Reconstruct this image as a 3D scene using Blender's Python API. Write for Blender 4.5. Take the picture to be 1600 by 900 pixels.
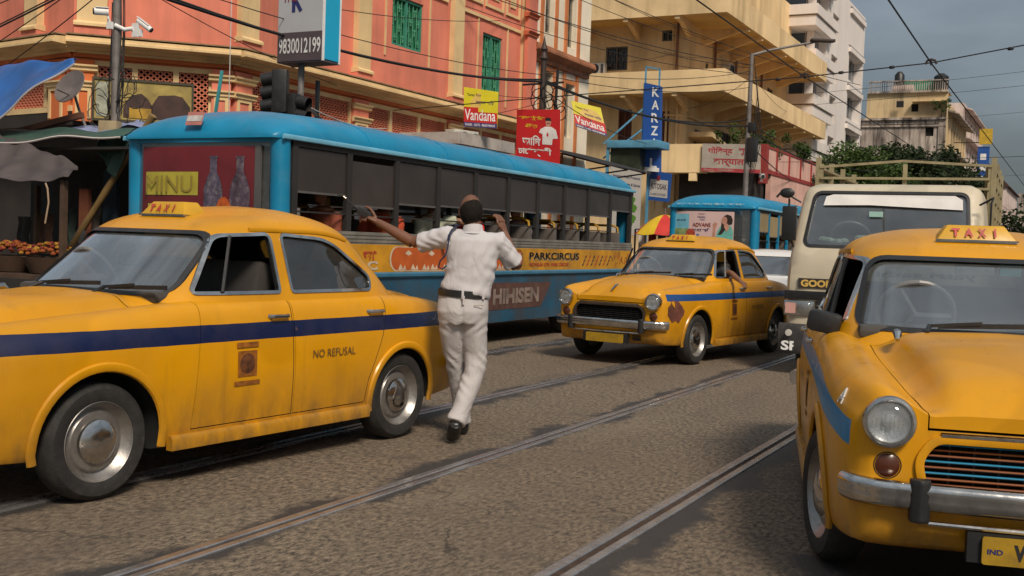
import bpy, bmesh, math, random
import numpy as np
from mathutils import Vector, Matrix
for _o in list(bpy.data.objects): bpy.data.objects.remove(_o)
SC = bpy.context.scene
COL = SC.collection
R = math.radians
rnd = random.Random(7)

# ------------------------------------------------------------------ camera
cam_d = bpy.data.cameras.new('camera')
cam = bpy.data.objects.new('camera', cam_d); COL.objects.link(cam)
cam_d.sensor_width = 36.0; cam_d.lens = 36.0 * 1735 / 1600
cam_d.clip_start = 0.05; cam_d.clip_end = 3000
_yaw, _pit, _rol = R(-27.05), R(-2.38), R(2.04)
_f = Vector((math.sin(_yaw) * math.cos(_pit), math.cos(_yaw) * math.cos(_pit), math.sin(_pit)))
_r = _f.cross(Vector((0, 0, 1))).normalized(); _u = _r.cross(_f)
_r2 = _r * math.cos(_rol) + _u * math.sin(_rol); _u2 = -_r * math.sin(_rol) + _u * math.cos(_rol)
_m = Matrix((_r2, _u2, -_f)).transposed().to_4x4(); _m.translation = (0, 0, 1.40)
cam.matrix_world = _m
SC.camera = cam

# ------------------------------------------------------------------ world, sun, exposure
SUN_FROM = Vector((0.66, -0.62, .92)).normalized()
SKY_STRENGTH = 0.10
world = bpy.data.worlds.new('World'); SC.world = world; world.use_nodes = True
nt = world.node_tree; nt.nodes.clear()
def wn(t, **k):
    n = nt.nodes.new(t)
    for a, b in k.items(): setattr(n, a, b)
    return n
w_out = wn('ShaderNodeOutputWorld'); w_bg = wn('ShaderNodeBackground'); w_bg.inputs[1].default_value = SKY_STRENGTH
w_sky = wn('ShaderNodeTexSky'); w_sky.sky_type = 'NISHITA'; w_sky.sun_disc = False
w_sky.sun_elevation = math.asin(SUN_FROM.z); w_sky.sun_rotation = math.atan2(SUN_FROM.x, SUN_FROM.y)
w_sky.dust_density = 3.0
w_tc = wn('ShaderNodeTexCoord'); w_sep = wn('ShaderNodeSeparateXYZ')
nt.links.new(w_tc.outputs['Generated'], w_sep.inputs[0])
w_map = wn('ShaderNodeMapping'); w_map.inputs['Scale'].default_value = (1.0, 1.0, 3.2)
nt.links.new(w_tc.outputs['Generated'], w_map.inputs[0])
w_noise = wn('ShaderNodeTexNoise'); w_noise.inputs['Scale'].default_value = 3.2; w_noise.inputs['Detail'].default_value = 6; w_noise.inputs['Roughness'].default_value = .52
nt.links.new(w_map.outputs[0], w_noise.inputs['Vector'])
# overcast dome: brighter towards the zenith, as a cloud layer is
w_grad = wn('ShaderNodeMapRange'); w_grad.inputs['From Min'].default_value = 0.0; w_grad.inputs['From Max'].default_value = 1.0
w_grad.inputs['To Min'].default_value = 0.62; w_grad.inputs['To Max'].default_value = 2.6
nt.links.new(w_sep.outputs[2], w_grad.inputs['Value'])
w_cl = wn('ShaderNodeMapRange'); w_cl.inputs['From Min'].default_value = .3; w_cl.inputs['From Max'].default_value = .7
w_cl.inputs['To Min'].default_value = .45; w_cl.inputs['To Max'].default_value = 1.5
nt.links.new(w_noise.outputs['Fac'], w_cl.inputs['Value'])
w_mul = wn('ShaderNodeMath', operation='MULTIPLY'); nt.links.new(w_grad.outputs[0], w_mul.inputs[0]); nt.links.new(w_cl.outputs[0], w_mul.inputs[1])
w_col = wn('ShaderNodeVectorMath', operation='SCALE'); w_col.inputs[0].default_value = (.70, .80, .86)
nt.links.new(w_mul.outputs[0], w_col.inputs['Scale'])
w_mix = wn('ShaderNodeMixRGB'); w_mix.inputs[0].default_value = 0.88
nt.links.new(w_sky.outputs[0], w_mix.inputs[1]); nt.links.new(w_col.outputs[0], w_mix.inputs[2])
nt.links.new(w_mix.outputs[0], w_bg.inputs[0]); nt.links.new(w_bg.outputs[0], w_out.inputs[0])

sun_d = bpy.data.lights.new('sun', 'SUN'); sun_d.energy = 1.5; sun_d.angle = R(14); sun_d.color = (1.0, .88, .73)
sun = bpy.data.objects.new('sun', sun_d); COL.objects.link(sun)
sun.rotation_euler = (-SUN_FROM).to_track_quat('-Z', 'Y').to_euler(); sun.location = (20, -20, 40)
SC.view_settings.view_transform = 'Standard'; SC.view_settings.look = 'None'
SC.view_settings.gamma = 1.0; SC.view_settings.exposure = 1.15
try:
    SC.cycles.use_denoising = True
    SC.cycles.max_bounces = 8; SC.cycles.transparent_max_bounces = 16
except Exception: pass

# ------------------------------------------------------------------ materials
def lin(c):
    c = c / 255.0
    return c / 12.92 if c <= .04045 else ((c + .055) / 1.055) ** 2.4
def S(r, g, b): return (lin(r), lin(g), lin(b))
MATS = {}
class NB:
    "small helper over a material node tree"
    def __init__(s, name):
        s.m = bpy.data.materials.new(name); s.m.use_nodes = True
        s.t = s.m.node_tree; s.b = s.t.nodes['Principled BSDF']; s.tc = s.n('ShaderNodeTexCoord')
    def n(s, t, **k):
        n = s.t.nodes.new(t)
        for a, b in k.items(): setattr(n, a, b)
        return n
    def l(s, a, b): s.t.links.new(a, b)
    def noise(s, scale, detail=5, rough=.55, stretch=None, coord='Object'):
        n = s.n('ShaderNodeTexNoise'); n.inputs['Scale'].default_value = scale; n.inputs['Detail'].default_value = detail; n.inputs['Roughness'].default_value = rough
        if stretch:
            mp = s.n('ShaderNodeMapping'); mp.inputs['Scale'].default_value = stretch; s.l(s.tc.outputs[coord], mp.inputs[0]); s.l(mp.outputs[0], n.inputs['Vector'])
        else: s.l(s.tc.outputs[coord], n.inputs['Vector'])
        return n.outputs['Fac']
    def rng(s, v, a, b, c=0, d=1):
        n = s.n('ShaderNodeMapRange'); s.l(v, n.inputs['Value'])
        for i, q in zip(('From Min', 'From Max', 'To Min', 'To Max'), (a, b, c, d)): n.inputs[i].default_value = q
        return n.outputs[0]
    def math(s, op, a, b=None):
        n = s.n('ShaderNodeMath', operation=op)
        for i, q in enumerate((a, b)):
            if q is None: continue
            if isinstance(q, (int, float)): n.inputs[i].default_value = q
            else: s.l(q, n.inputs[i])
        return n.outputs[0]
    def mix(s, f, a, b, mode='MIX'):
        n = s.n('ShaderNodeMixRGB', blend_type=mode)
        for i, q in enumerate((f, a, b)):
            if isinstance(q, (int, float)): n.inputs[i].default_value = q
            elif isinstance(q, tuple): n.inputs[i].default_value = (*q[:3], 1)
            else: s.l(q, n.inputs[i])
        return n.outputs[0]
    def bump(s, v, strength, dist=.01):
        n = s.n('ShaderNodeBump'); n.inputs['Strength'].default_value = strength; n.inputs['Distance'].default_value = dist
        s.l(v, n.inputs['Height']); s.l(n.outputs[0], s.b.inputs['Normal'])
    def setp(s, **k):
        for a, b in k.items():
            i = s.b.inputs[a.replace('_', ' ')]
            if isinstance(b, (int, float)): i.default_value = b
            elif isinstance(b, tuple): i.default_value = (*b[:3], 1)
            else: s.l(b, i)
def M(name, col, rough=.6, metal=0.0, var=.22, scale=3.0, bump=0.0, bscale=60, dirt=None, dirt_amt=.5, streak=False, spec=.5, dlo=.48, dhi=.72, mask=True):
    if name in MATS: return MATS[name]
    b = NB(name)
    f = b.rng(b.noise(scale), .3, .7, 1 - var, 1 + var * .6)
    vm = b.n('ShaderNodeVectorMath', operation='SCALE'); vm.inputs[0].default_value = col; b.l(f, vm.inputs['Scale'])
    c = vm.outputs[0]
    if dirt:
        st = (1, 1, .12) if streak else None
        d = b.rng(b.noise(scale * 2.2, 8, .65, st), dlo, dhi, 0, dirt_amt)
        d2 = b.rng(b.noise(scale * .35, 3), .35, .65, .25, 1)
        c = b.mix(b.math('MULTIPLY', d, d2) if mask else d, c, dirt)
    b.setp(Base_Color=c, Metallic=metal, Roughness=b.rng(b.noise(scale * 3), .2, .8, max(.03, rough - .1), min(1, rough + .1)))
    b.b.inputs['Specular IOR Level'].default_value = spec
    if bump: b.bump(b.noise(bscale, 6), bump)
    MATS[name] = b.m
    return b.m
def glass(name, tint=(.62, .66, .68), refl=1.0, alpha=.85):
    "thin pane: tinted see-through with a real mirror reflection that grows at a glancing angle, and dust"
    if name in MATS: return MATS[name]
    b = NB(name); t = b.t
    tr = b.n('ShaderNodeBsdfTransparent'); tr.inputs[0].default_value = (*tint, 1)
    gl = b.n('ShaderNodeBsdfGlossy'); gl.inputs['Roughness'].default_value = .035; gl.inputs[0].default_value = (.95, .97, 1, 1)
    fr = b.n('ShaderNodeFresnel'); gm = b.n('ShaderNodeNewGeometry'); b.l(b.rng(gm.outputs['Backfacing'], 0, 1, 1.5, 1 / 1.5), fr.inputs['IOR'])
    f2 = b.math('MULTIPLY', fr.outputs[0], refl)
    f2 = b.math('MINIMUM', f2, 1.0)
    mx = b.n('ShaderNodeMixShader'); b.l(f2, mx.inputs[0]); b.l(tr.outputs[0], mx.inputs[1]); b.l(gl.outputs[0], mx.inputs[2])
    df = b.n('ShaderNodeBsdfDiffuse'); df.inputs[0].default_value = (.42, .42, .41, 1)
    dust = b.rng(b.noise(2.5, 7, .6), .3, .8, (1 - alpha) * .5, (1 - alpha) * 1.6)
    m2 = b.n('ShaderNodeMixShader'); b.l(dust, m2.inputs[0]); b.l(mx.outputs[0], m2.inputs[1]); b.l(df.outputs[0], m2.inputs[2])
    t.links.new(m2.outputs[0], t.nodes['Material Output'].inputs[0])
    MATS[name] = b.m
    return b.m
def carpaint(name, col, stripe=None, z0=.77, z1=.86, dip=0.0, rough=.28):
    if name in MATS: return MATS[name]
    b = NB(name)
    f = b.math('MULTIPLY', b.rng(b.noise(1.3, 4), .3, .7, .88, 1.06), b.rng(b.noise(.9, 2, .3, (1, 1.7, 2.3)), .47, .50, .88, 1.0))
    vm = b.n('ShaderNodeVectorMath', operation='SCALE'); vm.inputs[0].default_value = col; b.l(f, vm.inputs['Scale']); c = vm.outputs[0]
    sp = b.n('ShaderNodeSeparateXYZ'); b.l(b.tc.outputs['Object'], sp.inputs[0])
    X, Y, Z = sp.outputs
    if stripe:
        ax = b.math('MAXIMUM', b.math('SUBTRACT', X, .35), 0.0)
        zz = b.math('ADD', Z, b.math('MULTIPLY', b.math('MULTIPLY', ax, ax), dip))
        wob = b.math('MULTIPLY', b.math('SUBTRACT', b.noise(5, 3), .5), .008)
        zz = b.math('ADD', zz, wob)
        m = b.math('MULTIPLY', b.math('GREATER_THAN', zz, z0), b.math('LESS_THAN', zz, z1))
        m = b.math('MULTIPLY', m, b.math('GREATER_THAN', b.math('ABSOLUTE', Y), .55))
        m = b.math('MULTIPLY', m, b.math('LESS_THAN', X, 1.985))
        wear = b.rng(b.noise(9, 8, .7), .68, .80, 1.0, .65)
        c = b.mix(b.math('MULTIPLY', m, wear), c, stripe)
    # road grime that thins out upwards, and sparse chips
    low = b.rng(Z, .15, .62, 1.0, 0.0)
    g = b.math('MULTIPLY', low, b.rng(b.noise(7, 8, .65, (1, 1, .5)), .30, .70, .15, .95))
    c = b.mix(g, c, (.055, .045, .035))
    dust = b.rng(b.noise(3.1, 6, .6), .45, .8, 0, .06)
    c = b.mix(dust, c, (.36, .28, .18))
    st = b.math('MULTIPLY', b.rng(b.noise(6, 6, .6, (1.6, 1.6, .16)), .55, .75, 0, .34), b.rng(b.noise(1.1, 2), .4, .6))
    c = b.mix(st, c, (.10, .065, .03))
    chip = b.rng(b.noise(26, 4, .6), .735, .76, 0, .8)
    c = b.mix(chip, c, (.12, .05, .03))
    b.setp(Base_Color=c, Roughness=b.rng(b.noise(5, 6), .25, .8, rough - .06, rough + .16))
    b.b.inputs['Coat Weight'].default_value = .12; b.b.inputs['Specular IOR Level'].default_value = .38; b.b.inputs['Coat Roughness'].default_value = .12
    b.bump(b.noise(2.6, 4, .5), .30, .02)
    MATS[name] = b.m
    return b.m

YEL = (.65, .292, .002)
PAINT_NAVY = carpaint('taxi_paint_navy_band', YEL, (.006, .012, .055), .775, .875)
PAINT_BLUE = carpaint('taxi_paint_blue_band', YEL, (.004, .055, .20), .775, .855)
PAINT_SKY = carpaint('taxi_paint_sky_band', YEL, (.002, .21, .44), .79, .89, .055)
CHROME = M('chrome', (.62, .60, .57), .16, 1.0, .25, 6, .12, 14, (.06, .045, .035), .55)
RUBBER = M('tyre_rubber', (.018, .017, .016), .78, 0, .3, 8, .25, 60, (.07, .06, .05), .5)
BLACK = M('black_plastic', (.014, .014, .015), .45, 0, .2, 6, .1, 90, (.06, .055, .05), .3)
UNDER = M('underbody_black', (.008, .008, .008), .9)
CABIN = M('cabin_dark', (.020, .019, .018), .85)
STEEL = M('wheel_steel', (.34, .32, .30), .36, .75, .3, 7, .1, 30, (.05, .04, .03), .6)
GLASS = glass('vehicle_glass', (.84, .87, .88), 3.0, .93)
GLASS_SIDE = glass('side_glass', (.42, .44, .45), 1.8, .95)
LENS = glass('lamp_lens', (.85, .87, .88), 1.5, .80)
AMBER = M('amber_lens', (.075, .020, .008), .25, 0, .2, 12)
WHITE = M('white_paint', (.78, .77, .75), .5, 0, .1, 5, 0, 1, (.35, .32, .28), .3)
RED = M('red_print', (.55, .02, .02), .5)
INK = M('black_ink', (.015, .014, .016), .6)
YELPRINT = M('yellow_print', (.80, .62, .03), .5)
WHITEPRINT = M('white_print', (.80, .80, .79), .5)
NAVYPRINT = M('navy_print', (.02, .025, .12), .5)
MAROON = M('maroon_print', (.25, .02, .03), .5)

# ------------------------------------------------------------------ mesh helpers
class MB:
    def __init__(s): s.v = []; s.f = []; s.mi = []; s.cur = 0
    def add(s, vs, fs):
        o = len(s.v); s.v += [tuple(v) for v in vs]
        for f in fs: s.f.append(tuple(i + o for i in f)); s.mi.append(s.cur)
        return o
    def box(s, a, b):
        (x0, y0, z0), (x1, y1, z1) = a, b
        x0, x1 = min(x0, x1), max(x0, x1); y0, y1 = min(y0, y1), max(y0, y1); z0, z1 = min(z0, z1), max(z0, z1)
        s.add([(x0, y0, z0), (x1, y0, z0), (x1, y1, z0), (x0, y1, z0), (x0, y0, z1), (x1, y0, z1), (x1, y1, z1), (x0, y1, z1)],
              [(0, 3, 2, 1), (4, 5, 6, 7), (0, 1, 5, 4), (1, 2, 6, 5), (2, 3, 7, 6), (3, 0, 4, 7)])
        return s
    def cbox(s, c, d, rot=None):
        "box by centre, size, optional 3x3 / euler rotation"
        h = [q / 2 for q in d]; P = []
        m = rot if rot is not None else Matrix.Identity(3)
        for k in ((-1, -1, -1), (1, -1, -1), (1, 1, -1), (-1, 1, -1), (-1, -1, 1), (1, -1, 1), (1, 1, 1), (-1, 1, 1)):
            P.append(Vector(c) + m @ Vector((k[0] * h[0], k[1] * h[1], k[2] * h[2])))
        s.add(P, [(0, 3, 2, 1), (4, 5, 6, 7), (0, 1, 5, 4), (1, 2, 6, 5), (2, 3, 7, 6), (3, 0, 4, 7)])
        return s
    def bar(s, p, q, w, h=None, up=(0, 0, 1)):
        "rectangular bar from p to q"
        p, q = Vector(p), Vector(q); d = (q - p); L = d.length
        if L < 1e-6: return s
        d /= L; a = d.cross(Vector(up))
        if a.length < 1e-3: a = d.cross(Vector((1, 0, 0)))
        a.normalize(); b = a.cross(d); h = h or w
        P = [e + a * (i * w / 2) + b * (j * h / 2) for e in (p, q) for i, j in ((-1, -1), (1, -1), (1, 1), (-1, 1))]
        s.add(P, [(0, 1, 2, 3), (7, 6, 5, 4), (0, 4, 5, 1), (1, 5, 6, 2), (2, 6, 7, 3), (3, 7, 4, 0)])
        return s
    def loft(s, rings, caps=True, closed=True):
        n = len(rings[0]); o = len(s.v)
        vs = [p for r in rings for p in r]; fs = []
        for i in range(len(rings) - 1):
            for j in range(n if closed else n - 1):
                k = (j + 1) % n
                fs.append((i * n + j, i * n + k, (i + 1) * n + k, (i + 1) * n + j))
        if caps and closed:
            fs.append(tuple(range(n - 1, -1, -1))); fs.append(tuple((len(rings) - 1) * n + j for j in range(n)))
        s.add(vs, fs); return s
    def tube(s, pts, r, n=8, caps=True):
        "round or elliptic tube along pts; r is a number or list of numbers / (ra, rb)"
        pts = [Vector(p) for p in pts]; N = len(pts)
        rr = r if isinstance(r, (list, tuple)) else [r] * N
        rings = []; prev = None
        for i, p in enumerate(pts):
            d = (pts[min(i + 1, N - 1)] - pts[max(i - 1, 0)]).normalized()
            if prev is None:
                a = d.cross(Vector((0, 0, 1)))
                if a.length < .05: a = d.cross(Vector((0, 1, 0)))
            else: a = prev - d * prev.dot(d)
            a.normalize(); prev = a; b = d.cross(a)
            q = rr[i]; ra, rb = (q, q) if isinstance(q, (int, float)) else q
            rings.append([p + a * (ra * math.cos(t)) + b * (rb * math.sin(t)) for t in (2 * math.pi * k / n for k in range(n))])
        return s.loft(rings, caps)
    def lathe(s, prof, c=(0, 0, 0), axis='y', n=28):
        "profile of (radius, along-axis)"
        rings = []
        for k in range(n):
            t = 2 * math.pi * k / n; ct, st = math.cos(t), math.sin(t); ring = []
            for r, h in prof:
                if axis == 'y': ring.append((c[0] + r * ct, c[1] + h, c[2] + r * st))
                elif axis == 'x': ring.append((c[0] + h, c[1] + r * ct, c[2] + r * st))
                else: ring.append((c[0] + r * ct, c[1] + r * st, c[2] + h))
            rings.append(ring)
        m = len(prof); vs = [p for q in rings for p in q]; fs = []
        for k in range(n):
            k2 = (k + 1) % n
            for j in range(m - 1): fs.append((k * m + j, k2 * m + j, k2 * m + j + 1, k * m + j + 1))
        s.add(vs, fs); return s
    def ball(s, c, r, n=12, m=8, rot=None):
        rx, ry, rz = (r, r, r) if isinstance(r, (int, float)) else r
        vs = []; fs = []; R3 = rot or Matrix.Identity(3); c = Vector(c)
        for i in range(1, m):
            a = math.pi * i / m
            for k in range(n):
                t = 2 * math.pi * k / n
                vs.append(c + R3 @ Vector((rx * math.sin(a) * math.cos(t), ry * math.sin(a) * math.sin(t), rz * math.cos(a))))
        top = len(vs); vs += [c + R3 @ Vector((0, 0, rz)), c + R3 @ Vector((0, 0, -rz))]
        for i in range(m - 2):
            for k in range(n): fs.append((i * n + k, (i + 1) * n + k, (i + 1) * n + (k + 1) % n, i * n + (k + 1) % n))
        for k in range(n):
            fs.append((top, k, (k + 1) % n)); fs.append((top + 1, (m - 2) * n + (k + 1) % n, (m - 2) * n + k))
        s.add(vs, fs); return s
    def prism(s, poly, a, b, plane='xz'):
        "polygon extruded between a and b along the missing axis"
        def P(p, h):
            return (p[0], h, p[1]) if plane == 'xz' else ((h, p[0], p[1]) if plane == 'yz' else (p[0], p[1], h))
        n = len(poly)
        s.add([P(p, a) for p in poly] + [P(p, b) for p in poly],
              [tuple(range(n)), tuple(range(2 * n - 1, n - 1, -1))] + [(i, i + n, (i + 1) % n + n, (i + 1) % n) for i in range(n)])
        return s
    def grid(s, fn, nu, nv):
        vs = [fn(i / nu, j / nv) for j in range(nv + 1) for i in range(nu + 1)]; w = nu + 1
        s.add(vs, [(j * w + i, j * w + i + 1, (j + 1) * w + i + 1, (j + 1) * w + i) for j in range(nv) for i in range(nu)])
        return s
    def mesh(s, name, mats, smooth=False, fix=True, sharp=38):
        me = bpy.data.meshes.new(name); me.from_pydata(s.v, [], s.f)
        for m in (mats if isinstance(mats, (list, tuple)) else [mats]): me.materials.append(m)
        if any(s.mi): me.polygons.foreach_set('material_index', s.mi)
        if fix:
            bm = bmesh.new(); bm.from_mesh(me); bmesh.ops.recalc_face_normals(bm, faces=bm.faces); bm.to_mesh(me); bm.free()
        if smooth: smooth_mesh(me, sharp)
        me.update(); return me
    def build(s, name, mats, parent=None, smooth=False, bevel=0, fix=True, sharp=38, seg=2):
        me = s.mesh(name, mats, False, fix)
        if bevel: bevel_mesh(me, bevel, seg)
        if smooth or bevel: smooth_mesh(me, sharp)
        return link(name, me, parent)
def smooth_mesh(me, sharp=38):
    me.shade_smooth()
    try: me.set_sharp_from_angle(angle=R(sharp))
    except Exception: pass
def bevel_mesh(me, w, seg=2):
    bm = bmesh.new(); bm.from_mesh(me); bmesh.ops.remove_doubles(bm, verts=bm.verts, dist=1e-5)
    es = [e for e in bm.edges if len(e.link_faces) == 2 and e.calc_face_angle(0) > R(30)]
    bmesh.ops.bevel(bm, geom=es, offset=w, segments=seg, affect='EDGES', profile=.6, clamp_overlap=True)
    bm.to_mesh(me); bm.free()
def link(name, me, parent=None):
    o = bpy.data.objects.new(name, me); COL.objects.link(o)
    if parent is not None: o.parent = parent
    return o
def thing(name, label, cat, loc=(0, 0, 0), rz=0, group=None):
    o = bpy.data.objects.new(name, None); COL.objects.link(o); o.empty_display_size = .2
    o.location = loc; o.rotation_euler = (0, 0, rz)
    return tag(o, label, cat, group)
def tag(o, label, cat, group=None):
    o['label'] = label; o['category'] = cat
    if group: o['group'] = group
    return o
def setting(o, kind='structure'):
    o['kind'] = kind; return o
KIDS = {}
def kids(o): return [c for c in bpy.data.objects if c.parent == o]
def copy_tree(o, parent=None):
    c = o.copy(); COL.objects.link(c)
    if parent is not None: c.parent = parent
    for k in kids(o): copy_tree(k, c)
    return c
def evaluated_mesh(o):
    dg = bpy.context.evaluated_depsgraph_get()
    return bpy.data.meshes.new_from_object(o.evaluated_get(dg), depsgraph=dg)
def boolean(me, cutter, op='DIFFERENCE'):
    a = bpy.data.objects.new('tmp', me); b = bpy.data.objects.new('tmp2', cutter)
    COL.objects.link(a); COL.objects.link(b)
    m = a.modifiers.new('b', 'BOOLEAN'); m.operation = op; m.object = b; m.solver = 'EXACT'
    try: m.material_mode = 'TRANSFER'
    except Exception: pass
    r = evaluated_mesh(a)
    bpy.data.objects.remove(a); bpy.data.objects.remove(b)
    return r
def remesh(mb, voxel, it=3, mat=None, fac=.5, disp=None):
    me = mb.mesh('tmp', mat or WHITE, fix=True)
    a = bpy.data.objects.new('tmp', me); COL.objects.link(a)
    m = a.modifiers.new('r', 'REMESH'); m.mode = 'VOXEL'; m.voxel_size = voxel
    if it:
        q = a.modifiers.new('s', 'SMOOTH'); q.factor = fac; q.iterations = it
    r = evaluated_mesh(a); bpy.data.objects.remove(a)
    r.materials.clear(); r.materials.append(mat or WHITE)
    r.shade_smooth()
    if disp:
        n = len(r.vertices); co = np.empty(n * 3); r.vertices.foreach_get('co', co); no = np.empty(n * 3); r.vertices.foreach_get('normal', no)
        co = co.reshape(-1, 3); no = no.reshape(-1, 3)
        co = co + no * disp(co, no)[:, None]
        r.vertices.foreach_set('co', co.ravel()); r.update()
    return r
_TXT = {}
def text_mesh(s, wt=0.0):
    if (s, wt) in _TXT: return _TXT[s, wt]
    c = bpy.data.curves.new('t', 'FONT'); c.body = s; c.size = 1; c.resolution_u = 3; c.fill_mode = 'FRONT'; c.offset = wt
    o = bpy.data.objects.new('t', c); COL.objects.link(o); me = evaluated_mesh(o); bpy.data.objects.remove(o)
    n = len(me.vertices); co = np.empty(n * 3); me.vertices.foreach_get('co', co); co = co.reshape(-1, 3)
    lo, hi = (co.min(0), co.max(0)) if n else (np.zeros(3), np.ones(3))
    fs = [tuple(p.vertices) for p in me.polygons]
    _TXT[s, wt] = (co, lo, hi, fs); return _TXT[s, wt]
def text(mb, s, org, right, up, h, w=None, depth=0.0, bold=0.0, italic=0.0):
    "write s into mb: org is the lower-left corner, h its height, w its width; thin raised print"
    co, lo, hi, fs = text_mesh(s, round(min(.048, bold / h * .6), 3))
    org, right, up = Vector(org), Vector(right).normalized(), Vector(up).normalized(); nrm = right.cross(up)
    sy = h / max(1e-6, hi[1] - lo[1]); sx = w / max(1e-6, hi[0] - lo[0]) if w else sy
    P = []
    for c in co:
        a = (c[0] - lo[0]) * sx; b = (c[1] - lo[1]) * sy
        P.append(org + right * (a + italic * b) + up * b + nrm * depth)
    mb.add(P, fs)
    return mb
def lettering(s, mat, parent, org, right, up, h, w=None, depth=.004, bold=0.0, name='lettering'):
    mb = MB(); text(mb, s, org, right, up, h, w, depth, bold)
    return mb.build(name, mat, parent, fix=False)
def catmull(P, sub):
    out = []; n = len(P)
    for i in range(n - 1):
        p0, p1, p2, p3 = P[max(i - 1, 0)], P[i], P[i + 1], P[min(i + 2, n - 1)]
        for k in range(sub):
            t = k / sub
            out.append(tuple(.5 * (2 * b + (c - a) * t + (2 * a - 5 * b + 4 * c - d) * t * t + (3 * b - a - 3 * c + d) * t ** 3) for a, b, c, d in zip(p0, p1, p2, p3)))
    out.append(tuple(P[-1])); return out
def smooth_interp(xs, ys):
    "monotone cubic through the table"
    xs = list(xs); ys = list(ys)
    if xs[0] > xs[-1]: xs, ys = xs[::-1], ys[::-1]
    n = len(xs); d = [(ys[i + 1] - ys[i]) / (xs[i + 1] - xs[i]) for i in range(n - 1)]
    m = [d[0]] + [0 if d[i - 1] * d[i] <= 0 else 2 * d[i - 1] * d[i] / (d[i - 1] + d[i]) for i in range(1, n - 1)] + [d[-1]]
    def f(x):
        x = min(max(x, xs[0]), xs[-1]); i = 0
        while i < n - 2 and x > xs[i + 1]: i += 1
        h = xs[i + 1] - xs[i]; t = (x - xs[i]) / h
        return ys[i] * (1 + 2 * t) * (1 - t) ** 2 + h * m[i] * t * (1 - t) ** 2 + ys[i + 1] * t * t * (3 - 2 * t) + h * m[i + 1] * t * t * (t - 1)
    return f
def rounded(poly, r, n=5):
    "polygon with rounded corners"
    out = []; N = len(poly)
    for i in range(N):
        p = Vector(poly[i]); a = Vector(poly[i - 1]) - p; b = Vector(poly[(i + 1) % N]) - p
        rr = r[i] if isinstance(r, (list, tuple)) else r
        k = min(rr, a.length * .48, b.length * .48)
        A = p + a.normalized() * k; B = p + b.normalized() * k
        for j in range(n + 1):
            t = j / n; out.append(tuple(A * (1 - t) ** 2 + p * 2 * t * (1 - t) + B * t * t))
    return out
def inset(poly, d):
    "polygon moved inward by d (negative: outward); works for the convex outlines used here"
    N = len(poly); area = sum(poly[i][0] * poly[(i + 1) % N][1] - poly[(i + 1) % N][0] * poly[i][1] for i in range(N)); sg = 1 if area > 0 else -1
    out = []
    for i in range(N):
        a, p, b = Vector(poly[i - 1]), Vector(poly[i]), Vector(poly[(i + 1) % N])
        e1 = (p - a); e2 = (b - p)
        if e1.length < 1e-7: e1 = e2
        if e2.length < 1e-7: e2 = e1
        n1 = Vector((-e1.y, e1.x)).normalized() * sg; n2 = Vector((-e2.y, e2.x)).normalized() * sg
        n = (n1 + n2); n = n / max(.3, n.length_squared / 2) if n.length > 1e-6 else n1
        q = p + n * d; out.append((q.x, q.y))
    return out
def wire(name, label, cat, pts, r, mat, sag=0.0, group=None, n=14, parent=None):
    mb = MB()
    if sag and len(pts) == 2:
        a, b = Vector(pts[0]), Vector(pts[1])
        pts = [a.lerp(b, i / n) - Vector((0, 0, sag * 4 * (i / n) * (1 - i / n))) for i in range(n + 1)]
    mb.tube(pts, r, 5)
    o = mb.build(name, mat, parent, smooth=True)
    if parent is None: tag(o, label, cat, group)
    return o

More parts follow.
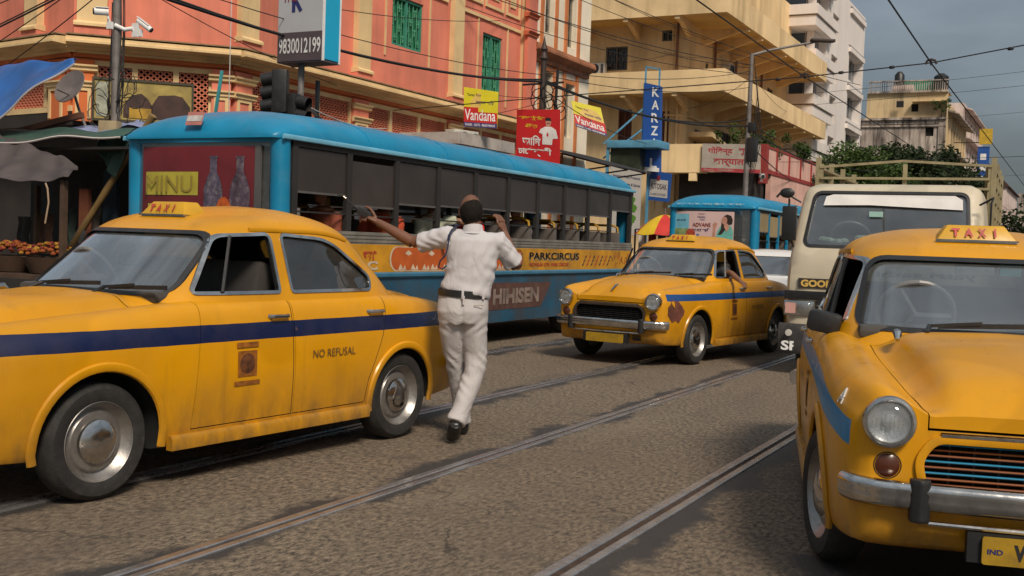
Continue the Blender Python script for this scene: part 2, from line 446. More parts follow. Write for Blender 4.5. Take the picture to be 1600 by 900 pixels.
# ------------------------------------------------------------------ the street
RAILS_X = (-6.55, -4.66, -3.35, -1.90)
def road_material():
    b = NB('road_surface')
    sp = b.n('ShaderNodeSeparateXYZ'); b.l(b.tc.outputs['Object'], sp.inputs[0]); X = sp.outputs[0]
    grain = b.rng(b.noise(38, 6, .78, (1, .5, 1)), .40, .60)
    speck = b.rng(b.noise(120, 2, .5), .55, .75)
    c = b.mix(grain, (.032, .025, .019), (.265, .200, .135))
    c = b.mix(b.math('MULTIPLY', speck, .30), c, (.46, .36, .26))
    big = b.rng(b.noise(.55, 6, .6), .42, .66, 0, .5)
    c = b.mix(big, c, (.125, .088, .060))
    spot = b.rng(b.noise(3.3, 7, .66), .56, .70, 0, .55); c = b.mix(spot, c, (.050, .042, .036))
    # oily centre of the lanes and bitumen laid along the rails, with a ragged edge
    rag = b.math('MULTIPLY', b.math('SUBTRACT', b.noise(1.1, 7, .62), .5), .75)
    fine = b.math('MULTIPLY', b.math('SUBTRACT', b.noise(9, 5, .7), .5), .10)
    tar = None
    for rx, wl, wr in ((-6.55, .15, .15), (-4.66, .06, .15), (-3.35, .16, .04), (-1.90, .0, .20)):
        d = b.math('SUBTRACT', X, rx)
        e = b.math('ADD', b.math('ADD', d, rag), fine)
        m = b.math('MULTIPLY', b.rng(e, -wl - .035, -wl + .035), b.rng(e, wr - .035, wr + .035, 1, 0))
        near = b.rng(b.math('ABSOLUTE', d), .50, .60, 1, 0)
        m = b.math('MULTIPLY', m, near)
        tar = m if tar is None else b.math('MAXIMUM', tar, m)
    right = b.rng(b.math('ADD', b.math('ADD', X, b.math('MULTIPLY', rag, 2.2)), fine), -.97, -.87)
    tar = b.math('MAXIMUM', tar, right)
    tarc = b.mix(b.rng(b.noise(90, 3, .6), .3, .7), (.022, .019, .018), (.060, .052, .047))
    c = b.mix(tar, c, tarc)
    oil = b.math('MULTIPLY', b.rng(b.noise(.9, 5, .6, (1, .22, 1)), .52, .72, 0, .55), b.rng(b.noise(.25, 2), .35, .6)); c = b.mix(oil, c, (.040, .034, .029))
    pale = b.math('MULTIPLY', b.rng(b.noise(1.4, 6, .65, (1, .3, 1)), .56, .75, 0, .45), b.rng(tar, 0, 1, 1, .2)); c = b.mix(pale, c, (.27, .215, .15))
    crk = b.n('ShaderNodeTexVoronoi', feature='DISTANCE_TO_EDGE'); crk.inputs['Scale'].default_value = .42
    mp = b.n('ShaderNodeVectorMath', operation='ADD'); b.l(b.tc.outputs['Object'], mp.inputs[0])
    nz = b.n('ShaderNodeTexNoise'); nz.inputs['Scale'].default_value = 1.7; nz.inputs['Detail'].default_value = 5; b.l(b.tc.outputs['Object'], nz.inputs['Vector']); b.l(nz.outputs['Color'], mp.inputs[1])
    b.l(mp.outputs[0], crk.inputs['Vector'])
    crack = b.math('MULTIPLY', b.rng(crk.outputs['Distance'], .0, .006, 1, 0), b.rng(b.noise(.6, 2), .45, .6))
    c = b.mix(b.math('MULTIPLY', crack, .8), c, (.020, .016, .013))
    b.setp(Base_Color=c, Roughness=b.rng(tar, 0, 1, .80, .58))
    b.bump(b.mix(.5, grain, b.noise(150, 3)), .55, .008)
    return b.m
mb = MB(); mb.grid(lambda u, v: (-40 + 70 * u, -30 + 430 * v, 0), 14, 86)
road = setting(mb.build('road', road_material()))
mb = MB(); mb.box((-600, -300, -.35), (600, 1500, -.06))
setting(mb.build('ground', M('earth', (.09, .07, .05), .9, 0, .3, .2)))

RAILTOP = M('rail_steel_worn', (.42, .41, .42), .27, .75, .25, 5, .1, 40, (.10, .06, .04), .6)
RAILRUST = M('rail_groove_rust', (.055, .030, .017), .9, 0, .5, 14, .2, 80, (.03, .02, .015), .7)
RAILSIDE = M('rail_side', (.03, .022, .018), .8)
for i, (rx, lab, gw) in enumerate(((-6.55, 'grooved tram rail running beside the blue bus under its skirt', .024),
                               (-4.66, 'grooved tram rail passing under the blurred left taxi and by the walking officer', .024),
                               (-3.35, 'grooved tram rail crossing the open road just in front of the officer', .024),
                               (-1.90, 'bright grooved tram rail nearest the parked right hand taxi', .036))):
    r0 = thing('tram_rail', lab, 'tram rail', (rx, 0, 0), 0, 'tram rails set in the road')
    hw = .038
    def strip(x0, x1, z0, z1, y0=-6, y1=260):
        m = MB(); n = 120; ys = [y0 + (y1 - y0) * (k / n) ** 1.8 for k in range(n + 1)]
        rr = random.Random(i * 9 + int(x0 * 1000))
        rings = []
        for y in ys:
            j = rr.uniform(-.002, .002)
            rings.append([(x0 + j, y, z0), (x1 + j, y, z0), (x1 + j, y, z1 - .003), (x1 - .008 + j, y, z1), (x0 + .008 + j, y, z1), (x0 + j, y, z1 - .003)])
        m.loft(rings); return m
    strip(-gw / 2 - .058, -gw / 2, -.05, .011).build('rail_head', RAILTOP, r0)
    strip(gw / 2, gw / 2 + .050, -.05, .010).build('guard_lip', RAILTOP, r0)
    strip(-gw / 2 - .001, gw / 2 + .001, -.05, .0035).build('groove_bed', RAILRUST, r0)
# pavement with kerb on the building side
mb = MB(); mb.box((-40, 11.2, -.05), (-10.6, 260, .13))
setting(mb.build('pavement', M('pavement_slabs', (.16, .14, .12), .85, 0, .3, 1.5, .2, 30, (.05, .04, .035), .6)))
mb = MB()
for k in range(90):
    y = 7.4 + k * 1.0; mb.cbox((-10.5, y + .5, .07), (.18, .985, .15))
o = mb.build('kerb', M('kerb_stone', (.26, .24, .21), .8, 0, .3, 3, .1, 40, (.06, .05, .04), .5), bevel=.012); setting(o)
mb = MB(); mb.box((-40, 7.4, -.05), (-10.61, 11.19, .12)); setting(mb.build('pavement', MATS['pavement_slabs']))

# ------------------------------------------------------------------ buildings
class Frame:
    "a wall's own axes: u along it, v outwards, z up"
    def __init__(s, p0, p1):
        s.o = Vector((p0[0], p0[1], 0)); d = Vector((p1[0] - p0[0], p1[1] - p0[1], 0)); s.L = d.length; s.d = d.normalized(); s.n = Vector((s.d.y, -s.d.x, 0))
    def __call__(s, u, v, z): return s.o + s.d * u + s.n * v + Vector((0, 0, z))
    def box(s, mb, u0, u1, v0, v1, z0, z1):
        P = [s(u, v, z) for z in (z0, z1) for u, v in ((u0, v0), (u1, v0), (u1, v1), (u0, v1))]
        mb.add(P, [(0, 3, 2, 1), (4, 5, 6, 7), (0, 1, 5, 4), (1, 2, 6, 5), (2, 3, 7, 6), (3, 0, 4, 7)]); return mb
    def sweep(s, mb, prof, u0, u1):
        "moulding profile of (v, z) run from u0 to u1"
        mb.loft([[s(u0, v, z) for v, z in prof], [s(u1, v, z) for v, z in prof]]); return mb
def wall_mesh(F, u0, u1, z0, z1, holes, depth=.22, mb=None):
    "wall face with real openings and reveals"
    mb = mb or MB()
    us = sorted({u0, u1, *[q for h in holes for q in h[:2]]}); zs = sorted({z0, z1, *[q for h in holes for q in h[2:4]]})
    # keep faces modest in size
    for i in range(len(us) - 1):
        for j in range(len(zs) - 1):
            a, b, c, d = us[i], us[i + 1], zs[j], zs[j + 1]; cu, cz = (a + b) / 2, (c + d) / 2
            if any(h[0] < cu < h[1] and h[2] < cz < h[3] for h in holes): continue
            mb.add([F(a, 0, c), F(b, 0, c), F(b, 0, d), F(a, 0, d)], [(0, 1, 2, 3)])
    for h in holes:
        a, b, c, d = h[:4]
        mb.add([F(a, 0, c), F(b, 0, c), F(b, 0, d), F(a, 0, d), F(a, -depth, c), F(b, -depth, c), F(b, -depth, d), F(a, -depth, d)],
               [(0, 4, 5, 1), (1, 5, 6, 2), (2, 6, 7, 3), (3, 7, 4, 0)])
    mb.add([F(u0, 0, z1), F(u1, 0, z1), F(u1, -3, z1), F(u0, -3, z1)], [(0, 1, 2, 3)])
    return mb
DARKROOM = M('dark_room', (.015, .014, .013), .9)
PANE = M('window_pane', (.035, .04, .045), .10, 0, .3, 2)
PANEBLUE = M('window_pane_blue', (.10, .13, .17), .08, .2, .35, .6)
def recess(F, h, parent, depth=.22, mat=None, name='window_back'):
    a, b, c, d = h[:4]; mb = MB(); F.box(mb, a - .01, b + .01, -depth - .06, -depth - .002, c - .01, d + .01)
    return mb.build(name, mat or DARKROOM, parent)
def grille_window(F, h, parent, frame_mat, bar_mat, pane_mat=None, v=-.06, depth=.22, name='window', n=5, fancy=True, shut=False):
    "frame, panes (or shutter boards) and a wrought grille"
    a, b, c, d = h[:4]; t = .06
    mb = MB()
    F.box(mb, a, a + t, v - .05, v + .02, c, d); F.box(mb, b - t, b, v - .05, v + .02, c, d); F.box(mb, a + t, b - t, v - .05, v + .019, d - t, d); F.box(mb, a + t, b - t, v - .05, v + .019, c, c + t)
    F.box(mb, (a + b) / 2 - .03, (a + b) / 2 + .03, v - .05, v + .017, c + t, d - t)
    w = mb.build(name, frame_mat, parent)
    mb = MB(); F.box(mb, a + .02, b - .02, v - .12, v - .08, c + .02, d - .02); mb.build('pane', pane_mat or PANE, w)
    mb = MB()
    for k in range(1, 2 * n):
        u = a + (b - a) * k / (2 * n)
        if k == n: continue
        F.box(mb, u - .009, u + .009, v - .03, v - .012, c + t, d - t)
    m = max(2, int((d - c) / .22))
    for k in range(1, m):
        z = c + (d - c) * k / m
        for q in range(2 * n):
            if (q + k) % 2 == 0 and fancy:
                u0, u1 = a + (b - a) * q / (2 * n), a + (b - a) * (q + 1) / (2 * n)
                F.box(mb, u0, u1, v - .034, v - .008, z - .035 + .05 * (q % 3 == 0), z - .012 + .05 * (q % 3 == 0))
                F.box(mb, (u0 + u1) / 2 - .01, (u0 + u1) / 2 + .01, v - .036, v - .01, z - .1, z + .06)
    mb.build('grille', bar_mat, w)
    return w

PINK = M('pink_plaster', (.74, .225, .145), .85, 0, .20, .7, .10, 9, (.24, .09, .06), .75, True, dlo=.44, dhi=.70)
ORANGE = M('orange_plaster', (.60, .155, .045), .85, 0, .2, 1.0, .06, 25, (.20, .06, .03), .5, True)
CREAM = M('cream_trim', (.74, .53, .27), .8, 0, .15, 1.5, .05, 25, (.28, .18, .09), .55, True)
SOOTY = M('sooty_ledge_top', (.30, .20, .11), .9, 0, .4, 2.5, .1, 30, (.05, .04, .03), .8)
GREENWOOD = M('green_shutter', (.018, .17, .075), .5, 0, .25, 5, 0, 1, (.01, .05, .03), .5)
GREENFRAME = M('green_frame', (.045, .24, .16), .5, 0, .25, 5)
pink = thing('corner_building', 'pink corner building with cream pilasters, lattice mezzanine and green shuttered windows', 'building', (0, 0, 0))
FA = Frame((-14, 15.82), (-14, 27.9)); FB = Frame((-15.9, 13.91), (-14, 15.82)); FC = Frame((-24, 15.2), (-15.9, 13.91))
Y0 = 15.82
winA = [(21.05 - Y0, 22.35 - Y0, 5.74, 6.86), (25.27 - Y0, 26.33 - Y0, 5.08, 6.78)]
wall_mesh(FA, 0, FA.L, 4.66, 10.5, winA).build('wall', PINK, pink)
wall_mesh(FB, 0, FB.L, 4.66, 10.5, []).build('wall', PINK, pink)
wall_mesh(FC, 0, FC.L, 4.66, 10.5, []).build('wall', PINK, pink)
for h in winA:
    w = grille_window(FA, h, pink, GREENFRAME, M('green_grille', (.09, .33, .19), .5), GREENWOOD, name='shuttered_window', n=4)
    for du in (-.30, h[1] - h[0] + .26):
        mb = MB(); FA.box(mb, h[0] + du, h[0] + du + .045, 0, .03, 5.0 if h[2] < 5.5 else 5.45, 7.12); mb.build('window_moulding', CREAM, pink)
# string course and raised panels near the top
mb = MB(); FA.box(mb, 5.0, 7.6, 0, .05, 7.14, 7.22); FA.box(mb, 8.3, 11.55, 0, .05, 7.10, 7.18); mb.build('string_course', CREAM, pink)
for u0, u1 in ((8.45, 9.35), (9.5, 10.5), (10.65, 11.45)):
    mb = MB()
    for a, b, c, d in ((u0, u1, 7.45, 7.52), (u0, u1, 8.3, 8.37), (u0, u0 + .06, 7.52, 8.3), (u1 - .06, u1, 7.52, 8.3)): FA.box(mb, a, b, 0, .045, c, d)
    FA.box(mb, u0 + .25, u1 - .25, 0, .03, 7.7, 8.12); mb.build('panel_moulding', CREAM, pink)
# cornice between the storeys
CORN = [(0, 4.44), (.08, 4.44), (.08, 4.48), (.20, 4.50), (.20, 4.545), (.48, 4.56), (.48, 4.60), (.44, 4.612), (.44, 4.665), (0, 4.70)]
def cornice(F, u0, u1):
    mb = MB(); F.sweep(mb, CORN, u0, u1); c = mb.build('cornice', CREAM, pink, bevel=0)
    mb = MB(); F.box(mb, u0, u1, -.02, .425, 4.70, 4.722); mb.build('ledge_top', SOOTY, pink)
cornice(FA, -.15, FA.L); cornice(FB, -.10, FB.L + .14); cornice(FC, 0, FC.L + .12)
def pilaster(F, u, w=.47, z0=4.72, z1=10.4, v=.14, m=None):
    mb = MB(); F.box(mb, u - w / 2, u + w / 2, 0, v, 4.98, z1); F.sweep(mb, [(0, 4.88), (v + .07, 4.90), (v + .07, 4.945), (v + .02, 4.985), (0, 4.985)], u - w / 2 - .05, u + w / 2 + .05)
    p = mb.build('pilaster', CREAM, pink)
    mb = MB(); F.box(mb, u - w / 2 - .04, u + w / 2 + .04, 0, v + .03, z0 + .002, 4.895); mb.build('pilaster_plinth', PINK, pink)
pilaster(FA, .35); pilaster(FA, 4.0); pilaster(FA, 8.0); pilaster(FA, 11.8, .4)
pilaster(FB, .30, .5)
pilaster(FC, 7.05, .42); pilaster(FC, 5.0, .42)
# frieze, lattice mezzanine
def lattice(F, u0, u1, z0, z1, v=-.02, cu=.056, cz=.048):
    "pierced screen: wavy crossing ribs leave lens shaped holes"
    mb = MB(); nu = max(3, round((u1 - u0) / cu)); nz = max(3, round((z1 - z0) / cz)); du, dz = (u1 - u0) / nu, (z1 - z0) / nz
    for j in range(nz):
        for i in range(nu):
            cu0, cz0 = u0 + (i + .5) * du, z0 + (j + .5) * dz
            if (i + j) % 2 == 0: seq = ((-.5, -.5), (.5, .5))
            else: seq = ((-.5, .5), (.5, -.5))
            pts = [F(cu0 + a * du, v, cz0 + b * dz) for a, b in seq]
            for p, q in zip(pts[:-1], pts[1:]): mb.bar(p, q, .024, .030, up=F.n)
    return mb.build('lattice_screen', PINKLAT, pink)
PINKLAT = M('pink_lattice', (.66, .21, .12), .85, 0, .2, 2.0, 0, 1, (.16, .05, .03), .4)
def mezzanine(F, bays, posts, u0, u1, z0=3.52, z1=4.24):
    mb = MB(); F.box(mb, u0, u1, -.25, .0, 4.33, 4.46); F.box(mb, u0, u1, .0, .05, 4.37, 4.459); mb.build('frieze', ORANGE, pink)
    mb = MB(); F.box(mb, u0, u1, -.10, .03, z1, 4.33); F.box(mb, u0, u1, -.10, .03, z0 - .10, z0); mb.build('lattice_rail', CREAM, pink)
    for a, b in bays: lattice(F, a, b, z0, z1)
    for a, w in posts:
        mb = MB(); F.box(mb, a - w / 2, a + w / 2, -.10, .035, z0, z1); mb.build('lattice_post', CREAM, pink)
    mb = MB(); F.box(mb, u0, u1, -.9, -.7, z0 - .1, 4.46); mb.build('mezzanine_back', DARKROOM, pink)
bA = [(.55, 1.24), (1.34, 2.52), (2.62, 3.66), (4.36, 5.2), (5.3, 6.4), (6.5, 7.66), (8.36, 9.4), (9.5, 10.5), (10.6, 11.6)]
mezzanine(FA, bA, [(.50, .1), (1.29, .1), (2.57, .1), (3.70, .08), (4.32, .08), (5.25, .1), (6.45, .1), (7.70, .08), (8.32, .08), (9.45, .1), (10.55, .1), (11.64, .08)], 0, FA.L)
mezzanine(FB, [(.42, .98), (1.08, 1.68), (1.78, 2.30)], [(.38, .08), (1.03, .1), (1.73, .1), (2.34, .08)], 0, FB.L)
mezzanine(FC, [(5.2, 6.2), (6.3, 7.3)], [(6.25, .1), (7.4, .1)], 0, FC.L)
def stub(F, u, w=.5, face=ORANGE):
    "short panelled pier of the mezzanine"
    mb = MB(); F.box(mb, u - w / 2, u + w / 2, -.1, .10, 3.25, 4.33); mb.build('pier', face, pink)
    mb = MB()
    for z in (4.20, 3.92): F.sweep(mb, [(.1, z - .09), (.15, z - .07), (.15, z - .02), (.19, z), (.19, z + .03), (.1, z + .03)], u - w / 2 - .06, u + w / 2 + .06)
    for a, b, c, d in ((u - w / 2 + .04, u + w / 2 - .04, 3.78, 3.84), (u - w / 2 + .04, u - w / 2 + .10, 3.3, 3.78), (u + w / 2 - .10, u + w / 2 - .04, 3.3, 3.78)): F.box(mb, a, b, .1, .125, c, d)
    mb.build('pier_moulding', CREAM, pink)
stub(FA, .25, .46, PINK); stub(FA, 4.0, .55, PINK); stub(FA, 8.0, .55, PINK); stub(FA, 11.85, .4, PINK); stub(FB, .18, .34); stub(FB, 2.52, .34, PINK); stub(FC, 7.85, .5)
# dark shopfronts below the mezzanine
SHOP = M('dark_shopfront', (.030, .022, .018), .8, 0, .4, 1.2)
for F in (FA, FB, FC):
    mb = MB(); F.box(mb, 0, F.L, -.9, -.6, 0, 3.42); mb.build('shopfront_back', SHOP, pink)
    mb = MB(); F.box(mb, 0, F.L, -.6, .02, 3.18, 3.42); mb.build('shop_lintel', ORANGE if F is FA else SHOP, pink)
for u in (1.5, 3.0, 5.3, 6.8, 9.2, 10.7):
    mb = MB()
    for k in range(22): FA.box(mb, u - .55, u + .55, -.56 - .02 * (k % 2), -.52 - .02 * (k % 2), .2 + k * .13, .325 + k * .13)
    mb.build('rolling_shutter', M('shutter_steel', (.10, .11, .12), .5, .4, .3, 3), pink)
# worn shop signboard on the cut corner
b_sign = thing('shop_signboard', 'faded yellow and brown shop signboard under the corner lattice', 'signboard', (0, 0, 0))
mb = MB(); FB.box(mb, .35, 2.02, .20, .26, 3.30, 3.98); mb.build('board', M('faded_yellow_board', (.36, .27, .075), .7, 0, .5, 2.2, 0, 1, (.055, .025, .015), .9), b_sign)
mb = MB()
for a, b, c, d in ((.33, 2.04, 3.975, 4.02), (.33, 2.04, 3.26, 3.305), (2.0, 2.04, 3.305, 3.975), (.33, .37, 3.305, 3.975)): FB.box(mb, a, b, .19, .28, c, d)
mb.build('frame', M('dark_frame', (.05, .04, .02), .6), b_sign)
mb = MB(); rb = random.Random(3)
for u0, u1, zt in ((.85, 1.35, 3.80), (1.30, 1.98, 3.84)):
    P = [FB(u0, .265, 3.34), FB(u1, .265, 3.34), FB(u1, .265, zt - .25)] + [FB(u1 - (u1 - u0) * k / 5, .265, zt - abs(k - 2.4) * .06 + rb.uniform(-.03, .03)) for k in range(1, 5)] + [FB(u0, .265, zt - .3)]
    mb.add(P, [tuple(range(len(P)))])
mb.build('printed_picture', M('brown_print', (.050, .020, .015), .6, 0, .5, 5), b_sign, fix=False)
mb = MB(); FB.box(mb, .95, 1.32, .268, .272, 3.34, 3.52); mb.build('printed_patch', M('ochre_print', (.42, .24, .02), .6, 0, .4, 4), b_sign)
mb = MB(); FB.box(mb, .40, .60, .262, .268, 3.34, 3.94); mb.build('printed_patch', M('pale_print', (.33, .34, .26), .6, 0, .5, 5, 0, 1, (.06, .05, .04), .7), b_sign)

# ----- cream building with orange bands
WHITEWALL = M('white_limewash', (.80, .71, .56), .85, 0, .15, .8, .05, 25, (.35, .25, .14), .5, True)
ORBAND = M('orange_band', (.56, .19, .065), .85, 0, .2, 1.2, 0, 1, (.25, .08, .03), .4, True)
cream = thing('cream_building', 'narrow cream building with orange vertical bands and cornice beside the pink building', 'building')
FD = Frame((-14, 27.95), (-14, 32.2))
wD = [(.95, 1.55, 7.45, 9.1), (2.55, 3.12, 7.3, 9.0), (.95, 1.55, 4.9, 6.35), (2.45, 3.05, 4.6, 6.2), (.95, 1.55, 9.7, 11), (2.55, 3.12, 9.7, 11)]
wall_mesh(FD, 0, FD.L, 0, 12, wD, .28).build('wall', WHITEWALL, cream)
FDe = Frame((-14, 32.2), (-20, 32.2)); 
mb = MB(); mb.box((-20, 27.9, 0), (-14.3, 32.19, 12)); mb.build('wall', WHITEWALL, cream)
for h in wD: grille_window(FD, h, cream, M('grey_frame', (.32, .28, .22), .6), M('dark_grille', (.12, .10, .08), .6), name='barred_window', n=3, v=-.16, depth=.28)
for u in (.72, 1.68, 2.36, 3.30): 
    mb = MB(); FD.box(mb, u - .08, u + .08, 0, .05, 0, 6.52); mb.build('orange_band', ORBAND, cream)
    mb = MB(); FD.box(mb, u - .08, u + .08, 0, .05, 6.98, 11.9); mb.build('orange_band', ORBAND, cream)
for h in wD: 
    mb = MB(); FD.box(mb, h[0] - .1, h[1] + .1, 0, .045, h[3], h[3] + .13); mb.build('orange_lintel', ORBAND, cream)
mb = MB(); FD.sweep(mb, [(0, 6.52), (.12, 6.54), (.12, 6.66), (.34, 6.80), (.34, 6.86), (.30, 6.97), (0, 6.98)], -.1, FD.L - .25); mb.build('cornice', M('brown_cornice', (.34, .13, .06), .85, 0, .3, 2, 0, 1, (.06, .03, .02), .7), cream)
mb = MB(); FA.box(mb, 11.55, 12.08, .14, .26, 4.6, 10.4); mb.build('corner_pilaster', PINK, pink)
for z in (7.05, 7.55, 8.3):
    mb = MB(); FA.sweep(mb, [(.14, z), (.30, z + .02), (.30, z + .07), (.36, z + .12), (.14, z + .12)], 11.45, 12.1); mb.build('capital_moulding', M('red_trim', (.50, .12, .05), .8), pink)

# ----- yellow building with deep balconies
YELWALL = M('yellow_plaster', (.84, .61, .33), .85, 0, .2, .5, .08, 9, (.26, .17, .07), .75, True, dlo=.44, dhi=.70)
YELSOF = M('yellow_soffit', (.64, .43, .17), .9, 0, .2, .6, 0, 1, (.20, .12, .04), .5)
yb = thing('balcony_building', 'ochre yellow building with long jutting balcony slabs and barred windows', 'building')
FE = Frame((-24, 43), (-14.4, 43)); FG = Frame((-14.4, 43), (-14.4, 60))
wE = [(24 - 17.97, 24 - 17.0, 8.62, 9.6), (24 - 15.54, 24 - 15.03, 9.72, 10.16), (24 - 17.3, 24 - 16.7, 5.5, 7.0), (24 - 15.6, 24 - 15.1, 5.4, 6.9)]
wG = [(2.3, 2.7, 8.6, 9.2), (5.2, 6.1, 8.6, 9.4), (9.5, 10.5, 8.7, 9.5), (12.5, 13.6, 8.7, 9.6), (1.2, 2.6, 5.6, 6.3), (5.0, 6.5, 5.4, 6.6), (9, 10.5, 5.4, 6.6), (12.5, 14, 5.4, 6.6), (5, 6.5, 11.6, 12.8), (10, 11.5, 11.6, 12.8)]
wall_mesh(FE, 0, FE.L, 0, 14.5, wE, .25).build('wall', YELWALL, yb)
wall_mesh(FG, 0, FG.L, 0, 14.5, wG, .25).build('wall', YELWALL, yb)
DG = M('dark_grille', (.12, .10, .08), .6); BROWNFR = M('brown_frame', (.16, .05, .025), .6)
for k, h in enumerate(wE): grille_window(FE, h, yb, BROWNFR if k > 1 else DG, DG if k < 2 else BROWNFR, BROWNFR if k > 1 else None, name='barred_window', n=4 if k == 0 else 2, v=-.03, depth=.25, fancy=k == 0)
for h in wG: grille_window(FG, h, yb, DG, DG, name='barred_window', n=3, v=-.05, depth=.25, fancy=False)
def slab(z0, z1, uE0, vE, vG, uG1, lip=.75, name='balcony'):
    "balcony or eave round the corner: soffit, brackets under it, parapet band"
    x1 = -14.4 + vG; y0 = 43 - vE
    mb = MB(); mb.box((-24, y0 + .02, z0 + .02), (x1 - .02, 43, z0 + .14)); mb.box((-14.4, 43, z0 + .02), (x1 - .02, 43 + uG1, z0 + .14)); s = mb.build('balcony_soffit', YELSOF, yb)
    mb = MB(); mb.box((-24, y0, z0), (x1, y0 + .12, z1)); mb.box((x1 - .12, y0 + .12, z0), (x1, 43 + uG1, z1)); mb.box((-14.4, 43 + uG1 - .12, z0), (x1 - .12, 43 + uG1, z1))
    p = mb.build('balcony_parapet', YELWALL, yb)
    for k in range(5):
        u = -23 + k * 2.15
        mb = MB(); mb.prism([(43, z0 - .55), (43, z0 + .02), (y0 + .06, z0 + .02), (y0 + .06, z0 - .12), (y0 + .5, z0 - .14)], u - .10, u + .10, 'yz'); mb.build('bracket', YELWALL, yb)
    for k in range(1, 8):
        y = 43 + uG1 * k / 8.0 - .3
        mb = MB(); m2 = [(-14.4, z0 - .62), (-14.4, z0 + .02), (x1 - .06, z0 + .02), (x1 - .06, z0 - .12), (x1 - .6, z0 - .16)]
        mb.prism(m2, y - .10, y + .10, 'xz'); mb.build('bracket', YELWALL, yb)
slab(10.40, 11.35, 0, 1.6, 2.0, 16.8); slab(7.42, 8.28, 0, 1.6, 2.0, 17.2)
mb = MB(); mb.box((-15.3, 41.4, 4.32), (-13.1, 43, 4.42)); mb.box((-15.3, 41.4, 4.42), (-13.1, 41.52, 5.42)); mb.box((-13.22, 41.52, 4.42), (-13.1, 43, 5.42)); mb.build('lower_balcony', YELWALL, yb)
for x in (-14.9, -13.5):
    mb = MB(); mb.cbox((x, 41.5, 4.15), (.3, .2, .3)); mb.build('balcony_corbel', YELWALL, yb)
for x, z0, z1, r, m in ((-14.85, 8.3, 10.4, .055, M('rust_pipe', (.22, .09, .04), .6)), (-15.05, 8.3, 10.4, .03, YELWALL), (-15.2, 3.0, 7.3, .05, YELWALL), (-14.75, 3.0, 7.2, .05, YELWALL), (-15.6, 3.0, 7.2, .04, YELWALL)):
    mb = MB(); mb.tube([(x, 42.92, z0), (x, 42.92, z1)], r, 8); mb.build('drain_pipe', m, yb, smooth=True)
mb = MB()
for y in (46.3, 49.5, 54): mb.tube([(-14.3, y, 8.3), (-14.3, y, 10.4)], .06, 8)
mb.build('drain_pipe', MATS['rust_pipe'], yb, smooth=True)
mb = MB(); mb.tube([(-15.3, 42.93, 6.75), (-14.7, 42.93, 6.72), (-14.3, 43.2, 6.7), (-14.32, 48, 6.6)], .05, 7); mb.build('drain_pipe', YELWALL, yb, smooth=True)
mb = MB(); mb.prism([(43.4, 5.9), (46.5, 5.5), (46.5, 5.65), (43.4, 6.1)], -14.4, -13.4, 'yz'); mb.build('window_hood', YELWALL, yb)
AC = M('ac_casing', (.55, .53, .48), .55, 0, .15, 4, 0, 1, (.12, .1, .08), .5)
def air_conditioner(label, c, d, n, size=(.85, .6, .32), group='air conditioner units'):
    t = thing('air_conditioner', label, 'air conditioner', c, math.atan2(n[1], n[0]), group)
    w, h, dep = size
    MB().box((-dep, -w / 2, 0), (0, w / 2, h)).build('casing', AC, t, bevel=.02)
    mb = MB(); mb.lathe([(.0, .004), (h * .40, .004), (h * .40, .03), (h * .43, .03), (h * .43, 0)], (0, -w * .12, h / 2), 'x', 20); mb.build('fan_guard', BLACK, t)
    mb = MB()
    for k in range(9): mb.cbox((.012, w * .36, h * (.12 + k * .095)), (.02, w * .16, .018))
    mb.build('vent_slat', BLACK, t)
    mb = MB(); mb.bar((-dep, -w * .35, -.04), (.02, -w * .35, -.04), .04); mb.bar((-dep, w * .35, -.04), (.02, w * .35, -.04), .04); mb.build('bracket', BLACK, t)
air_conditioner('white air conditioner unit by the barred window of the yellow building', (-18.2, 42.6, 8.45), None, (0, -1), (.7, .45, .3))
air_conditioner('grey air conditioner box high under the yellow eave', (-14.0, 47.9, 8.9), None, (1, 0), (.8, .6, .4))
air_conditioner('cream air conditioner with round fan above the bus roof', (-13.35, 23.45, 3.45), None, (1, -.25))
mb = MB()
rf = random.Random(5)

# ----- white office tower
TOWERWALL = M('white_render', (.78, .71, .66), .7, 0, .10, .4, .03, 20, (.40, .34, .30), .45, True)
tw = thing('office_tower', 'white modern office block with stepped balconies and dark glazing', 'building')
FH = Frame((-30, 61), (-13.4, 61)); FI = Frame((-13.4, 61), (-13.4, 76.0))
zp = [13.35 - 2.35 * k for k in range(-1, 5)]          # undersides of the balcony parapets
wI = [(10.0, 14.3, z - 1.15, z + .45) for z in zp[1:]] + [(4.7, 6.5, z - 1.95, z - .45) for z in zp[:-1]] + [(.25, 3.3, z - 1.2, z - .02) for z in zp]
wI = [h for h in wI if h[3] < 16.6 and h[2] > 1.2]
wH = [(9.0, 16.2, z - 1.2, z - .02) for z in zp if z < 16]
TOPZ = 16.9
wall_mesh(FH, 0, FH.L, 0, TOPZ, wH, .5).build('wall', TOWERWALL, tw)
wall_mesh(FI, 0, FI.L, 0, TOPZ, wI, .55).build('wall', TOWERWALL, tw)
mb = MB(); mb.box((-29.9, 61.6, 0), (-14.1, 75.9, TOPZ - .1)); mb.build('wall', TOWERWALL, tw)
ALU = M('grey_alu', (.30, .29, .28), .5)
def glazing(F, h, parent, n, depth, name='window'):
    a, b, c, d = h
    mb = MB(); F.box(mb, a, b, -depth - .02, -depth + .03, c, d); w = mb.build(name, PANEBLUE, parent)
    for k in range(1, n):
        u = a + (b - a) * k / n; mb = MB(); F.box(mb, u - .04, u + .04, -depth + .03, -depth + .12, c, d); mb.build('mullion', ALU, w)
for h in wI: glazing(FI, h, tw, 4 if h[1] - h[0] > 2 else 2, .5)
for h in wH: glazing(FH, h, tw, 5, .45)
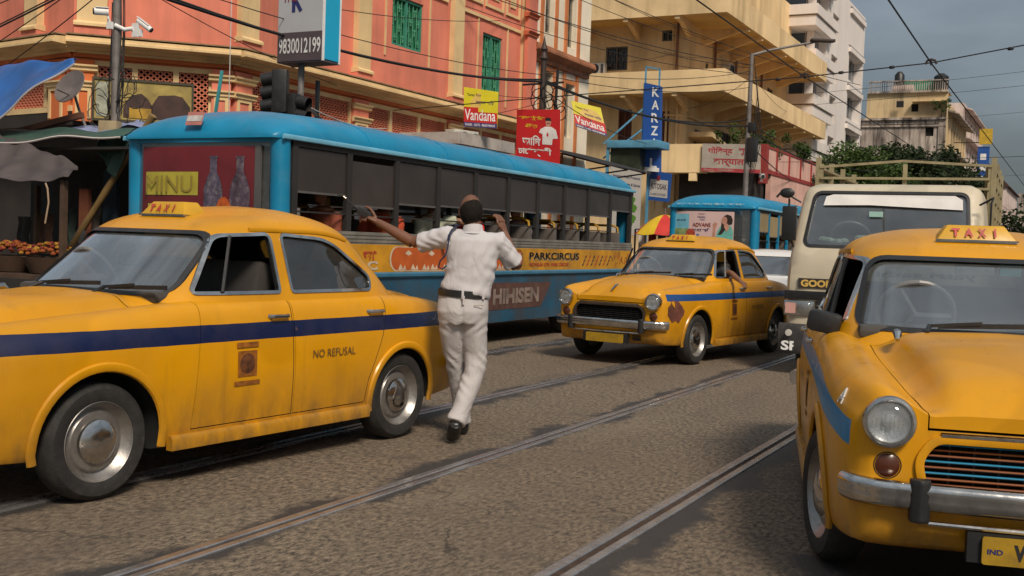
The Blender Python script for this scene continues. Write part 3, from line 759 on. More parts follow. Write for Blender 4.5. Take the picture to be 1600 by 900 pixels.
for z in zp:
    # parapets step out over the corner, split by a shadow gap; sill bands on the street face
    mb = MB(); mb.box((-23.5, 59.4, z), (-13.0, 60.99, z + .52)); mb.box((-13.38, 60.99, z), (-13.0, 64.7, z + .52)); mb.build('balcony_parapet', TOWERWALL, tw)
    mb = MB(); mb.box((-23.5, 59.5, z + .52), (-13.1, 60.99, z + .58)); mb.box((-13.38, 60.99, z + .52), (-13.1, 64.6, z + .58)); mb.build('shadow_gap', ALU, tw)
    mb = MB(); mb.box((-23.5, 59.3, z + .58), (-12.9, 60.99, z + 1.1)); mb.box((-13.38, 60.99, z + .58), (-12.9, 65.0, z + 1.1)); mb.build('balcony_parapet', TOWERWALL, tw)
    mb = MB(); FI.box(mb, 9.7, 14.6, .002, .16, z + .52, z + .80); mb.build('sill_band', TOWERWALL, tw)
    mb = MB(); FI.box(mb, 9.7, 14.6, .002, .08, z + .88, z + .95); mb.build('shadow_gap', ALU, tw)

# ----- old stained building beyond the trees
STAIN = M('stained_plaster', (.56, .47, .40), .9, 0, .3, .62, .05, 10, (.055, .042, .036), .97, True, dlo=.40, dhi=.62, mask=False)
OCHRE = M('faded_ochre', (.64, .48, .27), .9, 0, .2, .5, .05, 10, (.08, .06, .045), .85, True, dlo=.44, dhi=.66)
PALE = M('pale_pink_plaster', (.66, .54, .49), .9, 0, .2, .5, .05, 10, (.22, .13, .10), .8, True, dlo=.44, dhi=.66)
old = thing('old_building', 'weathered ochre building with black mould stains and a rooftop railing', 'building')
FJ = Frame((-18.5, 105), (-11.2, 105)); FK = Frame((-11.2, 105), (-11.2, 124))
hJ = [(5.6, 6.3, 12.1, 12.9), (3.0, 3.6, 14.75, 15.3), (1.0, 1.9, 8, 9.4), (4.2, 5.0, 8, 9.4)]
wall_mesh(FJ, 0, FJ.L, 0, 13.7, [h for h in hJ if h[3] < 13.7], .3).build('wall', STAIN, old)
for h in hJ: recess(FJ, h, old, .28, DARKROOM, 'window_back')
FJ2 = Frame((-18.2, 105.9), (-11.2, 105.9)); wall_mesh(FJ2, 0, 7.0, 13.7, 16.1, [(3.9, 4.5, 14.4, 15.1)], .3).build('wall', OCHRE, old); recess(FJ2, (3.9, 4.5, 14.4, 15.1), old, .28)
mb = MB(); FJ.box(mb, -.2, 7.3, .0, .3, 13.55, 13.75); FJ.box(mb, -.2, 7.3, .002, .15, 12.95, 13.1); FJ.box(mb, 6.7, 7.2, .0, .12, 9, 13.5); mb.build('cornice', STAIN, old)
for k in range(9):
    mb = MB(); FJ.box(mb, k * .8 + .05, k * .8 + .75, .02, .10, 13.2, 13.5); mb.build('parapet_panel', STAIN, old)
hK = [(2 + 2.4 * k, 3.1 + 2.4 * k, z, z + 1.6) for k in range(7) for z in (4.5, 8.2, 11.6)]
wall_mesh(FK, 0, FK.L, 0, 15.2, hK, .3).build('wall', OCHRE, old)
for h in hK: recess(FK, h, old, .28, BROWNFR, 'shuttered_window')
for z in (7.2, 10.9, 14.4):
    mb = MB(); FK.sweep(mb, [(0, z), (.9, z - .25), (.9, z - .15), (0, z + .2)], 1, 18.5); mb.build('sunshade', STAIN, old)
mb = MB()
for k in range(36): mb.cbox((-18.0 + k * .19, 105.7, 16.6), (.06, .06, 1.0))
mb.box((-18.1, 105.6, 17.1), (-11.2, 105.8, 17.2)); mb.box((-18.1, 105.6, 16.1), (-11.2, 105.85, 16.25)); mb.build('roof_railing', STAIN, old)
for c, d, m, n in (((-15.6, 107, 17.4), (.9, 1, 1.6), BLACK, 'water_tank'), ((-12.0, 107, 17.2), (1.3, 1.2, 1.4), BLACK, 'water_tank'), ((-14.0, 108, 17.0), (2.6, 1, .9), M('green_sheet', (.03, .22, .14), .7), 'roof_shed'), ((-15.2, 106.8, 16.5), (1.8, 1, .8), PALE, 'roof_shed')):
    o = MB()
    if n == 'water_tank': o.lathe([(0, -d[2] / 2), (d[0] / 2, -d[2] / 2), (d[0] / 2 * .97, d[2] * .3), (d[0] * .2, d[2] * .5), (0, d[2] * .5)], c, 'z', 16)
    else: o.cbox(c, d)
    o.build(n, m, old, smooth=(n == 'water_tank'))
t = thing('pale_building', 'pale pink terrace with sunshades standing past the stained building', 'building')
FL = Frame((-11.6, 124.5), (-11.6, 150)); hL = [(2 + 3.4 * k, 3.3 + 3.4 * k, z, z + 1.7) for k in range(7) for z in (4.5, 8.2, 11.6, 14.6)]
wall_mesh(FL, 0, FL.L, 0, 17.5, hL, .3).build('wall', PALE, t)
for h in hL: recess(FL, h, t, .28, BROWNFR, 'window_back')
FLf = Frame((-20, 124.4), (-11.6, 124.4)); wall_mesh(FLf, 0, FLf.L, 0, 17.5, [], .3).build('wall', PALE, t)
for z in (7.0, 10.6, 14.0, 17.0):
    mb = MB(); FL.sweep(mb, [(0, z), (.8, z - .2), (.8, z - .1), (0, z + .2)], .5, 25); mb.build('sunshade', PALE, t)
for (x, y, L, h, m, lab) in ((-11.0, 152, 22, 13.0, STAIN, 'low stained building with a dark roof far down the street'), (-10.2, 178, 30, 12.0, PALE, 'farthest pale building closing the view at the street end')):
    t = thing('far_building', lab, 'building'); F = Frame((x, y), (x, y + L)); hh = [(2 + 3 * k, 3.2 + 3 * k, z, z + 1.6) for k in range(int(L / 3) - 1) for z in (4.5, 8.0)]
    wall_mesh(F, 0, L, 0, h, hh, .3).build('wall', m, t)
    for q in hh: recess(F, q, t, .28, BROWNFR, 'window_back')
    F2 = Frame((x - 9, y), (x, y)); wall_mesh(F2, 0, 9, 0, h, [], .3).build('wall', m, t)
    mb = MB(); mb.prism([(x - 9.3, h + .002), (x + .5, h + .002), (x - 1, h + 1.6), (x - 8, h + 1.6)], y - .3, y + L, 'xz'); mb.build('roof', M('dark_tile_roof', (.07, .035, .028), .9), t)
# street end across the bend (seen between the truck and the frame edge)
t = thing('far_building', 'hazy grey buildings across the far bend behind dark trees', 'building'); F = Frame((-12, 250), (40, 250)); hh = [(2 + 3.6 * k, 3.6 + 3.6 * k, z, z + 1.9) for k in range(13) for z in (5, 9)]
wall_mesh(F, 0, F.L, 0, 15, hh, .3).build('wall', STAIN, t)
for q in hh: recess(F, q, t, .28, BROWNFR, 'window_back')
# pink wall with red rails and shopfront below the yellow building
pw = thing('compound_wall', 'pale pink parapet wall with red posts above the dark shop beside the light pole', 'wall')
FM = Frame((-11, 42.7), (-11, 52)); PINKW = M('pale_pink_wall', (.66, .40, .33), .85, 0, .15, 1, 0, 1, (.3, .12, .09), .5, True); REDTR = M('dark_red_trim', (.30, .035, .03), .7, 0, .3, 2)
mb = MB(); FM.box(mb, 0, 9.3, -.2, 0, 4.55, 5.38); FM.box(mb, .9, 9.3, -.2, -.01, 3.3, 4.4); mb.build('panel', PINKW, pw)
mb = MB(); FM.box(mb, 0, 9.3, -.22, .03, 5.38, 5.46); FM.box(mb, 0, 9.3, -.22, .03, 4.4, 4.55); FM.box(mb, .9, 9.3, -.22, .02, 3.2, 3.3); mb.build('rail', REDTR, pw)
for u in (0.0, 1.6, 3.7, 5.8, 7.9):
    mb = MB(); FM.box(mb, u - (.18 if u == 0 else .04), u + (.18 if u == 0 else .04), -.23, .06, 4.0 if u == 0 else 4.5, 5.50); mb.build('post', REDTR, pw)
mb = MB(); mb.box((-14.3, 42.2, 0), (-11.3, 52, 4.3)); mb.box((-14.3, 42.0, 4.3), (-11.02, 52, 4.38)); mb.build('shop_block', SHOP, pw)

# ------------------------------------------------------------------ round bodied taxi (x forward, y left, z up)
CT = [  # x,    zs,   W,    zc,   yc,   zv,   yv,   zh
    (2.075, .34, .645, .850, .57, .790, .44, .800),
    (2.05, .29, .685, .878, .59, .800, .45, .822),
    (2.00, .26, .722, .895, .61, .800, .46, .860),
    (1.90, .25, .758, .908, .62, .818, .475, .932),
    (1.70, .24, .795, .926, .63, .846, .49, .988),
    (1.40, .23, .818, .950, .645, .882, .51, 1.032),
    (1.10, .22, .825, .972, .66, .918, .53, 1.042),
    (.95, .21, .830, .986, .68, .955, .55, 1.050),
    (.80, .21, .832, .996, .70, .970, .57, 1.020),
    (.60, .21, .833, 1.002, .71, .982, .60, .985),
    (.00, .21, .836, 1.006, .72, .985, .60, .982),
    (-.70, .21, .836, 1.006, .72, .985, .60, .982),
    (-1.10, .22, .832, 1.000, .71, .995, .58, 1.030),
    (-1.40, .24, .818, .978, .69, .985, .56, 1.030),
    (-1.70, .26, .790, .940, .66, .950, .53, .985),
    (-1.90, .28, .745, .885, .62, .890, .50, .920),
    (-2.05, .32, .670, .805, .55, .815, .44, .830),
    (-2.13, .40, .560, .700, .45, .715, .36, .720),
    (-2.155, .48, .46, .62, .36, .63, .30, .635)]
CF = [smooth_interp([r[0] for r in CT], [r[k] for r in CT]) for k in range(8)]
def car_half(x):
    zs, W, zc, yc, zv, yv, zh = [CF[k](x) for k in range(1, 8)]
    k = min(1, max(0, (zc - zs) / .7))
    P = [(0, zs), (.5 * W, zs), (.90 * W, zs + .005), (.965 * W, zs + .05), (.985 * W, zs + .17 * k), (W, zs + .36 * k), (.994 * W, zs + .53 * k), (.968 * W, zc - .095), ((.945 * W + yc) / 2 + .02, zc - .022), (yc, zc), ((yc + yv) / 2, (zc + zv) / 2 + .004), (yv, zv), (yv * .87, zv + (zh - zv) * .26), (yv * .74, zv + (zh - zv) * .72), (yv * .52, zh - (zh - zv) * .09), (0, zh)]
    return catmull(P, 3)
def car_side_y(x, z):
    P = car_half(x); b = .8
    for (y0, z0), (y1, z1) in zip(P[3:], P[4:]):
        if (z0 - z) * (z1 - z) <= 0 and z1 != z0: return y0 + (y1 - y0) * (z - z0) / (z1 - z0)
    return b
def ring_at(x):
    h = car_half(x); return [(x, y, z) for y, z in h] + [(x, -y, z) for y, z in h[-2:0:-1]]
def frange(a, b, n): return [a + (b - a) * i / n for i in range(n + 1)]
def gh_outline(z, grow=0.0, n=72, top=False):
    "greenhouse outline at height z"
    xf, xr, w, e = GH_XF(z), GH_XR(z), GH_W(z), GH_E(z)
    c, a = (xf + xr) / 2, (xf - xr) / 2 + grow; w = w + grow; out = []
    for k in range(n):
        t = 2 * math.pi * k / n; ct, st = math.cos(t), math.sin(t); r = (abs(ct) ** e + abs(st) ** e) ** (-1 / e)
        out.append((c + a * r * ct, w * r * st, z))
    return out
_gz = [.93, 1.0, 1.1, 1.2, 1.3, 1.38, 1.44, 1.48, 1.51, 1.535, 1.553, 1.563, 1.57]
GH_XF = smooth_interp(_gz, [.985, .905, .795, .680, .565, .468, .375, .27, .15, .02, -.10, -.20, -.28])
GH_XR = smooth_interp(_gz, [-1.42, -1.355, -1.26, -1.16, -1.055, -.96, -.87, -.78, -.69, -.60, -.52, -.45, -.38])
GH_W = smooth_interp(_gz, [.775, .760, .733, .706, .679, .655, .625, .580, .515, .42, .32, .185, .04])
GH_E = smooth_interp(_gz, [4.6, 4.5, 4.4, 4.2, 4.0, 3.8, 3.5, 3.2, 2.9, 2.6, 2.4, 2.2, 2.0])
WIN_F = rounded([(.625, 1.05), (.365, 1.372), (.005, 1.392), (-.005, 1.05)], [.03, .06, .04, .02])
WIN_R = rounded([(-.115, 1.05), (-.095, 1.392), (-.52, 1.368), (-.905, 1.13), (-.885, 1.05)], [.02, .04, .12, .10, .05])
WIN_W = rounded([(-.625, 1.045), (.625, 1.045), (.545, 1.385), (-.545, 1.385)], [.07, .07, .09, .09])
WIN_B = rounded([(-.50, 1.12), (.50, 1.12), (.44, 1.36), (-.44, 1.36)], .11)
FDOOR = [(.73, .30), (.70, .62), (.66, 1.0), (.62, 1.08), (-.05, 1.08), (-.06, .30)]
RDOOR = [(-.07, .30), (-.06, 1.08), (-.97, 1.08), (-.96, .90), (-.92, .74), (-.85, .60), (-.78, .45), (-.75, .30)]
def band(o, i, plane, a, b):
    "ring-shaped prism between outline o and outline i"
    m = MB(); n = len(o)
    def P(p, h): return (p[0], h, p[1]) if plane == 'xz' else (h, p[0], p[1])
    vs = [P(p, a) for p in o] + [P(p, a) for p in i] + [P(p, b) for p in o] + [P(p, b) for p in i]; fs = []
    for k in range(n):
        q = (k + 1) % n
        fs += [(k, q, n + q, n + k), (2 * n + k, 3 * n + k, 3 * n + q, 2 * n + q), (k, 2 * n + k, 2 * n + q, q), (n + k, n + q, 3 * n + q, 3 * n + k)]
    m.add(vs, fs); return m
def build_taxi(label):
    t = thing('taxi', label, 'taxi')
    # --- lower body, doors and bonnet cut from one shell so that the seams are real gaps
    xs = [2.075, 2.065, 2.05, 2.03] + frange(2.0, 1.0, 22) + frange(.95, -1.7, 34) + frange(-1.78, -2.1, 8) + [-2.13, -2.15, -2.155]
    mb = MB(); mb.loft([ring_at(x) for x in xs]); shell = mb.mesh('body', [PAINT_NAVY, UNDER])
    arch = MB()
    for x, r, z in ((1.30, .375, .31), (-1.16, .355, .30)):
        for s in (-1, 1):
            arch.prism([(x + r * math.cos(a), z + r * math.sin(a)) for a in frange(0, 2 * math.pi, 36)[:-1]], s * .50, s * 1.1)
    grille_o = rounded([(-.45, .505), (.45, .505), (.475, .62), (.42, .700), (-.42, .700), (-.475, .62)], .04)
    arch.prism(grille_o, 1.97, 2.3, 'yz')
    shell = boolean(shell, arch.mesh('c', UNDER))
    def panel(poly, lo, hi, plane, gap=.0055):
        nonlocal shell
        c = MB().prism(poly, lo, hi, plane).mesh('c', UNDER); k = MB().prism(inset(poly, gap), lo + (.01 if lo > 0 else -.0), hi, plane).mesh('c', UNDER)
        part = boolean(shell.copy(), k, 'INTERSECT'); shell = boolean(shell, c)
        smooth_mesh(part, 40); part.materials.clear(); part.materials.append(PAINT_NAVY); part.materials.append(UNDER)
        return part
    doors = []
    for s in (1, -1):
        for poly in (FDOOR, RDOOR):
            pl = poly if s > 0 else poly
            m_ = panel(pl, s * .70, s * 1.0, 'xz') if s > 0 else panel(pl, -1.0, -.70, 'xz')
            doors.append((s, poly is FDOOR, link('door', m_, t)))
    hoodp = [(.84, -.56), (2.2, -.435), (2.2, .435), (.84, .56)]
    hoodp = [(.92, -.575), (1.3, -.545), (1.75, -.50), (2.0, -.455), (2.2, -.44), (2.2, .44), (2.0, .455), (1.75, .50), (1.3, .545), (.92, .575)]
    link('bonnet', panel(hoodp, .735, 1.3, 'xy'), t)
    smooth_mesh(shell, 40); body = link('body', shell, t)
    # --- greenhouse
    zo = [.93, .97, 1.0, 1.05, 1.1, 1.15, 1.2, 1.25, 1.3, 1.34, 1.38, 1.41, 1.435, 1.455, 1.475, 1.49, 1.505, 1.52, 1.535, 1.545, 1.553, 1.560, 1.565, 1.57]
    def stack(g, zs): return [[(x, y, z + (g if z > 1.5 else 0) * (z - 1.5) / .1) for x, y, z in gh_outline(z, g)] for z in zs]
    o = stack(0, zo); i = [[(x, y, z - .035 * max(0, (z - 1.3) / .3)) for x, y, z in gh_outline(z, -.032)] for z in zo[:-3]]
    mb = MB(); n = 72; mb.loft(o, caps=False); top = len(mb.v) - n; mb.f.append(tuple(range(top, top + n))); mb.mi.append(0)
    mb.cur = 1; mb.loft(i, caps=False); b0 = top + n; mb.f.append(tuple(range(len(mb.v) - 1, len(mb.v) - 1 - n, -1))); mb.mi.append(1)
    for k in range(n):
        q = (k + 1) % n; mb.f.append((k, q, b0 + q, b0 + k)); mb.mi.append(1)
    cab = mb.mesh('cabin', [PAINT_NAVY, CABIN])
    for s in (-1, 1):
        cut = MB()
        for w in (WIN_F, WIN_R): cut.prism(w, s * .45, s * 1.0)
        cab = boolean(cab, cut.mesh('c', BLACK))
    cab = boolean(cab, MB().prism(WIN_W, .30, 1.4, 'yz').mesh('c', BLACK)); cab = boolean(cab, MB().prism(WIN_B, -.80, -1.9, 'yz').mesh('c', BLACK)); smooth_mesh(cab, 40); link('cabin', cab, t)
    def skin(g0, g1):
        m = MB(); zz = zo[1:17]; a = [gh_outline(z, g0) for z in zz]; c = [gh_outline(z, g1) for z in zz]
        m.loft(a, caps=False); k0 = len(a) * n; m.loft(c, caps=False)
        for k in range(n):
            q = (k + 1) % n; m.f.append((k, q, k0 + q, k0 + k)); m.mi.append(0)
            e = (len(a) - 1) * n; m.f.append((e + k, k0 + e + k, k0 + e + q, e + q)); m.mi.append(0)
        return m.mesh('s', BLACK)
    inner = skin(-.016, -.020); trim = skin(.007, -.006)
    def pane(poly, lo, hi, plane, name, glassm):
        p = boolean(inner.copy(), MB().prism(inset(poly, -.004), lo, hi, plane).mesh('c', glassm), 'INTERSECT')
        p.materials.clear(); p.materials.append(glassm); smooth_mesh(p, 60); return link(name, p, t)
    def gasket(poly, lo, hi, plane, w, mat, par):
        p = boolean(trim.copy(), band(inset(poly, -w), inset(poly, .006), plane, lo, hi).mesh('c', mat), 'INTERSECT')
        p.materials.clear(); p.materials.append(mat); smooth_mesh(p, 40); return link('window_seal', p, par)
    ws = pane(WIN_W, .30, 1.4, 'yz', 'windscreen', GLASS); gasket(WIN_W, .30, 1.4, 'yz', .017, BLACK, ws)
    bw = pane(WIN_B, -.80, -1.9, 'yz', 'rear_window', GLASS_SIDE); gasket(WIN_B, -.80, -1.9, 'yz', .02, BLACK, bw)
    for s in (-1, 1):
        w2 = pane(WIN_R, s * .45, s * 1.0, 'xz', 'side_window', GLASS_SIDE); gasket(WIN_R, s * .45, s * 1.0, 'xz', .014, CHROME, w2)
        # front side glass is wound down: only its chrome frame and quarter light pillar remain
        g = gasket(WIN_F, s * .45, s * 1.0, 'xz', .014, CHROME, t); g.name = 'window_frame'
        mb = MB(); mb.bar((.44, s * .735, 1.05), (.33, s * .665, 1.375), .016, .02); mb.build('quarter_light_bar', BLACK, t)
    # --- inside
    mb = MB(); fl = [(x, y) for x, y, z in gh_outline(1.0, -.05)]; mb.prism(fl, .990, 1.008, 'xy'); mb.build('interior_floor', CABIN, t)
    for x in (-.06, -.92):
        mb = MB(); mb.cbox((x, 0, 1.07), (.16, 1.16, .30), Matrix.Rotation(R(-12), 3, 'Y')); mb.build('seat', M('seat_vinyl', (.045, .040, .036), .6, 0, .3, 6), t, bevel=.05)
    mb = MB(); mb.cbox((.70, 0, 1.02), (.26, 1.24, .07)); mb.build('dashboard', M('dashboard_grey', (.06, .058, .055), .7), t, bevel=.03)
    mb = MB(); rr = Matrix.Rotation(R(-62), 3, 'Y'); c0 = Vector((.50, -.32, 1.10))
    mb.tube([c0 + rr @ Vector((.19 * math.cos(a), .19 * math.sin(a), 0)) for a in frange(0, 2 * math.pi, 28)], .013, 7, False)
    for a in (R(90), R(210), R(330)): mb.bar(c0, c0 + rr @ Vector((.18 * math.cos(a), .18 * math.sin(a), 0)), .02)
    mb.build('steering_wheel', M('steering_wheel_black', (.20, .20, .20), .4), t, smooth=True)
    mb = MB(); mb.cbox((.40, -.02, 1.335), (.02, .20, .055)); mb.build('inside_mirror', CHROME, t, bevel=.008)
    # --- arches, sills, gutter
    for x, r, z in ((1.30, .375, .31), (-1.16, .355, .30)):
        for s in (-1, 1):
            P = []
            for a in frange(R(-12), R(192), 26):
                px, pz = x + (r + .006) * math.cos(a), z + (r + .006) * math.sin(a); P.append((px, s * (car_side_y(px, max(.28, pz)) + .004), max(.235, pz)))
            mb = MB(); mb.tube(P, [(.017, .026)] * len(P), 8); mb.build('wheel_arch_lip', PAINT_PLAIN, t, smooth=True)
    for s in (-1, 1):
        mb = MB(); mb.loft([[(x, s * .80, .205), (x, s * .846, .205), (x, s * .850, .262), (x, s * .836, .285), (x, s * .80, .285)] for x in (.88, -.78)]); mb.build('sill', PAINT_PLAIN, t, smooth=True)
        P = []
        xs_ = frange(.14, -.74, 20)
        for x in xs_:
            z = 1.418 - .03 * max(0, (x - .1) / .3) ** 2 - .05 * max(0, (-x - .35) / .4) ** 2
            xf, xr, w, e = GH_XF(z), GH_XR(z), GH_W(z), GH_E(z); c, a = (xf + xr) / 2, (xf - xr) / 2
            P.append((x, s * (w * max(0.0, 1 - abs((x - c) / a) ** e) ** (1 / e) + .008), z))
        mb = MB(); mb.tube(P, [(.008, .014)] * len(P), 6); mb.build('roof_gutter', PAINT_PLAIN, t, smooth=True)
    # --- wheels
    for x, r, zc_ in ((1.30, .305, .305), (-1.16, .305, .305)):
        for s in (-1, 1):
            w = thing_part('wheel', t, (x, s * .715, zc_), 0 if s > 0 else math.pi)
            mb = MB(); mb.lathe([(.200, -.075), (.235, -.088), (.275, -.085), (.298, -.062), (.305, -.03), (.305, .03), (.298, .062), (.275, .085), (.235, .088), (.200, .072)], (0, 0, 0), 'y', 44); mb.build('tyre', RUBBER, w, smooth=True)
            mb = MB(); mb.lathe([(.0, -.06), (.20, -.06), (.215, -.07), (.215, .070), (.205, .078), (.196, .066), (.178, .040), (.165, .030), (.150, .046), (.118, .050), (.0, .050)], (0, 0, 0), 'y', 44)
            mb.build('rim', STEEL, w, smooth=True)
            mb = MB(); mb.lathe([(.118, .050), (.112, .066), (.085, .082), (.045, .090), (0, .092)], (0, 0, 0), 'y', 32); mb.build('hubcap', CHROME, w, smooth=True)
    # --- bumpers
    def bumper(path, name):
        P = path[:-1] + [(x, -y) for x, y in path[::-1]]; P = catmull(P, 4)
        prof = [(-.028, -.048), (.0, -.052), (.018, -.036), (.026, -.010), (.022, .010), (.030, .024), (.018, .046), (0, .054), (-.028, .048)]
        rings = []
        for k, (x, y) in enumerate(P):
            a = Vector(P[max(0, k - 1)]); b = Vector(P[min(len(P) - 1, k + 1)]); d = (b - a).normalized(); nn = Vector((-d.y, d.x))
            if nn.dot(Vector((x, y)) - Vector((x * .5, 0))) < 0: nn = -nn
            rings.append([(x + nn.x * u, y + nn.y * u, .490 + v) for u, v in prof])
        m = MB(); m.loft(rings); return m.build(name, CHROME, t, smooth=True, sharp=60)
    bumper([(2.00, .745), (2.055, .715), (2.095, .66), (2.125, .60), (2.16, .32), (2.17, 0)], 'front_bumper')
    bumper([(-1.72, .855), (-1.95, .80), (-2.13, .66), (-2.22, .40), (-2.245, 0)], 'rear_bumper')
    for s in (-1, 1):
        mb = MB(); mb.loft([[(2.125 + .055 * c_, s * .475 + .040 * q, z) for c_, q in ((0, -1), (.8, -.9), (1.1, 0), (.8, .9), (0, 1))] for k, z in enumerate((.395, .41, .48, .54, .56))])
        mb.build('overrider', BLACK, t, bevel=.01)
    mb = MB(); mb.tube([(2.13, -.44, .390), (2.15, 0, .388), (2.13, .44, .390)], .010, 8); mb.build('lower_bumper_bar', CHROME, t, smooth=True)
    mb = MB(); mb.prism(rounded([(-.25, .262), (.25, .262), (.25, .365), (-.25, .365)], .012), 2.155, 2.168, 'yz'); pl = mb.build('number_plate', M('plate_yellow', (.36, .21, .010), .5, 0, .2, 8, 0, 1, (.08, .06, .03), .5), t)
    mb = MB(); mb.box((2.10, -.30, .262), (2.15, .30, .375)); mb.build('plate_bracket', BLACK, t)
    mb = MB()
    for z in (.30, .325, .35): mb.box((2.062, .335, z), (2.10, .435, z + .012))
    mb.build('valance_vent', BLACK, t)
    # --- lamps and grille
    for s in (-1, 1):
        lamp = thing_part('headlight', t, (2.090, s * .592, .762), s * R(3))
        mb = MB(); mb.lathe([(.086, -.10), (.098, -.03), (.101, .012), (.097, .028), (.087, .031), (.081, .022), (.080, .0)], (0, 0, 0), 'x', 36); mb.build('bezel', CHROME, lamp, smooth=True)
        mb = MB(); mb.lathe([(.081, .006), (.062, -.003), (.035, -.009), (0, -.011)], (0, 0, 0), 'x', 28); mb.lathe([(0, .012), (.024, .010), (.026, -.002), (.018, -.010)], (0, 0, 0), 'x', 14); mb.build('reflector', M('lamp_reflector', (.80, .80, .80), .30, .65, .2, 30), lamp, smooth=True)
        mb = MB(); mb.lathe([(.082, .012), (.072, .026), (.05, .038), (0, .046)], (0, 0, 0), 'x', 32)
        for k in range(-4, 5): mb.cbox((.026 + .010 * (1 - abs(k) / 4), k * .016, -.005), (.006, .004, .09 - .018 * abs(k)))
        mb.build('lens', LENS, lamp, smooth=True)
        ind = thing_part('indicator', t, (2.072, s * .590, .590), 0)
        mb = MB(); mb.lathe([(.054, -.03), (.056, .0), (.050, .006), (.046, .0)], (0, 0, 0), 'x', 26); mb.build('rim', BLACK, ind, smooth=True)
        mb = MB(); mb.lathe([(.047, -.01), (.046, .004), (.030, .014), (0, .018)], (0, 0, 0), 'x', 24); mb.build('lens', AMBER, ind, smooth=True)
    gi = inset(grille_o, .03)
    mb = band(inset(grille_o, -.022), inset(grille_o, .012), 'yz', 2.045, 2.092); g = mb.build('grille', GRILLEFRAME, t, bevel=.006)
    mb = MB(); mb.prism(grille_o, 1.972, 1.985, 'yz'); mb.build('grille_back', UNDER, g)
    def gw(z):
        ys = []
        for (y0, z0), (y1, z1) in zip(grille_o, grille_o[1:] + grille_o[:1]):
            if (z0 - z) * (z1 - z) <= 0 and z0 != z1: ys.append(abs(y0 + (y1 - y0) * (z - z0) / (z1 - z0)))
        return min(ys) if ys else .4
    for k in range(8):
        z = .524 + k * .0225; w = gw(z) - .004
        mb = MB(); mb.prism([(2.035, z - .003), (2.060, z - .004), (2.064, z), (2.060, z + .004), (2.035, z + .003)], -w, w, 'xz')
        mb.build('grille_bar', GRILLE_COL[k % len(GRILLE_COL)], g)
    mb = MB()
    for k in range(9): mb.box((2.022, -.36 + k * .09 - .004, .51), (2.034, -.36 + k * .09 + .004, .695))
    mb.build('grille_upright', BLACK, g)
    mb = MB(); mb.loft([[(2.072, y, .712), (2.094, y, .716), (2.095, y, .726), (2.076, y, .732)] for y in (-.40, -.2, 0, .2, .40)]); mb.build('bonnet_lip_trim', CHROME, t, smooth=True)
    # --- small fittings
    for s in (-1, 1):
        for x in (.07, -.84):
            y = car_side_y(x, .90) + .004
            mb = MB(); mb.tube([(x - .08, s * (y - .005), .905), (x - .07, s * (y + .022), .905), (x + .06, s * (y + .024), .905), (x + .075, s * (y - .005), .905)], [(.009, .012)] * 4, 8); mb.build('door_handle', CHROME, [d for q, fr, d in doors if q == s and fr == (x > -.5)][0], smooth=True)
        mb = MB(); mb.tube([(.97, s * .30 - .02, 1.035), (.885, s * .28 - .02, 1.066)], .012, 8); mb.bar((.885, s * .28 - .02, 1.066), (.875, s * .28 + .22, 1.088), .014, .016); mb.bar((.885, s * .28 + .02, 1.066), (.850, s * .28 + .46, 1.083), .010, .024); mb.build('wiper', BLACK, t)
    mb = MB(); mb.tube([(1.00, -.46, 1.010), (1.03, -.462, 1.034), (1.08, -.465, 1.032), (1.11, -.468, 1.006)], [.012, .022, .020, .010], 8); mb.build('bonnet_hinge', CHROME, t, smooth=True)
    mb = MB(); mb.tube([(1.80, 0, .945), (1.93, 0, .925), (2.03, 0, .87)], [.008, .016, .012], 8); mb.build('bonnet_ornament', CHROME, t, smooth=True)
    # --- roof sign
    sg = thing_part('roof_sign', t, (.17, 0, 1.493), 0)
    mb = MB(); mb.loft([[(-.10, -.20, .0), (.10, -.20, .0), (.10, .20, .0), (-.10, .20, .0)], [(-.06, -.142, .082), (.05, -.142, .082), (.05, .142, .082), (-.06, .142, .082)]]); mb.build('sign_box', M('sign_yellow', (.55, .30, .012), .4, 0, .15, 6), sg, bevel=.008)
    mb = MB(); mb.box((.095, -.206, -.006), (.110, .206, .004)); mb.box((-.09, -.20, -.05), (.09, .20, -.002)); mb.build('sign_rail', CHROME, sg)
    nrm = Vector((.088, 0, .05)).normalized(); up = Vector((-.05, 0, .088)).normalized()
    mb = MB(); base = Vector((.092, -.126, .015)) + nrm * .006
    for k, ch in enumerate('TAXI'): text(mb, ch, base + Vector((0, .066 * k + (.014 if ch == 'I' else 0), 0)), (0, 1, 0), up, .052, .011 if ch == 'I' else .043, .004, .005)
    mb.build('lettering', M('sign_red', (.42, .03, .03), .5), sg, fix=False)
    # --- painted marks on the doors
    for s in (-1, 1):
        fd = [d for q, fr, d in doors if q == s and fr][0]; rd = [d for q, fr, d in doors if q == s and not fr][0]
        y = car_side_y(.3, .6) + .0025; right = Vector((-s, 0, 0))
        mb = MB()
        for q, (w, h, z) in enumerate(((.17, .030, .735), (.15, .15, .565), (.20, .026, .515))):
            mb.add([(.33 - w / 2, s * y, z), (.33 + w / 2, s * y, z), (.33 + w / 2, s * y, z + h), (.33 - w / 2, s * y, z + h)], [(0, 1, 2, 3)])
        mb.build('door_emblem', M('emblem_brown', (.30, .10, .01), .6, 0, .6, 18), fd, fix=False)
        mb = MB(); mb.ball((.33, s * (y - .001), .64), (.062, .004, .062), 20, 10); mb.build('door_emblem', M('emblem_black', (.12, .04, .012), .6, 0, .7, 22), fd)
        y2 = car_side_y(-.6, .62) + .003
        lettering('NO REFUSAL', M('faded_ink', (.10, .06, .02), .6), rd, (-.22 if s > 0 else -.62, s * y2, .635), (-s, 0, 0), (0, 0, 1), .050, .40)
    return t, doors
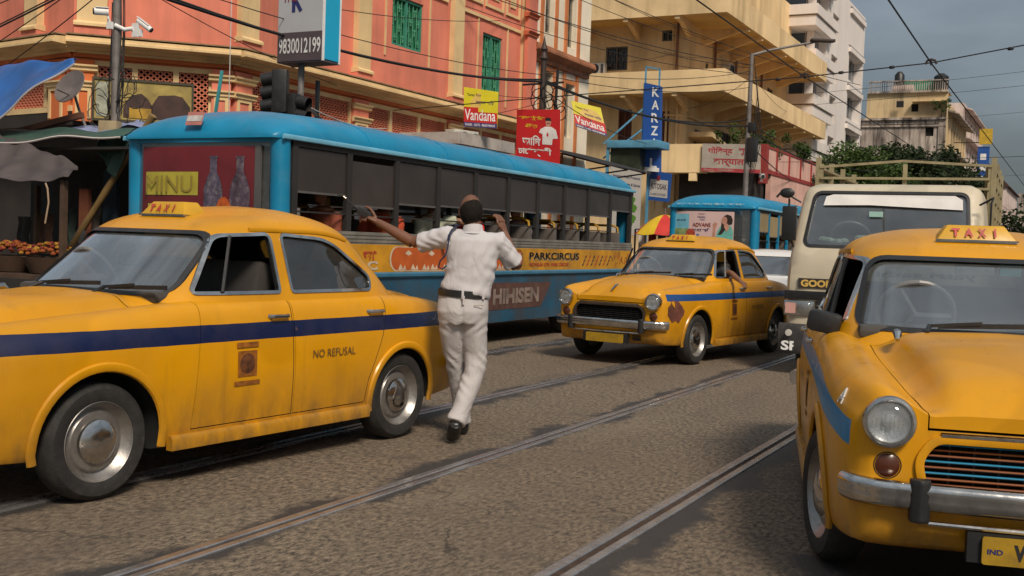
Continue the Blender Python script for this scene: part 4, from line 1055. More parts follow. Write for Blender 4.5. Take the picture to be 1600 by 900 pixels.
def thing_part(name, parent, loc, rz):
    o = bpy.data.objects.new(name, None); COL.objects.link(o); o.parent = parent; o.location = loc; o.rotation_euler = (0, 0, rz); o.empty_display_size = .1
    return o
PAINT_PLAIN = carpaint('taxi_paint_plain', YEL)
GRILLEFRAME = carpaint('grille_yellow_frame', YEL)
GRILLE_COL = [M('bar_brown', (.22, .07, .02), .45), M('bar_brown', (.22, .07, .02)), M('bar_blue', (.01, .20, .36), .4), M('bar_brown', ()), M('bar_blue', ()), M('bar_brown', ()), M('bar_brown', ()), M('bar_blue', ())]
taxi_a, _d = build_taxi('yellow taxi with navy band passing at left in front of the blue bus')
def repaint(t, mat):
    for o in kids(t):
        for ob in [o] + kids(o):
            for sl in ob.material_slots:
                if sl.material == PAINT_NAVY: sl.link = 'OBJECT'; sl.material = mat
taxi_b = copy_tree(taxi_a); taxi_b['label'] = 'yellow taxi with blue band and rust patched wing in mid road between bus and truck'
taxi_c = copy_tree(taxi_a); taxi_c['label'] = 'yellow taxi with sky blue band and black door mirror in the right foreground'
for t, loc, rz, m in ((taxi_a, (-5.075, 5.433, 0), -1.662, None), (taxi_b, (-4.667, 14.287, 0), -1.705, PAINT_BLUE), (taxi_c, (-.562, 6.621, 0), -1.323, PAINT_SKY)):
    t.location = loc; t.rotation_euler = (0, 0, rz); t['group'] = 'yellow taxis in the street'
    if m: repaint(t, m)
# right hand taxi: mirror, plate print, wing badge, worn wing, rear window strip
_fw = [w for w in kids(taxi_c) if w.name.startswith('wheel') and not w.name.startswith('wheel_arch') and w.location.x > 0]
for w in _fw: w.rotation_euler.z += R(11); w.location.y += -.012 if w.location.y < 0 else .012
def child(o, nm): return [c for c in kids(o) if c.name.split('.')[0] == nm]
mb = MB(); mb.loft([[(.60, -.715, .99), (.56, -.715, .99), (.56, -.74, .97), (.60, -.74, .97)], [(.60, -.76, 1.01), (.57, -.76, 1.01), (.57, -.785, 1.01), (.60, -.785, 1.01)], [(.62, -.79, 1.02), (.575, -.79, 1.02), (.575, -.82, 1.02), (.62, -.82, 1.02)]])
dm = mb.build('door_mirror', BLACK, taxi_c, bevel=.006)
mb = MB(); mb.cbox((.62, -.775, 1.045), (.075, .170, .112), Matrix.Rotation(R(-8), 3, 'Z') @ Matrix.Rotation(R(-10), 3, 'X')); mb.build('mirror_shell', BLACK, dm, bevel=.03)
pl = child(taxi_c, 'number_plate')[0]
mb = MB(); text(mb, 'WB', (2.1695, -.14, .283), (0, 1, 0), (0, 0, 1), .062, .105, 0, .006); mb.build('lettering', INK, pl, fix=False)
mb = MB(); text(mb, 'IND', (2.1695, -.232, .302), (0, 1, 0), (0, 0, 1), .020, .055, 0, .001); mb.build('lettering', NAVYPRINT, pl, fix=False)
mb = MB()
for a, b in (((.5, 0), (-.5, 0)), ((-.5, 0), (-.1, 1)), ((-.1, 1), (.5, 0)), ((.6, -.2), (-.6, -.2)), ((-.6, -.2), (-.6, -.7)), ((.6, -.2), (.6, -.7))):
    P_ = [(1.84 + .036 * q[0], .815 + .036 * q[1]) for q in (a, b)]
    mb.bar((P_[0][0], -car_side_y(*P_[0]) - .004, P_[0][1]), (P_[1][0], -car_side_y(*P_[1]) - .004, P_[1][1]), .006)
mb.build('wing_badge', WHITEPRINT, taxi_c)
bw = child(taxi_c, 'rear_window')[0]
mb = MB(); text(mb, 'yatri sathi', (-1.078, .24, 1.245), (0, -1, 0), (1.05, 0, 1), .075, .62, .0, .004)
mb.v = [(x + .006, y, z) for x, y, z in mb.v]; mb.build('lettering', M('grey_print', (.16, .16, .15), .6), bw, fix=False)
mb = MB(); mb.cbox((.445, .14, 1.345), (.012, .10, .06)); mb.build('screen_sticker', M('teal_sticker', (.02, .22, .23), .5), child(taxi_c, 'windscreen')[0])
for t_ in (taxi_a, taxi_b):
    g_ = child(t_, 'grille')[0]; g_.material_slots[0].link = 'OBJECT'; g_.material_slots[0].material = M('grille_dark_chrome', (.16, .12, .09), .3, .8)
    for o_ in kids(child(t_, 'grille')[0]):
        if o_.name.startswith('grille_bar'): o_.material_slots[0].link = 'OBJECT'; o_.material_slots[0].material = BLACK
# mid taxi: rust patched wing
mb = MB(); P = []
rp = random.Random(4); cx, cz = 1.86, .66
loop = [(cx + (.13 + rp.uniform(-.03, .03)) * math.cos(a) * 1.1, cz + (.135 + rp.uniform(-.03, .03)) * math.sin(a)) for a in frange(0, 2 * math.pi, 16)[:-1]]
P = [(x, car_side_y(x, z) + .004, z) for x, z in loop]; c_ = (cx, car_side_y(cx, cz) + .005, cz)
mb.add(P + [c_], [(k, (k + 1) % 16, 16) for k in range(16)]); mb.build('primer_patch', M('rust_primer', (.12, .035, .022), .8, 0, .5, 8, .1, 30, (.3, .13, .01), .5), taxi_b, smooth=True)

# ------------------------------------------------------------------ city buses (x forward)
BLUE = M('bus_blue', (.004, .215, .40), .38, 0, .25, 1.2, .05, 8, (.14, .25, .30), .40)
BLUESKIRT = M('bus_blue_skirt', (.014, .085, .155), .55, 0, .35, 1.1, .15, 9, (.055, .045, .038), .9, dlo=.42, dhi=.66)
BUSYEL = M('bus_yellow_band', (.58, .27, .010), .55, 0, .3, 2, .08, 10, (.09, .055, .025), .75, dlo=.44, dhi=.70)
BUSGREY = M('bus_grey_strip', (.24, .22, .19), .6, .2, .35, 3, .1, 20, (.07, .06, .05), .6)
BUSDARK = M('bus_window_frame', (.022, .020, .019), .6)
SHUT = M('bus_shutter', (.040, .032, .029), .35, 0, .3, 1.6, .10, 6, (.030, .025, .023), .7)
SHUT2 = M('bus_shutter_ochre', (.30, .22, .11), .5, 0, .25, 1.6)
SEATBACK = M('bus_seat', (.10, .085, .075), .7, 0, .25, 4)
HANDRAIL = M('bus_yellow_rail', (.40, .22, .012), .4)
L, HW, NW = 9.55, 1.04, 10
ZS, ZW0, ZW1, ZD = .30, 1.45, 2.30, 2.36
def bus_roof(front_over=.16):
    rings = []
    zt = lambda x: 2.70 - .0 * x
    xs = [(front_over, .0), (front_over - .02, .22), (front_over - .10, .50), (front_over - .28, .76), (front_over - .55, .93), (-.9, 1.0), (-2, 1.0)] + [(-k, 1.0) for k in range(3, 9)] + [(-L + .7, 1.0), (-L + .35, .9), (-L + .12, .62), (-L, .3), (-L - .02, 0)]
    for x, k in xs:
        h = .34 * k; w = HW + .02 - (.10 * (1 - k) ** 2); ring = []
        for a in frange(0, math.pi, 20):
            c, s_ = math.cos(a), math.sin(a); r = (abs(c) ** 2.6 + abs(s_) ** 2.6) ** (-1 / 2.6)
            ring.append((x, w * r * c, ZD + h * r * s_))
        rings.append(ring + [(x, -w, ZD - .02), (x, w, ZD - .02)])
    m = MB(); m.loft(rings); return m
def build_bus(label, front):
    t = thing('bus', label, 'bus')
    roof = bus_roof().build('roof', BLUE, t, smooth=True, sharp=60)
    mb = MB()
    for x in (-1.4, -3.1, -4.9, -6.6, -8.2):
        P = []
        for a in frange(.12, math.pi - .12, 16):
            c, s_ = math.cos(a), math.sin(a); r = (abs(c) ** 2.6 + abs(s_) ** 2.6) ** (-1 / 2.6); P.append((x, (HW + .022) * r * c, ZD + .342 * r * s_))
        mb = MB(); mb.tube(P, .007, 5); mb.build('roof_seam', BLUE, roof)
    for s in (-1, 1):
        mb = MB(); mb.tube([(.10, s * (HW + .03), ZD - .005), (-L, s * (HW + .03), ZD - .005)], [(.014, .026)] * 2, 8); mb.build('drip_rail', M('bus_blue_pale', (.16, .42, .58), .35), t, smooth=True)
        mb = MB(); mb.box((0, s * (HW - .05), ZS), (-L, s * HW, .94)); mb.build('skirt_panel', BLUESKIRT, t)
        mb = MB(); mb.box((.01, s * (HW - .05), 1.0), (-L, s * (HW + .004), 1.315)); mb.build('yellow_band', BUSYEL, t)
        mb = MB(); mb.loft([[(x, s * (HW - .04), .935), (x, s * (HW + .012), .935), (x, s * (HW + .035), .955), (x, s * (HW + .035), .985), (x, s * (HW + .012), 1.004), (x, s * (HW - .04), 1.004)] for x in (.01, -L)]); mb.build('rub_rail', M('bus_blue_rail', (.03, .16, .27), .4, 0, .2, 4, 0, 1, (.1, .09, .08), .4), t)
        mb = MB(); mb.box((.005, s * (HW - .05), 1.315), (-L, s * (HW + .001), 1.45))
        for z in (1.335, 1.375, 1.415): mb.box((.005, s * HW, z), (-L, s * (HW + .008), z + .012))
        mb.build('sill_strip', BUSGREY, t)
        mb = MB(); mb.box((-.1, s * (HW - .05), ZW1 - .02), (-L, s * (HW - .004), ZD - .02)); mb.build('window_header', BUSDARK, t)
        # window bays
        pw = (L - .22) / NW
        for k in range(NW + 1):
            x = -.14 - k * pw; mb = MB(); mb.box((x + .045, s * (HW - .055), 1.45), (x - .045, s * (HW - .002), ZW1 - .02)); mb.build('window_pillar', BUSDARK if front == 'red' else BLUE, t)
        for k in range(NW):
            x0, x1 = -.14 - k * pw - .05, -.14 - (k + 1) * pw + .05; drop = (.46, .56, .50, .48, .47, .46, .44, .45, .42, .30)[k]
            w = MB().box((x0, s * (HW - .034), ZW1 - .03 - (.06 if k == 1 else 0)), (x1, s * (HW - .022), ZW1 - drop)).build('window_shutter', SHUT if front == 'red' else (SHUT2), t)
            mb = MB()
            for a in (0, 1): mb.box((x0 - (.0 if a == 0 else .0), s * (HW - .036), ZW1 - drop - .022), (x1, s * (HW - .014), ZW1 - drop))
            mb.v = mb.v[:8]; mb.f = mb.f[:6]; mb.mi = mb.mi[:6]
            mb.build('shutter_frame', M('dull_alu', (.16, .15, .145), .45, .5), w)
            if k < NW - 1:
                mb = MB()
                for z in (1.63,): mb.bar((x0, s * (HW - .02), z), (x1, s * (HW - .02), z), .016)
                mb.build('window_bar', BUSDARK, w)
    # tail, floor, inside
    mb = MB(); mb.box((-L + .05, -HW + .05, ZS), (-L, HW - .05, 1.45)); mb.build('tail_panel', BLUESKIRT, t)
    mb = MB(); mb.box((-L + .05, -HW + .05, 1.45), (-L + .01, -.75, ZD)); mb.box((-L + .05, .75, 1.45), (-L + .01, HW - .05, ZD)); mb.box((-L + .05, -.75, 2.15), (-L + .01, .75, ZD)); mb.build('tail_panel', BLUE, t)
    mb = MB(); mb.box((-.05, -HW + .06, .80), (-L + .06, HW - .06, .86)); mb.build('floor', CABIN, t)
    mb = MB(); mb.box((-.9, -HW + .07, ZD - .025), (-L + .06, HW - .07, ZD - .022)); mb.build('ceiling', M('bus_ceiling', (.06, .06, .06), .8), t)
    for k in range(10):
        x = -1.2 - k * .86
        for y in ((.62, -.62) if k > 3 or front != 'red' else (-.62,)):
            mb = MB(); mb.box((x, y - .40, 1.0), (x - .10, y + .40, 1.62)); st = mb.build('seat', SEATBACK, t, bevel=.03)
            mb = MB(); mb.tube([(x - .05, y - .38, 1.56), (x - .05, y - .36, 1.70), (x - .05, y - .28, 1.74), (x - .05, y + .28, 1.74), (x - .05, y + .36, 1.70), (x - .05, y + .38, 1.56)], .020, 7); mb.build('grab_rail', HANDRAIL, st, smooth=True)
    for x in (-1.9, -4.3, -6.9):
        mb = MB(); mb.tube([(x, .15, .85), (x, .15, 2.33)], .018, 6); mb.build('pole', HANDRAIL, t, smooth=True)
    # front
    def frontsheet(z0, z1, mat, name, g=0.0, y0=-HW, y1=HW):
        m = MB(); rings = []
        for y in frange(y0, y1, 12):
            q = .10 * (1 - (abs(y) / HW) ** 2.4) + .02 + g
            rings.append([(q - .05, y, z0), (q, y, z0), (q, y, z1), (q - .05, y, z1)])
        m.loft(rings); return m.build(name, mat, t, smooth=True)
    frontsheet(ZS, .94, BLUESKIRT, 'front_skirt'); frontsheet(.94, 1.38, BUSYEL, 'front_band'); frontsheet(1.38, 1.48, BUSGREY, 'front_sill', .004); frontsheet(2.30, ZD + .01, BLUE, 'front_header', .02)
    mb = MB(); mb.box((-.02, -HW, .30), (-.15, HW, .42)); mb.build('front_bumper', BLACK, t)
    for s in (-1, 1):
        mb = MB(); mb.tube([(-.02, s * (HW - .085), 1.40), (.0, s * (HW - .085), 2.36)], [(.10, .10)] * 2, 14); mb.build('corner_pillar', BLUE, t, smooth=True)
        lamp = thing_part('headlight', t, (.08, s * .72, .75), 0); mb = MB(); mb.lathe([(.10, -.04), (.115, .02), (.095, .03), (0, .05)], (0, 0, 0), 'x', 20); mb.build('lens', LENS, lamp, smooth=True)
    for x in (-1.7, -7.2):
        for s in (-1, 1):
            w = thing_part('wheel', t, (x, s * .86, .46), 0 if s > 0 else math.pi)
            mb = MB(); mb.lathe([(.25, -.12), (.40, -.13), (.45, -.09), (.46, 0), (.45, .09), (.40, .13), (.25, .11)], (0, 0, 0), 'y', 32); mb.build('tyre', RUBBER, w, smooth=True)
            mb = MB(); mb.lathe([(.25, -.1), (.26, .10), (.22, .06), (.10, .05), (.08, .11), (0, .12)], (0, 0, 0), 'y', 24); mb.build('rim', STEEL, w, smooth=True)
    mb = MB(); mb.box((-2.4, -.8, .35), (-6.4, .8, .7)); mb.box((-.4, -.6, .4), (-9.2, .6, .78)); mb.build('chassis', UNDER, t)
    def front_pt(y, z, g=0.0): return (.10 * (1 - (abs(y) / HW) ** 2.4) + .02 + g, y, z)
    def front_panel(y0, y1, z0, z1, mat, name, par, g):
        m = MB(); ys = frange(y0, y1, 8); m.add([front_pt(y, z0, g) for y in ys] + [front_pt(y, z1, g) for y in ys], [(k, k + 1, k + 10, k + 9) for k in range(8)]); return m.build(name, mat, par, fix=False)
    if front == 'red':
        wsc = frontsheet(1.48, 2.30, GLASS, 'windscreen', -.004, -HW + .17, HW - .17)
        brd = front_panel(-.80, .72, 1.48, 2.26, M('board_red', (.15, .016, .022), .45, 0, .35, 1.5, 0, 1, (.12, .02, .02), .6), 'destination_board', t, .014)
        front_panel(-.74, .02, 1.76, 2.00, M('board_yellow', (.42, .36, .045), .5, 0, .2, 4), 'board_panel', brd, .019)
        front_panel(-.70, .02, 1.50, 1.67, MATS['board_yellow'], 'board_panel', brd, .019)
        mb = MB(); text(mb, 'MINU', (.135, -.69, 1.79), (0, 1, 0), (0, 0, 1), .17, .64, .012, 0); mb.build('lettering', M('board_olive', (.27, .20, .035), .5), brd, fix=False)
        mb = MB(); [mb.box((.137, -.62 + q * .16, 1.54), (.139, -.62 + q * .16 + .09, 1.62)) for q in range(4)]; mb.build('lettering', INK, brd, fix=False)
        for yb, col in ((.22, (.085, .070, .11)), (.55, (.075, .050, .075))):
            mb = MB(); prof = [(.12, 1.50), (.12, 1.82), (.09, 1.92), (.045, 2.0), (.045, 2.14), (.06, 2.16)]
            P = [front_pt(yb + w, z, .020) for w, z in prof] + [front_pt(yb - w, z, .020) for w, z in prof[::-1]]; mb.add(P, [tuple(range(len(P)))]); mb.build('printed_bottle', M('bottle_print_%d' % int(yb * 100), col, .5, 0, .6, 9, 0, 1, (.5, .45, .45), .5), brd, fix=False)
        mb = MB(); P = [front_pt(.36 + .09 * math.cos(a), 1.62 + .13 * math.sin(a), .024) for a in frange(0, 6.28, 14)[:-1]]; mb.add(P, [tuple(range(14))]); mb.build('printed_label', M('orange_print', (.46, .09, .015), .5, 0, .4, 8), brd, fix=False)
        mb = MB(); mb.box((.075, .72, 1.48), (.10, .79, 2.27)); mb.build('screen_divider', M('dull_alu', ()), t)
        pz = MB(); pz.add([(.185 - .0, -.13, 2.47), (.185, .09, 2.47), (.135, .09, 2.61), (.135, -.13, 2.61)], [(0, 1, 2, 3)]); sp_ = pz.build('route_plate', M('plate_pink', (.42, .16, .13), .5, 0, .2, 6), t)
        pz = MB(); pz.add([(.1708, -.12, 2.51), (.1708, .08, 2.51), (.1488, .08, 2.571), (.1488, -.12, 2.571)], [(0, 1, 2, 3)]); pz.v = [(x + .0035, y, z) for x, y, z in pz.v]; pz.build('route_plate_band', M('plate_white', (.50, .47, .45), .5, 0, .3, 14), sp_)
    else:
        frontsheet(1.48, 2.30, GLASS, 'windscreen', -.004, -HW + .17, HW - .17)
        brd = front_panel(-.98, .52, 1.52, 2.26, M('advert_pink', (.62, .44, .42), .5, 0, .08, 1), 'advert_board', t, .016)
        front_panel(-.98, .52, 1.52, 1.60, MAROON, 'board_panel', brd, .019)
        front_panel(-.94, -.55, 1.63, 2.20, M('packet_blue', (.16, .44, .56), .5, 0, .3, 4), 'printed_packet', brd, .019)
        front_panel(-.94, -.55, 1.72, 1.86, M('packet_field', (.22, .30, .12), .5, 0, .4, 8), 'printed_packet', brd, .021)
        front_panel(-.94, -.55, 1.63, 1.72, M('packet_foot', (.05, .07, .16), .5, 0, .4, 8), 'printed_packet', brd, .021)
        mb = MB(); P = [front_pt(-.50 + .115 * math.cos(a), 1.73 + .125 * math.sin(a), .024) for a in frange(0, 2 * math.pi, 18)[:-1]]; mb.add(P, [tuple(range(18))]); mb.build('printed_plate', M('curry_red', (.40, .06, .03), .5, 0, .5, 25), brd, fix=False)
        def ft(s_, y, z, h, w, mat, bold=.003): 
            m = MB(); text(m, s_, (0, 0, 0), (0, 1, 0), (0, 0, 1), h, w, 0, bold); m.v = [front_pt(y + v[1], z + v[2], .0235 + v[0]) for v in m.v]; m.build('lettering', mat, brd, fix=False)
        ft('ADVANS', -.46, 1.905, .09, .44, M('brown_red_print', (.22, .03, .02), .5)); ft('\u09b8\u09cb\u09df\u09be \u09ac\u09dc\u09bf', -.46, 1.79, .085, .42, NAVYPRINT); ft('5', -.36, 1.63, .11, .075, M('print_blue', (.05, .16, .40), .5), .008); ft('Rs', -.27, 1.64, .05, .08, MATS['print_blue'])
        ft('Healthy', -.34, 2.10, .055, .19, NAVYPRINT, .001); ft('Tasty', -.29, 2.045, .045, .13, NAVYPRINT, .001); ft('Soyabari', -.32, 2.185, .03, .15, INK, .001); ft('ADVANS', -.87, 2.03, .045, .24, NAVYPRINT, .001)
        ft('\u2022 soya  \u2022 protein  \u2022 nutri  \u2022 health', -.82, 1.54, .032, 1.1, WHITEPRINT, .001)
        # printed portrait: plain figure of a woman in a green dress
        def flat(pts, mat, g): 
            m = MB(); m.add([front_pt(y, z, g) for y, z in pts], [tuple(range(len(pts)))]); m.build('printed_figure', mat, brd, fix=False)
        flat([(.10, 1.60), (.50, 1.60), (.51, 1.80), (.46, 1.93), (.34, 1.98), (.20, 1.92), (.14, 1.80)], M('green_dress', (.14, .42, .36), .5, 0, .2, 6), .021)
        flat([(.15, 1.72), (.22, 1.85), (.24, 2.05), (.28, 2.16), (.36, 2.20), (.45, 2.17), (.49, 2.08), (.48, 1.98), (.40, 1.96), (.33, 1.85), (.24, 1.74)], M('hair_print', (.03, .018, .015), .5), .023)
        flat([(.30 + .066 * math.cos(a), 2.06 + .09 * math.sin(a)) for a in frange(0, 2 * math.pi, 16)[:-1]], M('skin_print', (.50, .25, .18), .5), .025)
        flat([(.29, 2.0), (.38, 1.99), (.42, 1.90), (.36, 1.80), (.30, 1.90)], MATS['skin_print'], .0245); flat([(.02, 1.60), (.09, 1.60), (.10, 1.88), (.14, 1.98), (.08, 2.02), (.03, 1.97), (.04, 1.86)], MATS['skin_print'], .022)
        m = MB(); text(m, '\u09aa\u09be\u09b0\u09cd\u0995 \u09b8\u09be\u09b0\u09cd\u0995\u09be\u09b8 - \u09b9\u09be\u0993\u09dc\u09be \u09b8\u09cd\u099f\u09c7\u09b6\u09a8 - \u09ac\u09be\u0997\u09ac\u09be\u099c\u09be\u09b0', (.19, -.85, 2.40), (0, 1, 0), (-.05, 0, .15), .06, 1.6, .004, .003); m.build('lettering', M('header_print', (.45, .55, .60), .5), t, fix=False)
    return t
bus_a = build_bus('long blue city bus with yellow painted band and dark open windows behind the officer', 'red')
bus_a.location = (-7.03 - HW + .0, 8.78, 0); bus_a.rotation_euler = (0, 0, -math.pi / 2)
bus_b = build_bus('second blue bus with a pink advertisement across its windscreen beyond the middle taxi', 'ad')
bus_b.location = (-7.60, 25.0, 0); bus_b.rotation_euler = (0, 0, -math.pi / 2)
for b in (bus_a, bus_b): b['group'] = 'blue city buses'
# painted side of the first bus (left side, y = +HW, reading towards the tail)
def side_text(s, xa, z, w, h, mat, bold=.004, par=None): lettering(s, mat, par or bus_a, (-xa, HW + .006, z), (-1, 0, 0), (0, 0, 1), h, w, .003, bold)
def side_poly(pts, mat, g=.006, name='painted_panel'):
    m = MB(); m.add([(-x, HW + g, z) for x, z in pts], [tuple(range(len(pts)))]); return m.build(name, mat, bus_a, fix=False)
rs0 = random.Random(17); ORP = M('bus_orange_panel', (.50, .10, .015), .55, 0, .25, 5); PALEP = M('bus_pale_paint', (.62, .50, .36), .55, 0, .3, 6)
def capsule(x0, x1, z0, z1, g, mat):
    r = (z1 - z0) / 2; cz = (z0 + z1) / 2
    side_poly([(x0 + r - r * math.cos(a), cz + r * math.sin(a)) for a in frange(-math.pi / 2, math.pi / 2, 10)] + [(x1 - r + r * math.cos(a), cz + r * math.sin(a)) for a in frange(math.pi / 2, -math.pi / 2, 10)], mat, g)
capsule(1.88, 4.93, 1.015, 1.30, .0055, PALEP); capsule(1.91, 4.90, 1.025, 1.29, .0065, ORP)
for k in range(11):
    x = 2.06 + k * .245 + rs0.uniform(-.04, .04); side_poly([(x, 1.03), (x + .05, 1.10), (x + .10, 1.035), (x + .14, 1.085), (x + .17, 1.03)], PALEP, .0075, 'painted_flame'); 
for x in (2.2, 2.72, 3.25, 3.8, 4.3): side_poly([(x, 1.22), (x + .07, 1.26), (x + .15, 1.22), (x + .08, 1.195)], PALEP, .0075, 'painted_flame')
side_poly([(5.16 + .13 * math.cos(a), 1.155 + .145 * math.sin(a)) for a in frange(0, 2 * math.pi, 20)[:-1]], M('olive_print', (.12, .09, .03), .5), .0062); side_poly([(5.16 + .108 * math.cos(a), 1.155 + .128 * math.sin(a)) for a in frange(0, 2 * math.pi, 20)[:-1]], ORP, .0072)
side_text('12', 5.11, 1.17, .10, .08, PALEP, .004); side_text('C', 5.12, 1.07, .06, .07, MAROON)
side_text('PARKCIRCUS', 5.47, 1.145, 1.78, .115, PALEP, .014); side_text('PARKCIRCUS', 5.48, 1.15, 1.77, .11, M('bus_violet_print', (.045, .018, .035), .5), .006)
side_text('HOWRAH STN  PARK CIRCUS', 5.50, 1.055, 1.35, .055, M('bus_red_print', (.40, .05, .02), .5), .003)
RDP = M('bus_red_print', ())
rs = random.Random(11)
for k in range(7):
    x = 7.40 + k * .17; mm = RDP if k % 2 else MATS['bus_violet_print']
    for q in range(3): side_poly([(x + q * .05, 1.05 + q * .06), (x + q * .05 + .07, 1.09 + q * .06), (x + q * .05 + .055, 1.115 + q * .06), (x + q * .05 - .012, 1.075 + q * .06)], mm, .0062, 'painted_mark')
for k in range(26):
    x = 8.65 + k * .032 + rs.uniform(-.02, .02); z = 1.05 + rs.uniform(0, .16); a = rs.uniform(.3, 2.2); l = rs.uniform(.05, .11); dx, dz = l * math.cos(a), l * math.sin(a)
    side_poly([(x, z), (x + .02, z), (x + dx + .02, z + dz), (x + dx, z + dz)], RDP if k % 3 else MATS['bus_violet_print'], .0062 + k * .00004, 'painted_mark')
side_text('\u0986', 1.35, 1.13, .26, .12, RDP, .008); side_text('C', 1.42, 1.03, .22, .10, PALEP, .01)
sk = side_poly([(4.25, .47), (5.92, .47), (6.25, .82), (4.30, .84)], M('skirt_brown_panel', (.10, .045, .035), .7, 0, .4, 4, 0, 1, (.2, .14, .10), .5), .004)
side_text('HIHISEN', 4.42, .54, 1.42, .22, M('skirt_faded_print', (.24, .18, .15), .7, 0, .4, 6), .016)

# ------------------------------------------------------------------ goods truck
TBEIGE = carpaint('truck_beige', (.56, .49, .365), rough=.42)
RACK = M('rack_olive_paint', (.31, .26, .145), .7, 0, .25, 5, .1, 40, (.10, .06, .03), .6)
tr = thing('goods_truck', 'beige goods truck with olive railed load body behind the right foreground taxi', 'truck', (-1.97, 13.0, 0), -math.pi / 2 + R(2))
def tsec(z):  # cab plan half width and front x by height
    return smooth_interp([.55, .8, 1.05, 1.45, 2.05, 2.16, 2.22], [1.04, 1.06, 1.06, 1.04, .985, .95, .85])(z), smooth_interp([.55, 1.05, 1.30, 1.50, 2.0, 2.16, 2.22], [.16, .16, .12, .02, -.24, -.33, -.50])(z)
def tring(z, n=88, g=0.0):
    w, xf = tsec(z); xr = -1.5; c, a = (xf + xr) / 2, (xf - xr) / 2 + g; out = []
    for k in range(n):
        t = 2 * math.pi * k / n; ct, st = math.cos(t), math.sin(t); e = 13.0; r = (abs(ct) ** e + abs(st) ** e) ** (-1 / e); out.append((c + a * r * ct, (w + g) * r * st, z))
    return out
mb = MB(); mb.loft([tring(z) for z in frange(.55, 2.1, 24) + [2.14, 2.17, 2.20, 2.22]]); cabm = mb.mesh('cab', [TBEIGE, CABIN])
TW = rounded([(-.875, 1.49), (.875, 1.49), (.82, 2.10), (-.82, 2.10)], .08)
cut = MB(); cut.prism(TW, -.9, .4, 'yz')
cabm = boolean(cabm, cut.mesh('c', CABIN))
c2 = MB()
for s in (-1,): c2.prism(rounded([(-.28, 1.5), (-.42, 2.02), (-1.0, 2.02), (-1.0, 1.5)], .05), s * .80, s * 1.2)
cabm = boolean(cabm, c2.mesh('c', CABIN)); smooth_mesh(cabm, 40); cab_o = link('cab', cabm, tr)
sk1 = MB(); zz = frange(1.40, 2.15, 16); a_ = [tring(z, g=-.012) for z in zz]; b_ = [tring(z, g=-.018) for z in zz]; sk1.loft(a_, caps=False); k0 = len(sk1.v); sk1.loft(b_, caps=False)
for k in range(88):
    q = (k + 1) % 88; e = 16 * 88; sk1.f += [(k, q, k0 + q, k0 + k), (e + k, k0 + e + k, k0 + e + q, e + q)]; sk1.mi += [0, 0]
wsm = boolean(sk1.mesh('s', GLASS), MB().prism(inset(TW, -.01), -.9, .4, 'yz').mesh('c', GLASS), 'INTERSECT'); wsm.materials.clear(); wsm.materials.append(GLASS); smooth_mesh(wsm, 60); tws = link('windscreen', wsm, tr)
sk2 = MB(); a_ = [tring(z, g=.008) for z in zz]; b_ = [tring(z, g=-.008) for z in zz]; sk2.loft(a_, caps=False); sk2.loft(b_, caps=False)
for k in range(88):
    q = (k + 1) % 88; e = 16 * 88; sk2.f += [(k, q, k0 + q, k0 + k), (e + k, k0 + e + k, k0 + e + q, e + q)]; sk2.mi += [0, 0]
gm = boolean(sk2.mesh('s', BLACK), band(inset(TW, -.03), inset(TW, .006), 'yz', -.9, .4).mesh('c', BLACK), 'INTERSECT'); gm.materials.clear(); gm.materials.append(BLACK); smooth_mesh(gm, 40); link('window_seal', gm, tws)
mb = MB(); mb.prism([(-.72, 1.955), (-.2, 1.965), (.3, 1.945), (.79, 1.925), (.78, 2.04), (.70, 2.085), (-.62, 2.085), (-.70, 2.06)], -.300, -.292, 'yz'); mb.v = [(x + (2.05 - z) * .5 + .052 - .05 * abs(y) ** 6, y, z) for x, y, z in mb.v]; mb.build('sun_strip', M('white_strip', (.70, .67, .64), .6, 0, .1, 5), tws)
mb = MB(); mb.cbox((-.135, -.12, 1.86), (.006, .15, .06)); mb.build('screen_sticker', M('pale_green_sticker', (.35, .55, .48), .5), tws)
mb = MB(); mb.box((-.60, -.85, 1.36), (-.08, .85, 1.50)); mb.build('dashboard', M('dashboard_grey', ()), tr, bevel=.03)
mb = MB(); rr = Matrix.Rotation(R(-50), 3, 'Y'); c0 = Vector((-.38, -.42, 1.60)); mb.tube([c0 + rr @ Vector((.22 * math.cos(a), .22 * math.sin(a), 0)) for a in frange(0, 2 * math.pi, 24)], .015, 6, False); mb.build('steering_wheel', MATS['steering_wheel_black'], tr, smooth=True)
mb = MB(); mb.box((-1.2, -.85, 1.2), (-1.05, .85, 1.85)); mb.build('seat', MATS['seat_vinyl'], tr, bevel=.04)
rt = random.Random(8); mb = MB()
for k in range(5): mb.ball((-.12 + rt.uniform(-.04, .02), -.70 + k * .06, 1.53 + rt.uniform(0, .03)), (.05, .06, .035), 7, 5)
for k in range(4): mb.ball((-.16, -.30 + k * .05, 1.57 + rt.uniform(0, .04)), (.05, .06, .03), 7, 5)
mb.build('dashboard_cloths', M('crumpled_cloth', (.34, .44, .36), .9, 0, .5, 14), tr, smooth=True)
